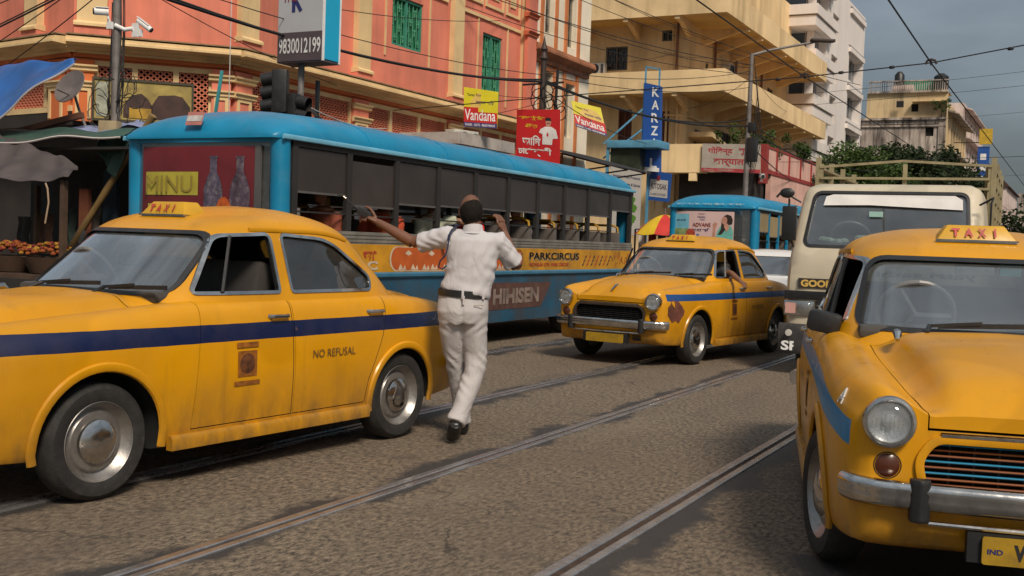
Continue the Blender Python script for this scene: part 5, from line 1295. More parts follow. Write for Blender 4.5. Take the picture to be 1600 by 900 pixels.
# front: bumper, grille panel, lamps, painted words
mb = MB(); mb.box((.10, -1.05, .86), (.185, 1.05, .96)); mb.build('front_trim', BLACK, tr, bevel=.01)
mb = MB(); mb.box((.08, -.70, .52), (.172, .70, .85)); g = mb.build('grille', BLACK, tr)
for k in range(5):
    mb = MB(); mb.box((.17, -.68, .56 + k * .058), (.186, .68, .575 + k * .058)); mb.build('grille_bar', CHROME, g)
for s in (-1, 1):
    lamp = thing_part('headlight', tr, (.16, s * .88, .76), 0)
    mb = MB(); mb.box((-.02, -.17, -.085), (.022, .17, .085)); mb.build('bezel', CHROME, lamp, bevel=.012)
    mb = MB(); mb.lathe([(.078, .024), (.06, .036), (0, .044)], (0, -s * .065, 0), 'x', 20); mb.build('lens', LENS, lamp, smooth=True)
    mb = MB(); mb.box((.02, s * .035, -.06), (.032, s * .15, .06)); mb.build('side_lens', M('pink_lens', (.55, .30, .26), .2), lamp)
mb = MB(); mb.loft([[(.12, y, .24), (.30 - .10 * abs(y) ** 4, y, .24), (.32 - .10 * abs(y) ** 4, y, .28), (.32 - .10 * abs(y) ** 4, y, .54), (.29 - .10 * abs(y) ** 4, y, .58), (.12, y, .58)] for y in frange(-1.10, 1.10, 16)]); bp = mb.build('bumper', M('bumper_black', (.045, .043, .042), .6, 0, .35, 6, .1, 40, (.12, .10, .08), .5), tr, smooth=True)
mb = MB(); mb.lathe([(.04, 0), (.035, .012), (0, .014)], (.245, -.97, .475), 'x', 16); mb.build('fog_lamp', M('lamp_white', (.55, .52, .48), .3), bp, smooth=True)
lettering('SPEED 40', WHITEPRINT, bp, (.235, -1.05, .275), (.08, 1, 0), (0, 0, 1), .11, .80, .004, .006)
bd = MB().box((.150, -.90, .995), (.172, .10, 1.105)).build('name_board', M('name_board_dark', (.03, .022, .02), .6), tr)
lettering('GOODS', M('goods_yellow', (.65, .42, .10), .5), bd, (.173, -.87, 1.008), (0, 1, 0), (0, 0, 1), .082, .42, .003, .007)
mb = MB(); mb.bar((.04, -.28, 1.47), (-.08, -.02, 1.56), .02); mb.bar((.03, -.30, 1.46), (.05, -.26, 1.46), .05); mb.bar((-.05, -.10, 1.53), (-.02, .40, 1.535), .012, .025); mb.build('wiper', BLACK, tr)
for s, y0 in ((-1, -1.08), (1, 1.08)):
    mb = MB(); mb.tube([(-.12, s * .96, 1.98), (-.08, s * 1.10, 2.06), (-.02, s * 1.08, 2.0), (.0, s * 1.08, 1.6), (-.05, s * .99, 1.42)], .012, 6); m_ = mb.build('mirror_arm', BLACK, tr, smooth=True)
    mb = MB(); mb.cbox((.02, s * 1.06, 1.73 if s < 0 else 1.62), (.06, .17, .40 if s < 0 else .22)); mb.build('door_mirror', BLACK, m_, bevel=.02)
mb = MB(); mb.tube([(-.03, -1.12, 2.05), (.02, -1.16, 2.10), (.02, -1.22, 2.03)], .014, 6); mb.ball((.02, -1.10, 2.08), (.03, .09, .06), 10, 6); mb.build('mirror_arm', BLACK, tr, smooth=True)
for x in (-.75, -3.4):
    for s in (-1, 1):
        w = thing_part('wheel', tr, (x + (.35 if x > -1 else 0), s * .84, .38), 0 if s > 0 else math.pi)
        mb = MB(); mb.lathe([(.22, -.10), (.33, -.11), (.375, -.07), (.38, 0), (.375, .07), (.33, .11), (.22, .10)], (0, 0, 0), 'y', 30); mb.build('tyre', RUBBER, w, smooth=True)
        mb = MB(); mb.lathe([(.22, -.08), (.23, .09), (.19, .05), (.08, .05), (.06, .09), (0, .1)], (0, 0, 0), 'y', 22); mb.build('rim', STEEL, w, smooth=True)
mb = MB(); mb.box((-4.6, -.45, .45), (.1, .45, .62)); mb.build('chassis', UNDER, tr)
mb = MB(); mb.box((-4.7, -1.02, .80), (-1.6, 1.02, .9)); mb.build('load_floor', RACK, tr)
for y in (-1.02, 1.02):
    for k in range(9):
        mb = MB(); z = 1.0 + k * .185 - (.0); mb.bar((-1.6, y, z), (-4.7, y, z), .03, .085, up=(0, 1, 0)); mb.build('rail', RACK, tr)
    for x in (-1.6, -2.6, -3.6, -4.7):
        mb = MB(); mb.bar((x, y + .02 * (1 if y > 0 else -1), .8), (x, y + .02 * (1 if y > 0 else -1), 2.62), .06); mb.build('rail_post', RACK, tr)
for k, z in enumerate((2.10, 2.24, 2.36)):
    mb = MB(); mb.bar((-1.57, -1.0, z), (-1.57, 1.0, z), .03, .055, up=(1, 0, 0)); mb.build('rail', RACK, tr)
mb = MB(); mb.bar((-1.585, -1.02, 2.50), (-1.6, 0, 2.58), .03, .05, up=(1, 0, 0)); mb.bar((-1.6, 0, 2.58), (-1.585, 1.02, 2.52), .03, .05, up=(1, 0, 0)); mb.build('top_rail', RACK, tr)
for y in (-1.0, .02, 1.0):
    mb = MB(); mb.bar((-1.60, y, .9), (-1.60, y, 2.54), .05); mb.build('rail_post', RACK, tr)
mb = MB(); mb.bar((-1.7, 1.0, .9), (-1.7, 1.0, 2.52), .12, .10); mb.build('corner_post', RACK, tr)
for k in range(4):
    mb = MB(); mb.lathe([(0, -.03), (.03, -.02), (.03, .02), (0, .03)], (-1.545, -.80 + k * .52, 2.24), 'x', 10); mb.build('rail_bracket', M('rust_bracket', (.15, .08, .04), .8), tr)

# ------------------------------------------------------------------ white saloon behind the middle taxi
wc = thing('white_car', 'white saloon car half hidden behind the middle taxi and the truck', 'car', (-4.95, 19.6, 0), -math.pi / 2)
CW = M('car_white', (.70, .68, .66), .25, 0, .06, 2, 0, 1, (.3, .27, .24), .2)
def wring(x):
    zt = smooth_interp([-1.9, -1.7, -.9, .6, 1.6, 1.95], [.75, .95, .98, .97, .80, .62])(x); w = smooth_interp([-1.9, -1.6, 0, 1.4, 1.8, 1.95], [.70, .80, .84, .82, .74, .60])(x)
    h = catmull([(0, .22), (w * .9, .22), (w, .35), (w, .60), (w * .96, zt - .08), (w * .82, zt - .01), (w * .4, zt + .02), (0, zt + .025)], 3)
    return [(x, y, z) for y, z in h] + [(x, -y, z) for y, z in h[-2:0:-1]]
mb = MB(); mb.loft([wring(x) for x in frange(-1.9, 1.95, 26)]); wm = mb.mesh('body', [CW, UNDER]); ar = MB()
for x in (1.2, -1.2):
    for s in (-1, 1): ar.prism([(x + .35 * math.cos(a), .30 + .35 * math.sin(a)) for a in frange(0, 2 * math.pi, 24)[:-1]], s * .55, s * 1.0)
wm = boolean(wm, ar.mesh('c', UNDER)); smooth_mesh(wm, 40); link('body', wm, wc)
def wout(z, g=0): 
    xf, xr, w = smooth_interp([.92, 1.3, 1.40, 1.43], [1.0, .35, .10, -.2])(z), smooth_interp([.92, 1.3, 1.40, 1.43], [-1.6, -1.15, -.95, -.6])(z), smooth_interp([.92, 1.3, 1.40, 1.43], [.76, .64, .52, .1])(z)
    return [((xf + xr) / 2 + ((xf - xr) / 2 + g) * r * math.cos(t), (w + g) * r * math.sin(t), z) for t in [2 * math.pi * k / 48 for k in range(48)] for r in [(abs(math.cos(t)) ** 5 + abs(math.sin(t)) ** 5) ** -.2]]
mb = MB(); mb.loft([wout(z) for z in (.92, 1.0, 1.1, 1.2, 1.28, 1.33, 1.37, 1.40, 1.42, 1.43)]); wm = mb.mesh('cabin', [CW, CABIN]); cu = MB(); cu.prism(rounded([(-.62, .99), (.62, .99), (.54, 1.31), (-.54, 1.31)], .06), .2, 1.6, 'yz')
cu2 = MB()
for s in (-1, 1): cu2.prism(rounded([(.55, 1.0), (.20, 1.31), (-.85, 1.31), (-1.15, 1.0)], .05), s * .5, s * 1)
wm = boolean(boolean(wm, cu.mesh('c', CABIN)), cu2.mesh('c', CABIN)); smooth_mesh(wm, 40); link('cabin', wm, wc)
mb = MB(); mb.loft([wout(z, -.012) for z in (.95, 1.05, 1.15, 1.25, 1.32)], caps=False); mb.build('windows', GLASS, wc, smooth=True)
for s in (-1, 1):
    mb = MB(); mb.cbox((1.84, s * .55, .66), (.1, .30, .13)); mb.build('headlight', LENS, wc, bevel=.03)
    mb = MB(); mb.ball((.62, s * .90, 1.0), (.06, .10, .07), 10, 6); mb.build('door_mirror', CW, wc, smooth=True)
for x in (1.2, -1.2):
    for s in (-1, 1):
        w = thing_part('wheel', wc, (x, s * .72, .30), 0 if s > 0 else math.pi); mb = MB(); mb.lathe([(.18, -.09), (.28, -.09), (.30, -.05), (.30, .05), (.28, .09), (.18, .09)], (0, 0, 0), 'y', 26); mb.build('tyre', RUBBER, w, smooth=True)
        mb = MB(); mb.lathe([(.18, -.05), (.19, .07), (.1, .05), (0, .06)], (0, 0, 0), 'y', 20); mb.build('rim', STEEL, w, smooth=True)
mb = MB(); mb.box((1.90, -.4, .38), (1.97, .4, .55)); mb.build('grille', BLACK, wc, bevel=.02)

# ------------------------------------------------------------------ people
SKIN = M('skin_brown', (.155, .066, .036), .55, 0, .12, 6, .04, 60)
SKIN2 = M('skin_tan', (.21, .095, .05), .55, 0, .12, 6)
HAIR = M('hair_black', (.016, .013, .011), .9, 0, .3, 40, .5, 160, spec=.15)
def cloth_mat(name, col):
    b = NB(name); w = b.rng(b.noise(2.2, 4), .3, .7, .90, 1.04); vm = b.n('ShaderNodeVectorMath', operation='SCALE'); vm.inputs[0].default_value = col; b.l(w, vm.inputs['Scale'])
    b.setp(Base_Color=b.mix(b.rng(b.noise(3, 5), .5, .8, 0, .3), vm.outputs[0], tuple(q * .7 for q in col)), Roughness=.9); b.b.inputs['Specular IOR Level'].default_value = .2
    cr = b.n('ShaderNodeTexNoise'); cr.inputs['Scale'].default_value = 7; cr.inputs['Detail'].default_value = 2; cr.inputs['Distortion'].default_value = 1.2
    mp = b.n('ShaderNodeMapping'); mp.inputs['Scale'].default_value = (1.0, 1.0, .62); mp.inputs['Rotation'].default_value = (.3, .5, .2); b.l(b.tc.outputs['Object'], mp.inputs[0]); b.l(mp.outputs[0], cr.inputs['Vector'])
    rid = b.math('ABSOLUTE', b.math('SUBTRACT', cr.outputs['Fac'], .5)); h = b.math('ADD', b.rng(rid, 0, .16), b.math('MULTIPLY', b.noise(300, 2), .12)); b.bump(h, .24, .012)
    MATS[name] = b.m; return b.m
WHITECLOTH = cloth_mat('white_uniform_cloth', (.52, .50, .515))
def limb(mb, pts, r, n=12): mb.tube(pts, r, n)
cop = thing('person', 'person in white uniform and black belt walking away with left arm stretched out', 'person', (-3.83, 6.70, 0), R(27.05))
def V(*a): return Vector(a)
head_c = V(.058, .03, 1.605)
SHL, ELL, WRL = V(-.085, .02, 1.425), V(-.345, .10, 1.372), V(-.605, .20, 1.505)
SHR, ELR, WRR = V(.250, .02, 1.405), V(.392, .10, 1.225), V(.300, .25, 1.455)
mb = MB()
mb.ball(head_c, (.077, .097, .113), 24, 16); mb.ball(head_c + V(-.004, .05, -.055), (.052, .055, .062), 16, 12)
mb.ball(head_c + V(-.012, .098, -.018), (.013, .020, .022), 8, 6)                                   # nose
for s in (-1, 1): mb.ball(head_c + V(s * .076, .008, -.012), (.011, .022, .032), 10, 8)              # ears
mb.tube([head_c + V(.012, -.02, -.05), V(.078, -.005, 1.50), V(.082, 0, 1.44)], [.056, .056, .07], 14)
mb.tube([V(.08, 0, 1.455), V(.08, 0, 1.42), V(.08, .0, 1.30), V(.06, 0, 1.05), V(.03, 0, .95)], [(.05, .04), (.12, .06), (.14, .085), (.11, .07), (.09, .06)], 16)
mb.tube([SHL, SHL.lerp(ELL, .5), ELL], [.055, .047, .041], 14); mb.tube([ELL, ELL.lerp(WRL, .3), WRL], [.042, .041, .027], 14)
mb.tube([SHR, SHR.lerp(ELR, .5), ELR], [.055, .047, .041], 14); mb.tube([ELR, ELR.lerp(WRR, .3), WRR], [.042, .040, .027], 14)
mb.tube([V(.03, 0, .98), V(-.03, .06, .75), V(-.012, .12, .51), V(.03, .24, .12)], [.06, .06, .045, .036], 12)
mb.tube([V(.03, 0, .98), V(.10, .02, .75), V(.135, .04, .50), V(.01, -.16, .17)], [.06, .06, .045, .036], 12)
# left hand: palm, four curled fingers and thumb closing on the radio
hd = (V(-.69, .225, 1.545) - WRL).normalized(); pc = WRL + hd * .055
def hand(mb, wr, pc, tip_dirs, thumb, rad=.0095):
    mb.tube([wr, wr.lerp(pc, .5), pc, pc + (pc - wr) * .45], [(.026, .024), (.032, .020), (.040, .017), (.036, .013)], 12)
    for root, mid, tip in tip_dirs: mb.tube([root, mid, tip], [rad, rad * .93, rad * .75], 8)
    mb.tube(thumb, [.013, .012, .0105, .008], 8)
side = V(.25, .1, 1.0).normalized()   # across the palm (knuckle line)
kn = pc + hd * .045
f = []
for q, (dz, ln) in enumerate(((.030, .082), (.010, .090), (-.010, .084), (-.029, .066))):
    r_ = kn + side * dz; m_ = r_ + hd * ln * .5 + V(-.004, .022, -.012); e_ = m_ + V(-.012, .012, -.030) * (ln / .085)
    f.append((r_ - hd * .01, m_, e_))
hand(mb, WRL, pc, f, [WRL + hd * .025 + side * .02, pc + side * .045 + V(0, -.01, 0), pc + side * .062 + hd * .035, pc + side * .060 + hd * .075])
hd2 = V(-.25, .15, .85).normalized(); pc2 = WRR + hd2 * .055; s2 = V(.6, .75, 0).normalized(); kn2 = pc2 + hd2 * .045; f = []
for q, (dz, ln) in enumerate(((.030, .075), (.010, .085), (-.010, .080), (-.029, .062))):
    r_ = kn2 + s2 * dz; m_ = r_ + hd2 * ln * .45 + V(-.018, .008, .0); e_ = m_ + V(-.030, .0, .006) * (ln / .08); f.append((r_ - hd2 * .01, m_, e_))
hand(mb, WRR, pc2, f, [WRR + hd2 * .03 - s2 * .02, pc2 - s2 * .042, pc2 - s2 * .052 + hd2 * .03, pc2 - s2 * .045 + hd2 * .06])
body = link('body', remesh(mb, .0052, 2, SKIN), cop)
mb = MB()
for s in (-1, 1): mb.ball(head_c + V(-.005 + s * .028, .088, .012), .010, 8, 6)
mb.build('eyes', M('eye_white', (.6, .58, .55), .3), body)
mb = MB(); mb.ball(head_c + V(.006, -.022, -.008), (.0790, .089, .100), 28, 20); mb.ball(head_c + V(.010, -.050, -.062), (.056, .042, .050), 18, 12)
for s in (-1, 1): mb.ball(head_c + V(s * .066, -.004, .004), (.0125, .030, .036), 10, 8)
def hairdisp(co, no): return .0020 * np.sin(co[:, 0] * 410 + co[:, 2] * 130) * np.sin(co[:, 1] * 330 + co[:, 2] * 200) + .0014 * np.sin(co[:, 2] * 700 + co[:, 0] * 500)
link('hair', remesh(mb, .0042, 1, HAIR, disp=hairdisp), cop)
# shirt
def folds(co, no):
    x, y, z = co[:, 0], co[:, 1], co[:, 2]
    waist = np.clip((1.24 - z) / .25, 0, 1)
    d = .0060 * waist * np.sin(z * 70 + x * 34 + 2.2 * np.sin(x * 19 + z * 7)) * np.clip(.5 + .5 * np.sin(x * 23 + z * 11), 0, 1)
    side = np.clip((np.abs(x - .07) - .06) / .10, 0, 1)
    d += .0045 * side * np.sin(x * 30 * np.sign(x - .07) + z * 46 + 1.6 * np.sin(z * 21)) + .0012 * np.sin(x * 64 - z * 51 + y * 30)
    d += -.003 * np.exp(-((x - .08) / .012) ** 2) * np.clip((1.38 - z) / .05, 0, 1) * (y < 0)
    arm = np.clip((-.10 - x) / .05, 0, 1) + np.clip((x - .27) / .04, 0, 1)
    d += .0028 * arm * np.sin(x * 70 + z * 85 + 2.4 * np.sin(z * 37 + y * 20))
    return d
mb = MB()
mb.tube([V(.082, .0, 1.475), V(.082, 0, 1.445), V(.082, 0, 1.40), V(.082, 0, 1.32), V(.074, 0, 1.22), V(.060, .0, 1.12), V(.046, .0, 1.055), V(.036, .0, 1.02)],
        [(.062, .060), (.12, .078), (.178, .104), (.182, .118), (.176, .118), (.172, .120), (.180, .128), (.172, .122)], 28)
mb.tube([SHL + V(.06, 0, -.03), SHL + V(-.01, 0, -.005), SHL.lerp(ELL, .45) + V(0, 0, -.008), SHL.lerp(ELL, .80) + V(0, 0, -.012)], [.085, .078, .075, .076], 18)
mb.tube([SHR + V(-.06, 0, -.03), SHR + V(.01, 0, -.005), SHR.lerp(ELR, .45), SHR.lerp(ELR, .88)], [.085, .078, .074, .076], 18)
shirt = link('shirt', remesh(mb, .009, 4, WHITECLOTH, disp=folds), cop)
mb = MB(); mb.tube([V(.080, -.004, 1.452), V(.079, -.002, 1.482), V(.077, .002, 1.500)], [(.078, .074), (.070, .068), (.066, .064)], 24, caps=False); mb.tube([V(.080, -.004, 1.448), V(.080, -.004, 1.462)], [(.088, .082), (.076, .074)], 24, caps=False)
mb.build('collar', WHITECLOTH, shirt, smooth=True)
mb = MB(); q = SHR.lerp(ELR, .25) + V(-.04, -.075, .0); mb.tube([q + V(.016 * math.cos(a), 0, .016 * math.sin(a)) for a in frange(0, 2 * math.pi, 16)], .003, 5, False); mb.build('shoulder_crest', M('crest_grey', (.35, .34, .36), .7), shirt)
NAVYC = M('navy_cloth', (.020, .026, .055), .7)
mb = MB(); mb.tube([V(-.035, -.03, 1.492), V(-.06, -.06, 1.47), V(-.078, -.092, 1.43), V(-.080, -.104, 1.395)], [(.013, .004)] * 4, 8); mb.build('shoulder_strap', NAVYC, shirt)
mb = MB(); mb.tube([V(-.02, -.02, 1.50), V(-.045, .0, 1.505), V(-.09, .02, 1.492)], [(.022, .006)] * 3, 8); mb.build('epaulette', NAVYC, shirt)
mb = MB(); mb.tube([V(-.080, -.108, 1.395), V(-.085, -.118, 1.34), V(-.10, -.125, 1.29), V(-.135, -.10, 1.25), V(-.145, -.09, 1.21), V(-.12, -.085, 1.195), V(-.09, -.10, 1.22)], .006, 6); mb.build('lanyard', NAVYC, shirt, smooth=True)
mb = MB(); mb.lathe([(0, .004), (.013, .003), (.014, 0)], (-.078, -.112, 1.38), 'y', 12); mb.build('strap_button', WHITECLOTH, shirt)
# trousers
def tfolds(co, no):
    x, y, z = co[:, 0], co[:, 1], co[:, 2]
    k = np.exp(-((z - .50) / .13) ** 2) + .6 * np.exp(-((z - .22) / .10) ** 2)
    d = .0062 * k * np.sin(z * 66 + x * 44 + 2.4 * np.sin(x * 26 + z * 13)) * np.clip(.6 + .5 * np.sin(x * 31 - z * 17), 0, 1) + .0022 * np.sin(x * 52 + z * 18 + np.sin(z * 12))
    seat = np.exp(-((z - .80) / .05) ** 2); d += .0035 * seat * np.sin(z * 90 - np.abs(x - .03) * 70) - .010 * np.exp(-((x - .03) / .012) ** 2) * np.exp(-((z - .86) / .10) ** 2) * (y < 0)
    return d
mb = MB()
mb.tube([V(.030, 0, 1.045), V(.028, 0, .98), V(.028, -.012, .90), V(.030, -.012, .82)], [(.168, .115), (.175, .125), (.178, .135), (.150, .115)], 26)
mb.tube([V(-.045, .0, .90), V(-.040, .03, .76), V(-.028, .08, .62), V(-.010, .13, .50), V(.018, .20, .32), V(.034, .24, .16), V(.040, .25, .085)], [(.100, .105), (.090, .094), (.078, .080), (.071, .074), (.065, .072), (.062, .072), (.066, .080)], 18)
mb.tube([V(.105, -.005, .90), V(.112, .01, .76), V(.128, .03, .62), V(.126, .02, .50), V(.078, -.05, .34), V(.030, -.13, .20), (.012, -.165, .145)], [(.100, .105), (.092, .094), (.082, .082), (.075, .077), (.067, .074), (.064, .072), (.067, .076)], 18)
trou = link('trousers', remesh(mb, .010, 3, cloth_mat('white_trouser_cloth', (.47, .445, .44)), disp=tfolds), cop)
mb = MB(); mb.bar((.108, -.131, .955), (.175, -.112, .957), .004); mb.bar((.030, -.14, 1.03), (.026, -.142, .95), .003); mb.build('pocket_seam', M('seam_brown', (.30, .20, .14), .8), trou)
mb = MB(); mb.loft([[(.030 + .180 * k * math.cos(a), .134 * k * math.sin(a), z - .008 * math.cos(a)) for a in frange(0, 2 * math.pi, 36)[:-1]] for k, z in ((.97, 1.006), (1.0, 1.008), (1.0, 1.052), (.97, 1.054))], caps=False); mb.build('belt', M('belt_black', (.012, .012, .013), .45, 0, .2, 20), cop, smooth=True)
mb = MB()
for x in (.03, .17): y = -.134 * math.sqrt(max(0, 1 - ((x - .03) / .18) ** 2)); mb.cbox((x, y - .004, 1.03), (.016, .008, .062))
mb.cbox((.038, -.142, .99), (.012, .006, .06)); mb.build('belt_loop', WHITECLOTH, trou)
SHOE = M('shoe_black', (.013, .012, .012), .35, 0, .2, 20)
mb = MB(); mb.tube([V(.048, .215, .05), V(.044, .27, .055), V(.034, .36, .042), V(.026, .44, .034)], [(.040, .048), (.046, .050), (.049, .036), (.030, .026)], 16); mb.tube([V(.044, .25, .06), V(.042, .25, .13)], [.045, .044], 14)
link('shoe', remesh(mb, .009, 2, SHOE), cop)
mb = MB(); mb.tube([V(.012, -.200, .150), V(.004, -.165, .10), V(-.006, -.125, .050), V(-.014, -.080, .030)], [(.040, .045), (.047, .046), (.050, .034), (.034, .026)], 16); mb.tube([V(.012, -.165, .12), V(.012, -.16, .19)], [.045, .044], 14)
link('shoe', remesh(mb, .009, 2, SHOE), cop)
# the radio in the outstretched hand
wt = thing('walkie_talkie', 'black walkie talkie with long aerial held in the outstretched left hand', 'radio', cop.matrix_world @ V(0, 0, 0), 0)
wt.location = cop.location; wt.rotation_euler = cop.rotation_euler
rc = kn + V(-.012, .010, .018); rd_ = V(-.80, .05, .42).normalized(); rq = rd_.to_track_quat('Z', 'Y').to_matrix()
mb = MB(); mb.cbox(rc, (.034, .054, .115), rq); mb.build('radio_body', BLACK, wt, bevel=.006)
mb = MB(); mb.tube([rc + rd_ * .055, rc + rd_ * .11 + V(0, 0, .012), rc + rd_ * .17 + V(0, 0, .035), rc + rd_ * .215 + V(-.01, 0, .028)], [.008, .006, .0055, .005], 7); mb.build('aerial', BLACK, wt, smooth=True)
mb = MB(); mb.tube([rc + rd_ * .158 + V(0, 0, .030), rc + rd_ * .180 + V(0, 0, .034)], .0068, 8); mb.build('aerial_band', CHROME, wt)

def bust(label, loc, rz, shirt_col, skin=SKIN2, arm='down', hair=HAIR, scale=1.0, headgear=None, group=None):
    "seated person from the hips up; local +y is the way they face"
    t = thing('person', label, 'person', loc, rz, group); t.scale = (scale,) * 3
    b = MB(); hc = V(0, .03, .66); b.ball(hc, (.075, .093, .112), 16, 12); b.ball(hc + V(0, .045, -.055), (.05, .055, .06), 12, 8); b.ball(hc + V(0, .10, -.015), (.012, .018, .02), 6, 5)
    for s in (-1, 1): b.ball(hc + V(s * .077, .0, -.012), (.01, .02, .03), 6, 5)
    b.tube([hc + V(0, -.02, -.06), V(0, -.01, .48)], [.055, .06], 10); b.tube([V(0, 0, .50), V(0, 0, .28), V(0, 0, 0)], [(.14, .085), (.14, .09), (.14, .10)], 14)
    sl, sr = V(-.19, 0, .44), V(.19, 0, .44)
    if arm == 'out': el, wl = V(-.38, .10, .44), V(-.55, .24, .35)
    elif arm == 'up': el, wl = V(-.30, .16, .36), V(-.26, .30, .58)
    else: el, wl = V(-.23, .06, .16), V(-.14, .28, .12)
    er, wr = V(.23, .06, .16), V(.12, .28, .14)
    for a, e, w in ((sl, el, wl), (sr, er, wr)):
        b.tube([a, a.lerp(e, .5), e], [.052, .045, .040], 10); b.tube([e, e.lerp(w, .4), w], [.040, .038, .026], 10)
        d = (w - e).normalized(); b.tube([w, w + d * .05, w + d * .09], [(.03, .02), (.04, .018), (.034, .012)], 10)
        u = d.cross(V(0, 0, 1)); u = u.normalized() if u.length > .1 else V(1, 0, 0)
        for q, ln in ((-.028, .055), (-.009, .068), (.010, .064), (.028, .05)): b.tube([w + d * .085 + u * q, w + d * (.085 + ln * .6) + u * q - V(0, 0, .008), w + d * (.085 + ln) + u * q - V(0, 0, .026)], [.0095, .009, .007], 6)
        b.tube([w + d * .03 - u * .03, w + d * .06 - u * .05, w + d * .09 - u * .05], [.012, .011, .008], 6)
    bo = link('body', remesh(b, .009, 2, skin), t)
    c = MB(); c.tube([V(0, 0, .52), V(0, 0, .47), V(0, 0, .40), V(0, 0, .25), V(0, 0, -.02)], [(.07, .065), (.15, .085), (.205, .105), (.185, .115), (.18, .125)], 18)
    for a, e in ((sl, el), (sr, er)): c.tube([a + V(0, 0, -.01), a.lerp(e, .8)], [.075, .066], 12)
    link('shirt', remesh(c, .016, 3, shirt_col, disp=lambda co, no: .005 * np.sin(co[:, 2] * 45 + co[:, 0] * 30)), t)
    h = MB(); h.ball(hc + V(0, -.016, .016), (.083, .098, .108), 16, 10); link('hair', remesh(h, .012, 2, headgear or hair), t)
    return t
CL = lambda n, c: M(n, c, .85, 0, .15, 6, .1, 120)
bx = lambda x, y: (-8.07 + y, 8.78 - x)     # bus axes to the street
def passenger(x, y, label, col, rz, arm='down', z=1.20, **k):
    p = bx(x, y); return bust(label, (p[0], p[1], z), rz, col, arm=arm, group='passengers inside the first bus', **k)
passenger(-1.05, .70, 'passenger in rust brown shirt behind the first open bus window', CL('cloth_rust', (.20, .045, .02)), R(180))
passenger(-2.15, .74, 'passenger in orange red dress in the second bus window', CL('cloth_orange', (.42, .055, .015)), R(200))
passenger(-3.20, .78, 'passenger in pale green shirt leaning an arm on the bus window', CL('cloth_pale_green', (.42, .44, .34)), R(250), 'out')
passenger(-4.10, .76, 'passenger in bright red top just left of the officer', CL('cloth_red', (.60, .012, .012)), R(190))
passenger(-5.62, .74, 'passenger with a turquoise headscarf just right of the officer', CL('cloth_grey', (.16, .15, .16)), R(180), 'down', headgear=CL('cloth_turquoise', (.10, .36, .40)))
passenger(-.55, .25, 'driver of the first bus in white cap behind the red board', CL('cloth_khaki', (.30, .24, .16)), R(180), 'down', headgear=WHITE)
def in_taxi(t, x, y, label, col, arm='down', turn=0, z=.66, **k):
    a = t.rotation_euler.z; p = Matrix.Rotation(a, 3, 'Z') @ V(x, y, 0) + t.location
    return bust(label, (p.x, p.y, z), a - math.pi / 2 + turn, col, arm=arm, group='people riding in the taxis', **k)
in_taxi(taxi_b, .24, .36, 'person at the near window of the middle taxi with an elbow out', CL('cloth_dark_shirt', (.06, .065, .07)), 'out', .1)
in_taxi(taxi_b, -.68, .34, 'passenger on the back seat of the middle taxi', CL('cloth_brown_shirt', (.10, .05, .03)))
in_taxi(taxi_b, .20, -.36, 'driver of the middle taxi in orange shirt', CL('cloth_orange_shirt', (.50, .14, .02)))
in_taxi(taxi_a, .20, -.36, 'driver of the left taxi in dark clothes', CL('cloth_dark_shirt', ()))
in_taxi(taxi_a, -.68, .30, 'passenger on the back seat of the left taxi', CL('cloth_dark_shirt', ()))

# ------------------------------------------------------------------ poles, signs, cameras
POLEGREY = M('pole_grey', (.20, .18, .17), .6, .2, .4, 3, .1, 30, (.06, .04, .03), .7)
POLEDARK = M('pole_dark_iron', (.045, .032, .028), .6, .2, .3, 4, .1, 30, (.10, .05, .03), .5)
CABLE = M('cable_black', (.012, .011, .011), .6)
CABLEG = M('cable_white', (.55, .53, .50), .6)
cp = thing('utility_pole', 'weathered grey pole wrapped in cables and carrying two security cameras at far left', 'pole', (-11.0, 10.3, 0))
mb = MB(); mb.tube([(0, 0, 0), (0, 0, 1.9), (-.01, 0, 4.9)], [.062, .058, .052], 14); mb.build('pole', POLEGREY, cp, smooth=True)
mb = MB(); mb.tube([(0, 0, .1), (0, 0, 1.95)], .066, 14); mb.build('white_base', M('pole_white_base', (.52, .47, .44), .7, 0, .2, 5, 0, 1, (.2, .15, .12), .6), cp, smooth=True)
mb = MB(); mb.cbox((.02, -.1, 2.56), (.24, .16, .36), Matrix.Rotation(R(20), 3, 'Z')); mb.build('meter_box', M('beige_box', (.36, .28, .16), .7, 0, .2, 5, 0, 1, (.1, .07, .04), .5), cp, bevel=.012)
rq = random.Random(2); mb = MB()
for k in range(16):
    a = rq.uniform(0, 6.28); z0 = rq.uniform(2.4, 3.0); z1 = z0 + rq.uniform(.5, 2.4)
    mb.tube([(.075 * math.cos(a), .075 * math.sin(a), z0), (.09 * math.cos(a + .5), .10 * math.sin(a + .5), (z0 + z1) / 2), (.07 * math.cos(a + .2), .07 * math.sin(a + .2), z1)], .006, 4)
for k in range(14):
    a = rq.uniform(0, 6.28); c = V(rq.uniform(-.3, .3), rq.uniform(-.1, .1), rq.uniform(2.75, 3.25)); r = rq.uniform(.10, .26)
    mb.tube([c + V(r * math.cos(t), rq.uniform(-.03, .03), r * 1.2 * math.sin(t)) for t in frange(a, a + rq.uniform(3, 6), 10)], .006, 4)
mb.build('cable_tangle', CABLE, cp, smooth=True)
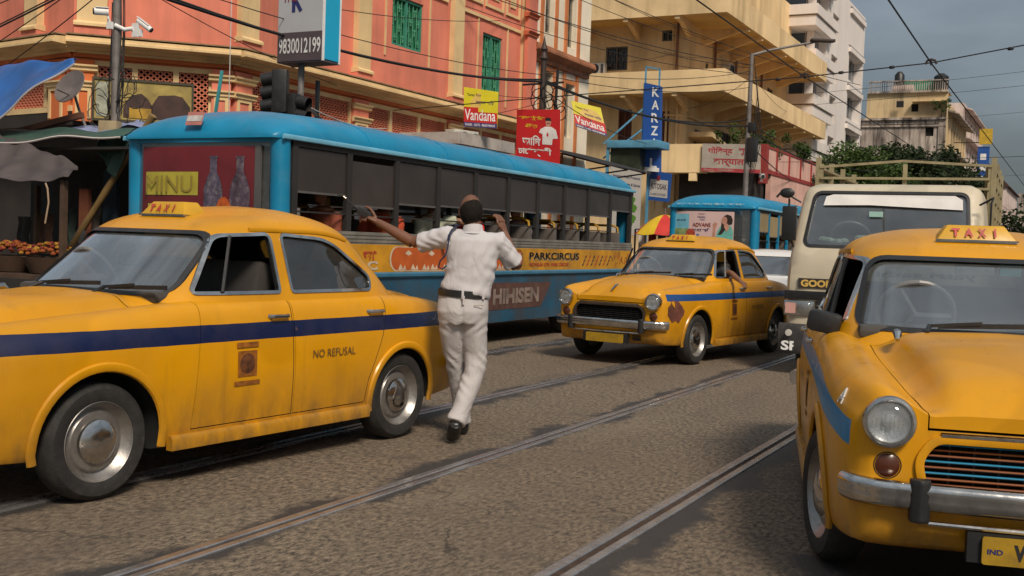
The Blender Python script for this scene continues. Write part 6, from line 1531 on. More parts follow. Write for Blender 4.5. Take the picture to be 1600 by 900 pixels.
def cctv(label, at_, d, L=.22, r=.036):
    t = thing('security_camera', label, 'camera', at_, 0, 'security cameras on the pole'); d = V(*d).normalized(); q = d.to_track_quat('Z', 'Y').to_matrix()
    mb = MB(); mb.tube([V(0, 0, 0), d * L], r, 16); mb.build('housing', WHITE, t, smooth=True, sharp=50)
    mb = MB(); mb.tube([d * (L - .005), d * (L + .012)], r * .85, 16); mb.build('lens', BLACK, t, smooth=True, sharp=50)
    mb = MB(); mb.cbox(d * L * .45 + V(0, 0, r + .004), (r * 2.2, L * .9, .008), q @ Matrix.Rotation(R(90), 3, 'X')); mb.build('sun_hood', WHITE, t)
    mb = MB(); mb.tube([V(0, 0, -r), V(0, 0, -.08), V(.0, .03, -.12)], .016, 8); mb.cbox((0, .03, -.16), (.07, .05, .09)); mb.build('mount', WHITE, t)
    return t
cctv('white box camera pointing left on the grey pole', (-11.02, 10.17, 4.10), (-.55, -.75, -.05), .17, .045)
cctv('white bullet camera pointing down right on the bracket of the grey pole', (-10.75, 10.40, 4.03), (.75, .25, -.55), .22, .036)
mb = MB(); mb.tube([(-10.98, 10.24, 3.95), (-10.88, 10.31, 3.90), (-10.80, 10.36, 3.92)], [.028, .028, .026], 10); mb.cbox((-10.77, 10.38, 3.90), (.09, .03, .17)); o = mb.build('camera_bracket', WHITE, None, smooth=True, sharp=40); o.parent = cp; o.matrix_parent_inverse = Matrix.Translation((11.0, -10.3, 0))

st = thing('pole_sign', 'grey and plum boxed pole sign with phone number and cyan side', 'sign', (-10.62, 13.7, 0))
mb = MB(); mb.tube([(-.12, .0, 0), (-.12, .0, 4.1)], .05, 12); mb.build('pole', POLEGREY, st, smooth=True)
SB = (-.34, .50, -.14, .42)   # x0,x1,y0,y1 local
mb = MB(); mb.box((-.43, -.20, 3.99), (.42, .22, 5.7)); mb.build('sign_box', M('sign_edge_dark', (.06, .05, .06), .5), st)
mb = MB(); mb.box((-.42, -.21, 4.44), (.41, -.201, 5.68)); mb.build('sign_panel', M('sign_grey', (.42, .42, .43), .5, 0, .08, 2), st)
mb = MB(); mb.box((-.42, -.21, 4.01), (.41, -.201, 4.439)); pn = mb.build('sign_panel', M('sign_plum', (.085, .060, .068), .5, 0, .1, 3), st)
mb = MB(); mb.box((.4201, -.17, 4.03), (.43, .19, 5.68)); mb.build('cyan_panel', M('sign_cyan', (.010, .36, .58), .45, 0, .06, 2), st)
mb = MB(); mb.box((.4, -.205, 4.0), (.435, -.172, 5.69)); mb.box((.4, .192, 4.0), (.435, .225, 5.69)); mb.build('panel_edge', WHITE, st)
lettering('9830012199', M('sign_white_print', (.66, .65, .64), .5), pn, (-.39, -.215, 4.12), (1, 0, 0), (0, 0, 1), .23, .78, .003, .006)
lettering('THE', M('sign_maroon_print', (.20, .03, .04), .5), st, (-.33, -.215, 4.90), (1, 0, 0), (0, 0, 1), .12, .26, .003, .004)
mb = MB(); mb.bar((-.13, -.213, 4.74), (-.13, -.213, 5.07), .06, .006, up=(0, 1, 0)); mb.bar((-.11, -.213, 4.94), (.01, -.213, 4.75), .06, .006, up=(0, 1, 0)); mb.bar((-.10, -.213, 4.94), (.0, -.213, 5.10), .06, .006, up=(0, 1, 0)); mb.build('sign_mark', NAVYPRINT, st)
def signal(label, loc, rz):
    t = thing('traffic_light', label, 'traffic light', loc, rz, 'traffic lights on the sign pole')
    mb = MB(); mb.cbox((0, 0, 0), (.22, .20, .62)); mb.build('housing', BLACK, t, bevel=.03)
    for z in (.19, 0, -.19):
        mb = MB(); mb.lathe([(.085, 0), (.088, .02), (0, .03)], (0, 0, 0), 'x', 18); mb.v = [(x + .105, y, q + z) for x, y, q in mb.v]; l = mb.build('lens', M('dark_lens', (.03, .028, .025), .3), t, smooth=True)
        mb = MB(); mb.tube([(.10, 0, z), (.27, 0, z - .035)], [.098, .096], 18, caps=False); mb.build('visor', BLACK, l, smooth=True)
    return t
signal('black traffic light head turned to the left on the sign pole', (-10.36, 12.75, 3.44), R(180 + 25))
signal('black traffic light head turned to the right behind the bus roof', (-10.28, 12.92, 3.12), R(8))
mb = MB(); mb.bar((-10.5, 12.9, 3.0), (-10.5, 12.9, 3.75), .05); mb.bar((-10.60, 12.72, 3.4), (-10.4, 12.92, 3.12), .05); o = mb.build('signal_bracket', BLACK); o.parent = st; o.matrix_parent_inverse = Matrix.Translation((10.62, -12.8, 0))
mb = MB(); mb.bar((-12.0, 13.0, 2.0), (-11.82, 13.15, 3.85), .09, .05); tag(mb.build('teal_post', M('teal_paint', (.02, .24, .27), .5, 0, .3, 4)), 'teal painted post leaning beside the bus roof front', 'post')
# iron pole and hung banners
ip = thing('iron_pole', 'dark iron pole with a spiked finial holding cable coils above the red banner', 'pole', (-10.75, 22.2, 0))
mb = MB(); mb.tube([(0, 0, 0), (0, 0, 5.45)], [.075, .065], 12); mb.lathe([(.065, 5.4), (.10, 5.46), (.07, 5.52), (.05, 5.6), (.085, 5.66), (.05, 5.74), (.03, 5.82), (0, 5.98)], (0, 0, 0), 'z', 12); mb.build('pole', POLEDARK, ip, smooth=True)
mb = MB()
for k in range(9):
    c = V(.25 * (k % 3 - 1) + .15, .0, 4.75 - .06 * k); r = .12 + .02 * (k % 4); mb.tube([c + V(r * math.cos(t), .03 * k - .1, r * 1.3 * math.sin(t)) for t in frange(0, 6, 12)], .012, 5)
mb.bar((-.5, 0, 4.9), (.5, 0, 4.92), .04); mb.tube([(.32, 0, 4.2), (.35, 0, 5.2)], .035, 6); mb.build('cable_coils', CABLE, ip, smooth=True)
def board(name, label, corners, mat, cat='sign', thick=.02, group=None):
    "thin board through four corners: bottom left, bottom right, top right, top left; returns the thing and its axes"
    bl, br, tr_, tl = [V(*c) for c in corners]; t = thing(name, label, cat, bl, 0, group); n = (br - bl).cross(tl - bl).normalized()
    mb = MB(); f = [c - bl for c in (bl, br, tr_, tl)]; mb.add([p for p in f] + [p - n * thick for p in f], [(0, 1, 2, 3), (7, 6, 5, 4), (0, 4, 5, 1), (1, 5, 6, 2), (2, 6, 7, 3), (3, 7, 4, 0)]); o = mb.build('board', mat, t)
    ax = {'r': (br - bl), 'u': (tl - bl), 'n': n}
    def at_(a, b, g=.004): return ax['r'] * a + ax['u'] * b + n * g
    def rect(a0, b0, a1, b1, m, nm='board_panel', g=.003):
        q = MB(); q.add([at_(a0, b0, g), at_(a1, b0, g), at_(a1, b1, g), at_(a0, b1, g)], [(0, 1, 2, 3)]); return q.build(nm, m, t, fix=False)
    def poly(pts, m, nm='printed_shape', g=.004):
        q = MB(); q.add([at_(a, b, g) for a, b in pts], [tuple(range(len(pts)))]); return q.build(nm, m, t, fix=False)
    def tx(s, a, b, h, w, m, bold=0.0, g=.006):
        q = MB(); text(q, s, at_(a, b, g), ax['r'], ax['u'], h * ax['u'].length, w * ax['r'].length, 0, bold); return q.build('lettering', m, t, fix=False)
    return t, rect, poly, tx
BRED = M('banner_red', (.50, .012, .014), .55, 0, .12, 3)
t, rect, poly, tx = board('hanging_banner', 'red banner with Bengali lettering and a man in white on the iron pole', ((-11.25, 22.0, 3.0), (-10.20, 22.05, 2.93), (-10.24, 22.05, 4.31), (-11.27, 22.0, 4.33)), BRED, 'banner')
BY = M('banner_yellow', (.72, .46, .02), .5); BW = M('banner_white', (.70, .68, .66), .5)
tx('\u0995\u09c7\u09b2\u099c \u09b8\u09cd\u099f\u09cd\u09b0\u09bf\u099f\u09c7\u09b0', .04, .83, .08, .60, BY, .006); tx('\u0990\u09bf\u09a4\u09b9\u09cd\u09af', .20, .70, .08, .28, BY, .006)
tx('\u0986\u09bf\u09a6', .14, .42, .17, .42, BW, .012); tx('\u09a2\u09be\u09c7\u0995\u09b6\u09cd\u09ac\u09b0\u09c0', .05, .24, .16, .76, BW, .012); tx('\u09b6\u09be\u09bf\u09dc \u09ac\u09b8\u09cd\u09a4\u09cd\u09b0\u09be\u09b2\u09df \u0995\u09b2\u09c7\u099c', .12, .13, .05, .62, BY, .002); tx('\u0995\u09b2\u0995\u09be\u09a4\u09be', .5, .05, .05, .3, BY, .002)
poly([(.60, .45), (.82, .45), (.83, .55), (.95, .56), (.90, .70), (.80, .745), (.66, .745), (.55, .70), (.52, .64), (.60, .62)], BW, 'printed_figure'); poly([(.69 + .0, .745), (.77, .745), (.79, .82), (.77, .87), (.68, .87), (.66, .82)], MATS['skin_print'], 'printed_figure', .005); poly([(.66, .84), (.79, .84), (.78, .885), (.72, .895), (.66, .885)], INK, 'printed_figure', .006); poly([(.69, .61), (.71, .57), (.74, .61), (.71, .66)], BRED, 'printed_figure', .006); poly([(.69, .795), (.76, .795), (.755, .805), (.695, .805)], INK, 'printed_figure', .007)
VY = M('vandana_yellow', (.66, .58, .015), .5, 0, .1, 4); VG = M('vandana_ochre', (.72, .50, .12), .5); VR = M('vandana_red', (.52, .018, .012), .5); VB = M('vandana_blue', (.05, .035, .16), .5)
def vandana(label, c):
    t, rect, poly, tx = board('shop_sign', label, c, VY, 'sign', .02, 'yellow and red shop signs')
    rect(0, .12, 1, .50, VR); rect(0, 0, 1, .12, VB); poly([(.18, .50), (.98, .50), (.95, .70), (.75, .88), (.55, .92), (.35, .82), (.22, .66)], VG, g=.0035)
    tx('Vandana', .03, .17, .28, .92, WHITEPRINT, .004); tx('SAREES - SUITS - READYMADE', .04, .03, .06, .9, WHITEPRINT, .001); tx('\u09ac\u09a8\u09cd\u09a6\u09a8\u09be \u09b6\u09be\u09bf\u09dc', .36, .56, .13, .54, NAVYPRINT, .003); tx('Tanay Roy', .10, .76, .09, .42, INK, .001)
vandana('upright yellow and red Vandana shop sign in front of the lattice wall', ((-12.58, 21.95, 3.97), (-11.83, 22.15, 3.93), (-11.83, 22.15, 4.75), (-12.61, 21.95, 4.86)))
vandana('tilted yellow and red Vandana shop sign on the cream building', ((-12.02, 26.9, 4.50), (-11.28, 27.3, 4.26), (-11.50, 27.3, 5.02), (-12.18, 26.9, 5.18)))
mb = MB(); mb.cbox((-13.1, 22.6, 3.54), (1.5, 2.6, .05)); mb.cbox((-12.3, 22.6, 3.65), (.06, 2.62, .26)); mb.cbox((-13.1, 21.3, 3.65), (1.55, .06, .26)); mb.cbox((-13.1, 23.9, 3.65), (1.55, .06, .26)); tag(mb.build('shop_awning', M('awning_grey', (.44, .40, .37), .8, 0, .2, 2, 0, 1, (.15, .11, .08), .6)), 'flat grey concrete awning jutting from the pink building over the shops', 'awning')
aw = thing('metal_awning', 'black corrugated metal awning beyond the red banner', 'awning', (-13.9, 30.2, 3.6))
mb = MB()
for k in range(26):
    y = -1.6 + k * .13; mb.loft([[(0, y, .55), (0, y + .065, .585), (0, y + .13, .55), (0, y + .065, .565)], [(2.2, y, 0), (2.2, y + .065, .035), (2.2, y + .13, 0), (2.2, y + .065, .015)]])
mb.build('corrugated_sheet', M('black_sheet', (.03, .03, .032), .5, .2, .3, 3), aw)
mb = MB()
for y in (-1.4, 0, 1.5): mb.bar((0, y, -.3), (2.1, y, .0), .04); mb.bar((2.1, y, 0), (0, y, .5), .035)
mb.build('bracket', BLACK, aw)
# vertical blue sign, its steel and the sign boards under it
KB = M('sign_blue', (.018, .085, .34), .45, 0, .12, 2); KF = M('steel_pale_blue', (.10, .30, .46), .5, 0, .2, 4)
t, rect, poly, tx = board('vertical_sign', 'tall narrow blue sign with white letters stacked down on a steel frame', ((-13.56, 36.0, 4.0), (-12.92, 36.0, 3.95), (-13.0, 36.0, 6.86), (-13.58, 36.0, 7.0)), KB, 'sign', .22)
for ch, b in zip('KARZAL', (.845, .70, .555, .41, .27, .045)): tx(ch, .46, b, .105, .40, WHITEPRINT, .012)
rect(.1, .0, 1, .045, WHITEPRINT)
mb = MB(); mb.bar((-.02, .1, 3.0), (-.02, .1, 3.55), .05); mb.bar((.48, .1, 2.85), (.48, .1, 3.45), .05); mb.bar((-.02, .1, 3.55), (.48, .1, 3.45), .05); mb.bar((-.05, .1, 0), (-.05, .1, 3.0), .05); mb.bar((-.06, .05, 2.1), (-1.35, -.2, .9), .06); mb.bar((-.06, .05, 1.4), (-1.35, -.2, .4), .05); mb.build('steel_frame', KF, t)
t = thing('shop_booth', 'pale blue roofed kiosk front with a dark fascia under the vertical blue sign', 'kiosk', (-13.6, 35.6, 0))
mb = MB(); mb.box((-1.0, -.3, 4.72), (.85, .9, 4.98)); mb.build('fascia', KF, t, bevel=.03); mb = MB(); mb.box((-.92, -.1, 4.02), (.15, .8, 4.715)); mb.build('dark_panel', M('dark_green_panel', (.03, .04, .025), .4, 0, .5, 3), t)
mb = MB(); mb.bar((-.98, -.2, 2.5), (-.98, -.2, 4.72), .09); mb.bar((.14, .8, 0), (.14, .8, 4.72), .08); mb.build('post', KF, t)
t, rect, poly, tx = board('food_sign', 'white sign for imported food products with green leaf pictures under the kiosk', ((-14.42, 35.3, 1.9), (-13.28, 35.3, 1.75), (-13.28, 35.3, 3.86), (-14.42, 35.3, 4.12)), M('sign_white_board', (.52, .50, .47), .5, 0, .08, 2), 'sign')
tx('Imported Food Products', .10, .83, .05, .86, NAVYPRINT, .002); tx('Dry Fruits, Dates & Spices', .06, .72, .055, .90, NAVYPRINT, .002)
for a, b in ((.55, .46), (.72, .52), (.62, .36), (.78, .40), (.58, .22), (.76, .24), (.66, .14)): poly([(a + .13 * math.cos(q) * (.8 + .2 * math.sin(3 * q)), b + .065 * math.sin(q)) for q in frange(0, 6.28, 12)[:-1]], M('leaf_print', (.10, .26, .03), .5, 0, .3, 9), 'printed_leaf')
t, rect, poly, tx = board('shop_board', 'blue edged white shop board with dark letters beside the food sign', ((-13.42, 36.4, 3.02), (-12.68, 36.4, 2.95), (-12.62, 36.4, 3.92), (-13.40, 36.4, 4.06)), KB, 'sign', .1)
rect(.04, .12, .92, .70, MATS['sign_white_board']); tx('JUTOSAK', .08, .33, .24, .80, M('dark_print_violet', (.05, .02, .05), .5), .006); tx('ALL KINDS OF STATIONERY', .08, .17, .08, .78, NAVYPRINT, .001); poly([(.36, .66), (.50, .66), (.53, .80), (.46, .86), (.38, .80)], MAROON)
t, rect, poly, tx = board('office_sign', 'grey sign with red Hindi lettering on the yellow building balcony', ((-13.12, 41.3, 4.36), (-10.98, 41.9, 4.33), (-11.02, 41.9, 5.42), (-13.12, 41.3, 5.42)), M('sign_grey_board', (.36, .31, .26), .6, 0, .2, 3, 0, 1, (.2, .14, .1), .5), 'sign')
HR = M('hindi_red', (.36, .03, .04), .5)
tx('\u0917\u094b\u093f\u0935\u0928\u094d\u0926', .10, .60, .30, .42, HR, .012); tx('\u092d\u0935\u0928', .62, .60, .28, .26, HR, .012); tx('\u0915\u093e\u0930\u094d\u092f\u093e\u0932\u092f', .20, .20, .28, .62, HR, .012); rect(0, 0, .99, .13, HR); tx('Phone : 22683891', .04, .03, .07, .5, MATS['sign_grey_board'], .002)
t = cctv('small white camera under the grey Hindi sign', (-10.95, 41.9, 4.22), (.5, -.8, -.1), .22, .09)
# street lamp pole
lp = thing('street_lamp', 'tall grey lamp pole with one long arm in front of the yellow building', 'street lamp', (-9.5, 34.5, 0))
mb = MB(); mb.tube([(0, 0, 0), (0, 0, 4), (.02, 0, 7.55)], [.095, .085, .06], 12); mb.build('pole', POLEGREY, lp, smooth=True)
mb = MB(); mb.tube([(.02, 0, 7.5), (.5, .3, 7.68), (1.75, 1.0, 8.0)], [.045, .04, .035], 8); mb.build('arm', POLEGREY, lp, smooth=True)
mb = MB(); mb.cbox((1.95, 1.1, 8.05), (.75, .26, .09), Matrix.Rotation(R(30), 3, 'Z')); mb.build('lamp_head', POLEDARK, lp, bevel=.03)
mb = MB(); mb.cbox((.16, 0, 4.55), (.30, .26, .75)); mb.cbox((.12, 0, 5.25), (.2, .2, .3)); mb.build('cable_box', BLACK, lp, bevel=.02)
mb = MB()
for k in range(7): mb.tube([(.1, 0, 7.4), (.25 + .02 * k, .05 * k, 6.2 - .2 * k), (.1, 0, 4.2 - .2 * k)], .012, 4)
mb.build('loose_cables', CABLE, lp, smooth=True)

# ------------------------------------------------------------------ overhead cables (world ends)
wires = [
 ((-24, 14.0, 3.6), (-11, 10.3, 4.7), .014, .12), ((-24, 14.2, 3.9), (-11, 10.3, 4.75), .010, .18), ((-24, 14.2, 4.4), (-11, 10.3, 4.85), .008, .05), ((-20, 13, 3.2), (-11, 10.3, 4.8), .008, .05), ((-18, 12.6, 3.2), (-11, 10.3, 4.55), .008, .10),
 ((-11, 10.3, 4.5), (-10.75, 22.2, 4.95), .026, .28), ((-11, 10.3, 4.55), (-10.75, 22.2, 5.0), .018, .34), ((-11, 10.3, 4.7), (-10.75, 22.2, 5.1), .008, .20), ((-11, 10.3, 4.75), (-13.9, 26, 7.2), .008, .25), ((-11, 10.3, 4.6), (-13.9, 19, 4.5), .007, .1),
 ((-10.75, 22.2, 4.95), (-9.5, 34.5, 5.3), .026, .32), ((-10.75, 22.2, 5.0), (-9.5, 34.5, 5.5), .018, .42), ((-10.75, 22.2, 5.1), (-9.5, 34.5, 6.5), .009, .25), ((-10.75, 22.2, 5.2), (-9.5, 34.5, 7.0), .009, .22),
 ((-13.9, 23, 7.6), (-9.5, 34.5, 7.2), .012, .25), ((-13.9, 24, 7.2), (-9.5, 34.5, 6.9), .010, .30), ((-13.5, 27.5, 8.5), (-9.5, 34.5, 7.4), .010, .15), ((-13.5, 29, 9.0), (-8, 45, 8.0), .012, .3), ((-12, 20, 6.9), (-9.5, 34.5, 7.1), .010, .35),
 ((-10.75, 22.2, 4.9), (-14, 30, 4.8), .009, .1), ((-10.75, 22.2, 4.8), (-13.3, 36, 4.9), .010, .2), ((-10.75, 22.2, 4.6), (-13.9, 25, 5.2), .007, .05), ((-10.75, 22.2, 4.5), (-13.9, 24, 4.4), .007, .05), ((-10.75, 22.2, 4.4), (-13.9, 27.8, 4.0), .012, .1),
 ((-9.5, 34.5, 5.2), (-9.5, 62, 5.5), .022, .5), ((-9.5, 34.5, 5.4), (-9.5, 62, 5.9), .014, .5), ((-9.5, 34.5, 6.8), (-14.3, 43, 7.0), .008, .2), ((-9.5, 34.5, 7.2), (-14.3, 48, 10.2), .008, .2), ((-9.5, 34.5, 6.4), (-14.3, 55, 7.2), .008, .2), ((-9.5, 34.5, 7.0), (-12.5, 52, 7.9), .008, .2), ((-9.5, 34.5, 4.8), (-11, 47, 4.4), .018, .1), ((-11, 43, 4.6), (-11.3, 60, 4.3), .016, .2),
 ((-13.9, 28.2, 9.3), (-14.3, 48, 10.3), .010, .2), ((-15.4, 42.9, 9.3), (-13.2, 42.0, 8.8), .008, .1), ((-14.9, 42.9, 9.2), (-18.5, 42.9, 8.9), .008, .1)]
def wire_class(a):
    if a[0] < -15.9 and a[1] < 15: return 'cables slanting from the pink corner to the camera pole'
    if a[:2] == (-11, 10.3): return 'cables running from the camera pole along the pink wall'
    if a[:2] == (-10.75, 22.2): return 'cables strung from the iron finial pole'
    if a[:2] == (-9.5, 34.5): return 'cables leaving the tall lamp pole'
    return 'thin cables crossing the cream and yellow fronts'
ORD = ['topmost', 'second highest', 'third highest', 'fourth highest', 'fifth highest', 'sixth highest', 'seventh highest', 'eighth highest', 'ninth highest', 'tenth highest', 'eleventh highest']
for cl_ in sorted({wire_class(w[0]) for w in wires}):
    mine = sorted([w for w in wires if wire_class(w[0]) == cl_], key=lambda w: -(w[0][2] + w[1][2]))
    for k, (a, b, r, s) in enumerate(mine):
        lab = (ORD[k] if k < len(mine) - 1 else 'lowest') + (' thick' if r > .015 else '') + ' of the black ' + cl_
        wire('overhead_cable', lab, 'cable', [a, b], r, CABLE, s, cl_)
wire('hanging_rope', 'thin white rope hanging in front of the corner lattice', 'rope', [(-12.6, 14.2, 5.6), (-12.6, 14.2, 3.6), (-12.58, 14.2, 3.1)], .008, CABLEG)
wire('hanging_rope', 'white line looping from the traffic light to the lattice pier', 'rope', [(-10.1, 13.1, 3.25), (-13.5, 20.2, 3.75)], .010, CABLEG, .1)
# tram overhead line: span wires with their hangers
ND = (-2.42, 20.0, 4.67); ND2 = (-4.53, 20.0, 4.51)
wire('span_wire', 'tram span wire crossing the sky between the two curved hangers', 'wire', [(-13.4, 20.3, 4.15), (-8.9, 20.05, 4.33), ND2, ND, (1.8, 20.0, 5.35), (6, 20, 6.1)], .011, CABLE)
wire('contact_wire', 'tram contact wire running from the top of the picture to the far hanger', 'wire', [(-2.3, 3, 4.78), ND, (-2.55, 60, 4.9), (-2.6, 160, 5.2)], .013, CABLE)
wire('contact_wire', 'tram contact wire over the left track passing the lamp pole', 'wire', [(-4.6, 3, 4.72), ND2, (-4.7, 60, 4.8), (-4.7, 160, 5.1)], .011, CABLE)
for k, (y0, z0, y1, z1) in enumerate(((60, 9.8, 60, 12.4), (60, 9.2, 60, 11.6), (80, 10.4, 80, 12.8), (45, 5.0, 45, 6.1), (95, 7.6, 95, 9.4), (110, 6.2, 110, 6.0))):
    wire('sky_wire', ('topmost', 'third highest', 'second highest', 'fourth highest', 'fifth highest', 'lowest')[k] + ' of the faint thin wires across the grey sky', 'wire', [(-14, y0, z0), (12, y1, z1)], .010, CABLE, .3, 'faint wires across the sky')
for k, (p, lab) in enumerate(((ND, 'curved hanger on the span wire against open sky'), (ND2, 'curved hanger on the span wire before the yellow eave'))):
    t = thing('wire_hanger', lab, 'hanger', p, 0); mb = MB(); mb.tube([(-.09, 0, -.02), (-.06, 0, .04), (0, 0, .06), (.06, 0, .04), (.09, 0, -.02)], [(.012, .02)] * 5, 8); mb.tube([(0, 0, .05), (0, .02, -.04)], .016, 8); mb.build('yoke', POLEDARK, t, smooth=True)
for x, z in ((-3.05, 4.62), (-3.9, 4.56), (-1.2, 4.85), (-5.0, 4.48)):
    mb = MB(); mb.tube([(x - .05, 20, z - .005), (x - .03, 20, z), (x + .03, 20, z + .004), (x + .05, 20, z + .008)], [.012, .028, .028, .012], 8); tag(mb.build('wire_insulator', CABLE, smooth=True), {-3.05: 'insulator bead left of the hanger in the open sky', -3.9: 'insulator bead nearer the left hanger by the tower', -1.2: 'insulator bead right of the sky hanger', -5.0: 'insulator bead left of the hanger on the yellow eave'}[x], 'insulator', 'insulators on the span wire')

# ------------------------------------------------------------------ market stalls at far left
BT = M('blue_tarpaulin', (.018, .105, .36), .45, 0, .3, 1.6, .25, 9, (.10, .16, .24), .5); TE = M('tarp_edge', (.50, .44, .42), .8)
def cloth(name, label, A, B, C, D, mat, sag=.1, wrinkle=.02, n=26, edge=None, freq=9):
    "sheet over four corners (A top left, B top right, C bottom right, D bottom left)"
    A, B, C, D = map(lambda q: V(*q), (A, B, C, D)); t = thing(name, label, 'tarpaulin', (0, 0, 0))
    nrm = (B - A).cross(D - A).normalized()
    def f(u, v):
        p = A.lerp(B, u).lerp(D.lerp(C, u), v)
        return p + V(0, 0, -sag * 4 * u * (1 - u) * (.3 + .7 * v)) + nrm * (wrinkle * (math.sin(freq * u + 4 * v + 2 * math.sin(3 * v)) + .6 * math.sin(freq * 2.1 * u - 3 * v)))
    m = MB(); m.grid(f, n, n); o = m.build('sheet', mat, t, smooth=True)
    sm = o.modifiers.new('thick', 'SOLIDIFY'); sm.thickness = .006
    if edge:
        m = MB(); m.tube([f(k / n, 1) for k in range(n + 1)], .012, 5); m.build('hem', edge, t, smooth=True)
    return t
cloth('tarpaulin', 'bright blue tarpaulin stretched over the stall at far left', (-13.6, 10.4, 3.55), (-10.86, 9.55, 3.40), (-10.80, 9.45, 3.34), (-12.9, 9.0, 1.92), BT, -.04, .025, 30, TE)
cloth('tarpaulin', 'dark green tarpaulin awning below the blue sheet', (-13.0, 9.8, 2.62), (-9.95, 9.7, 2.56), (-9.86, 9.3, 2.45), (-13.0, 8.9, 2.35), M('green_tarpaulin', (.028, .075, .058), .6, 0, .3, 2, .2, 10, (.08, .10, .09), .5), .02, .025, 26, TE)
cloth('tarpaulin', 'torn green tarpaulin corner hanging by the bamboo pole', (-10.55, 9.7, 2.52), (-9.9, 9.6, 2.5), (-10.15, 9.5, 1.98), (-10.5, 9.6, 2.3), MATS['green_tarpaulin'], .02, .03, 14)
cloth('tarpaulin', 'faded brown tarpaulin draped as a stall roof at far left', (-11.9, 9.3, 2.50), (-10.2, 9.0, 2.10), (-9.90, 8.65, 1.90), (-11.9, 8.4, 1.74), M('brown_tarpaulin', (.070, .055, .054), .8, 0, .35, 3, .5, 14, (.05, .04, .04), .6), -.05, .03, 30, None, 13)
cloth('tarpaulin', 'pale blue torn sheet lying under the meter box', (-11.3, 10.6, 2.72), (-10.3, 10.3, 2.76), (-10.0, 9.9, 2.64), (-11.5, 10.0, 2.60), M('pale_blue_sheet', (.22, .26, .42), .7, 0, .3, 4, .2, 12, (.1, .1, .14), .5), .03, .03, 16)
WOODD = M('dark_timber', (.075, .042, .025), .8, 0, .4, 4, .2, 30); BAMB = M('bamboo', (.20, .125, .045), .6, 0, .3, 6)
mb = MB(); mb.bar((-13.2, 9.4, 2.28), (-11.25, 10.0, 2.80), .09, .07); tag(mb.build('timber_beam', M('reddish_timber', (.17, .075, .045), .8, 0, .3, 4)), 'reddish timber beam slanting under the blue tarpaulin', 'beam')
mb = MB(); P = [V(-9.70, 9.65, 2.72).lerp(V(-11.0, 9.5, .95), k / 12) for k in range(13)]; mb.tube(P, [.040 + .006 * (k % 3 == 0) for k in range(13)], 10); tag(mb.build('bamboo_pole', BAMB, smooth=True), 'slanting bamboo prop pole left of the bus front', 'pole')
stl = thing('market_stall', 'dark flower stall under the brown tarpaulin at far left', 'stall', (-10.9, 9.1, 0))
for x, y in ((-.9, -.5), (.85, -.40), (.85, .6), (-.9, .7)):
    mb = MB(); mb.bar((x, y, 0), (x, y, 1.9), .06); mb.build('post', WOODD, stl)
mb = MB(); mb.box((-1.6, -.65, .80), (.9, .45, .85)); mb.build('table_board', WOODD, stl)
mb = MB(); mb.box((-2.2, -.70, .12), (.9, -.66, .80)); mb.build('front_cloth', M('dark_cloth', (.018, .016, .015), .9), stl)
mb = MB(); mb.box((-2.6, 2.0, .12), (1.6, 2.06, 2.5)); mb.build('back_cloth', MATS['dark_cloth'], stl)
mb = MB(); mb.box((-2.4, .2, 2.30), (1.2, 2.0, 2.33)); mb.build('roof_board', MATS['dark_cloth'], stl)
mb = MB(); mb.box((-.02, .58, .86), (.13, .64, 1.86)); mb.build('rust_panel', M('rust_orange_sheet', (.15, .045, .02), .85, 0, .5, 3, 0, 1, (.03, .02, .015), .7), stl); mb = MB(); mb.box((.20, .75, .86), (.42, .80, 2.1)); mb.build('blue_panel', M('deep_blue_sheet', (.012, .028, .045), .85, 0, .4, 4), stl)
mb = MB(); mb.tube([(.70, -.52, 1.86), (.78, -.56, 1.80), (.80, -.56, 1.65), (.75, -.56, 1.42)], .010, 6); mb.build('tie_rope', M('rope_tan', (.36, .25, .16), .9), stl, smooth=True)
rst = random.Random(31)
for k, c in enumerate(((.05, .045, .04), (.10, .05, .03), (.04, .06, .05), (.16, .13, .11), (.06, .03, .03))):
    m = MB(); x = -1.5 + k * .42; z1 = rst.uniform(1.5, 1.8); m.grid(lambda u, v: (x + .22 * u + .02 * math.sin(9 * v), .9 + .03 * math.sin(7 * u), z1 - .5 * v), 5, 6); m.build('hanging_sack', M('sack_' + 'abcde'[k], c, .9, 0, .4, 8), stl, smooth=True)
for k in range(6):
    m = MB(); x = -1.3 + k * .36; m.lathe([(0, 0), (.12, 0), (.15, .16), (.13, .16), (.11, .03), (0, .03)], (x, .15, .85), 'z', 12); m.build('bucket', WOODD, stl, smooth=True)
rfw = random.Random(21)
for bx_, by_, lab in ((-10.95, 8.75, 'basket of orange and yellow marigolds at the left edge of the stall'), (-10.35, 8.78, 'basket of marigolds and white blooms nearer the taxi windscreen')):
    t = thing('flower_basket', lab, 'basket', (bx_, by_, .86)); mb = MB(); mb.lathe([(0, 0), (.20, 0), (.30, .18), (.27, .18), (.18, .03), (0, .03)], (0, 0, 0), 'z', 20); mb.build('basket', WOODD, t, smooth=True)
    for nm, col, n in (('orange_blooms', (.26, .060, .008), 46), ('yellow_blooms', (.34, .17, .012), 30), ('red_blooms', (.15, .015, .010), 22)):
        m = MB()
        for k in range(n):
            a, r = rfw.uniform(0, 6.28), .27 * math.sqrt(rfw.random()); m.ball((r * math.cos(a), r * math.sin(a), .2 + .12 * (1 - (r / .3) ** 2) + rfw.uniform(-.02, .03)), (.03, .03, .022), 7, 5)
        b_ = m.build(nm, M('petal_' + nm, col, .8, 0, .4, 30, .4, 90), t, smooth=True); b_['kind'] = 'stuff'
dsh = thing('satellite_dish', 'dusty satellite dish under the blue tarpaulin corner', 'dish', (-12.0, 10.5, 3.22))
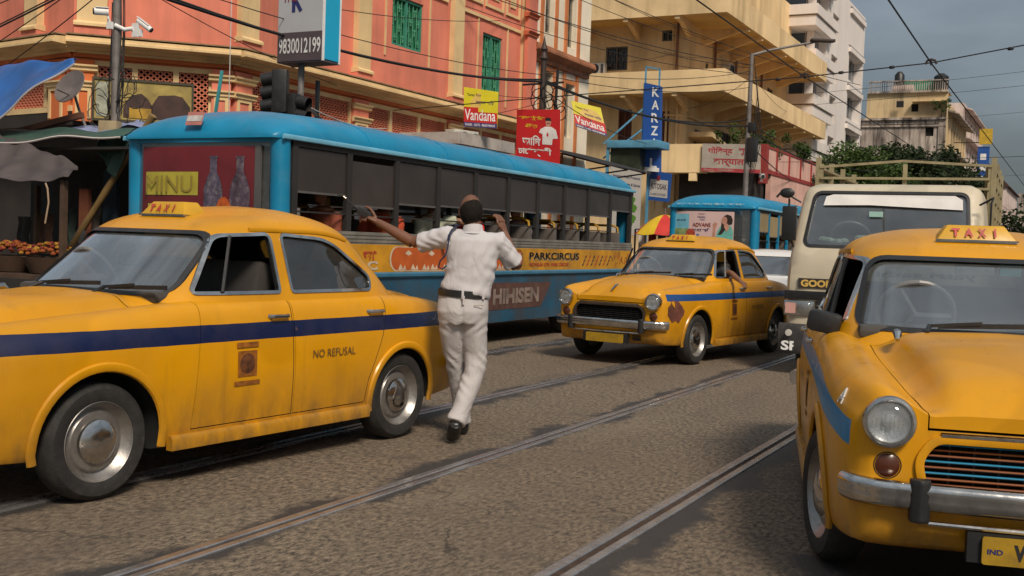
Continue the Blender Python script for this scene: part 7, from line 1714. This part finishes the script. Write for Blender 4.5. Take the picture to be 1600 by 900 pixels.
mb = MB(); mb.lathe([(0, 0), (.12, .012), (.22, .045), (.25, .06), (.245, .068), (.12, .022), (0, .01)], (0, 0, 0), 'y', 24); mb.v = [tuple(Matrix.Rotation(R(-25), 3, 'X') @ V(x, -y, z)) for x, y, z in mb.v]; mb.build('dish', M('dish_grey', (.15, .125, .12), .6, 0, .3, 5), dsh, smooth=True)
mb = MB(); mb.tube([(0, 0, 0), (.0, .1, -.25), (.12, .15, -.55)], .018, 7); mb.tube([(0, 0, -.1), (.05, -.3, -.05)], .012, 6); mb.build('mount', POLEGREY, dsh, smooth=True)
mb = MB(); mb.cbox((-10.05, 10.3, 2.02), (.42, .03, .56), Matrix.Rotation(R(12), 3, 'Z')); tag(mb.build('notice_board', M('pale_notice', (.44, .40, .42), .7, 0, .15, 4)), 'pale notice sheet hung between bamboo pole and bus front', 'notice')
# umbrella between the buses
um = thing('market_umbrella', 'red and yellow segmented parasol between the two buses', 'umbrella', (-9.55, 27.2, 0))
for k in range(8):
    a0, a1 = 2 * math.pi * k / 8, 2 * math.pi * (k + 1) / 8; m = MB()
    def up_(u, v): a = a0 + (a1 - a0) * u; r = .78 * v; return (r * math.cos(a), r * math.sin(a), 2.24 - .52 * v ** 1.7 + .03 * math.sin(math.pi * u) * -v)
    m.grid(up_, 5, 6); m.build('segment', (M('umbrella_red', (.55, .03, .02), .6), M('umbrella_yellow', (.66, .46, .02), .6))[k % 2], um, smooth=True)
mb = MB(); mb.tube([(0, 0, .0), (0, 0, 2.4)], .02, 8); mb.build('pole', POLEGREY, um, smooth=True)
t = thing('clothes_stall', 'hanging red and white cloths below the parasol', 'stall', (-9.6, 27.6, 0)); rc_ = random.Random(5)
mb = MB(); mb.bar((-.9, 0, 1.85), (1, 0, 1.85), .03); mb.bar((-.9, 0, 0), (-.9, 0, 1.85), .04); mb.bar((1, 0, 0), (1, 0, 1.85), .04); mb.build('rack', BLACK, t)
for k, c in enumerate(((.55, .5, .48), (.35, .03, .03), (.05, .12, .14), (.5, .46, .44), (.12, .05, .05), (.06, .06, .07), (.4, .1, .04))):
    m = MB(); x = -.8 + k * .26; m.grid(lambda u, v: (x + .22 * u, .04 * math.sin(6 * u + k), 1.84 - .9 * v), 6, 6); m.build('hanging_cloth', M('hung_cloth_%s' % 'abcdefg'[k], c, .9), t, smooth=True)

# ------------------------------------------------------------------ trees and shrubs
def leaf_mat(name, c0, c1):
    b = NB(name); info = b.n('ShaderNodeObjectInfo'); f = b.noise(1.1, 4); c = b.mix(b.rng(f, .35, .65), c0, c1); f2 = b.noise(9, 2); c = b.mix(b.rng(f2, .3, .7, 0, .5), c, c1)
    b.setp(Base_Color=c, Roughness=.6); b.b.inputs['Specular IOR Level'].default_value = .3
    t = b.n('ShaderNodeBsdfTranslucent'); b.l(c, t.inputs[0]); mx = b.n('ShaderNodeMixShader'); mx.inputs[0].default_value = .25; b.l(b.b.outputs[0], mx.inputs[1]); b.l(t.outputs[0], mx.inputs[2]); b.l(mx.outputs[0], b.t.nodes['Material Output'].inputs[0]); return b.m
LEAFG = leaf_mat('leaf_green', (.030, .060, .014), (.075, .125, .030)); LEAFD = leaf_mat('leaf_dark', (.016, .028, .012), (.036, .058, .020)); BARK = M('bark', (.08, .055, .04), .9, 0, .3, 5, .3, 20)
def tree(label, loc, h, rx, ry, rz, mat, nclump=26, nleaf=110, leaf=.22, seed=1, name='street_tree', cat='tree', trunk_h=None, group=None):
    r = random.Random(seed); t = thing(name, label, cat, loc, 0, group); zc = h - rz; m = MB()
    m.tube([(0, 0, 0), (.1, 0, zc * .5), (.0, .05, zc)], [.05 * h * .55, .03 * h * .5, .02 * h * .5], 8)
    cl = []
    for k in range(nclump):
        u, a, b_ = r.random() ** .5, r.uniform(0, 6.283), math.asin(r.uniform(-.8, 1)); d = V(math.cos(a) * math.cos(b_) * rx, math.sin(a) * math.cos(b_) * ry, math.sin(b_) * rz) * (.35 + .65 * u); cl.append(V(0, 0, zc) + d)
        if k % 3 == 0: m.tube([(0, 0, zc * .8), tuple(V(0, 0, zc * .9).lerp(cl[-1], .5) + V(0, 0, -.1)), cl[-1]], [.012 * h * .6, .008 * h * .6, .004 * h], 5)
    m.build('trunk', BARK, t, smooth=True); m = MB()
    for c in cl:
        cr = r.uniform(.22, .42) * min(rx, rz)
        for k in range(nleaf):
            v_ = V(r.gauss(0, 1), r.gauss(0, 1), r.gauss(0, .8)).normalized() * cr * r.random() ** .4; p = c + v_
            a = V(r.gauss(0, 1), r.gauss(0, 1), r.gauss(0, .6)).normalized(); b_ = a.cross(V(r.gauss(0, 1), r.gauss(0, 1), r.gauss(0, 1))).normalized(); s = leaf * r.uniform(.6, 1.2)
            m.add([p - a * s * .5, p + b_ * s * .22, p + a * s * .5, p - b_ * s * .22], [(0, 1, 2, 3)])
    m.build('crown', mat, t, fix=False); return t
tree('green leafy tree rising left behind the truck rails', (-12.0, 62, 0), 7.4, 2.4, 2.2, 2.2, LEAFG, 44, 180, .30, 1)
tree('dense dark tree behind the middle of the truck rails', (-10.7, 72, 0), 8.3, 3.6, 2.6, 2.4, LEAFD, 60, 190, .34, 2)
tree('dark tree behind the right half of the truck rails', (-7.4, 70, 0), 7.4, 2.8, 2.4, 2.4, LEAFD, 46, 180, .30, 3)
tree('light green sapling at the stained building base', (-9.6, 64, 0), 6.6, 1.6, 1.5, 1.6, LEAFG, 14, 100, .26, 4)
tree('dark round tree at the right picture edge beside the truck', (-1.6, 62, 0), 4.6, 2.6, 2.4, 2.1, LEAFD, 40, 130, .28, 5)
tree('far dark tree on the street bend at the right edge', (3.5, 90, 0), 6.0, 3.6, 3.0, 2.6, LEAFD, 40, 120, .36, 6)
tree('distant tree top above the far roofs at right', (1.5, 235, 0), 16.5, 7, 5, 4, LEAFD, 30, 90, .8, 7)
tree('green creeper on the terrace beside the lamp pole', (-12.2, 44.3, 4.4), 2.1, 1.6, .7, .9, LEAFG, 16, 90, .16, 8, 'terrace_plant', 'plant')
tree('green bushy plant on the yellow building terrace near the pink wall', (-12.0, 48.5, 4.4), 2.2, 1.3, .9, .9, LEAFG, 16, 90, .16, 9, 'terrace_plant', 'plant')
tree('hanging plant at the end of the pink parapet wall', (-10.9, 51.0, 3.2), 1.9, .8, .7, .8, LEAFD, 10, 80, .14, 10, 'terrace_plant', 'plant')
tree('small shrub on the corner of the stained building', (-11.6, 104.4, 13.7), 1.7, .9, .6, .7, LEAFG, 8, 60, .2, 12, 'wall_shrub', 'plant')
# far blue shop sign and yellow board at the right edge
t, rect, poly, tx = board('far_sign', 'narrow blue hanging shop sign far down the street at right', ((-8.9, 110, 7.0), (-7.9, 110, 7.0), (-7.9, 110, 11.6), (-8.9, 110, 11.6)), KB, 'sign', .2)
for k in range(4): rect(.25, .74 - k * .22, .75, .86 - k * .22, WHITEPRINT, 'sign_mark')
t, rect, poly, tx = board('far_sign', 'small yellow shop sign above the far blue sign', ((-8.8, 109.8, 11.8), (-7.7, 109.8, 11.8), (-7.7, 109.8, 13.2), (-8.8, 109.8, 13.2)), M('far_yellow', (.55, .36, .03), .6), 'sign', .2)
mb = MB(); mb.bar((-11.0, 110.2, 12), (-7.9, 110.2, 12), .08); tag(mb.build('sign_bracket', POLEDARK), 'iron arm holding the far hanging signs', 'bracket')
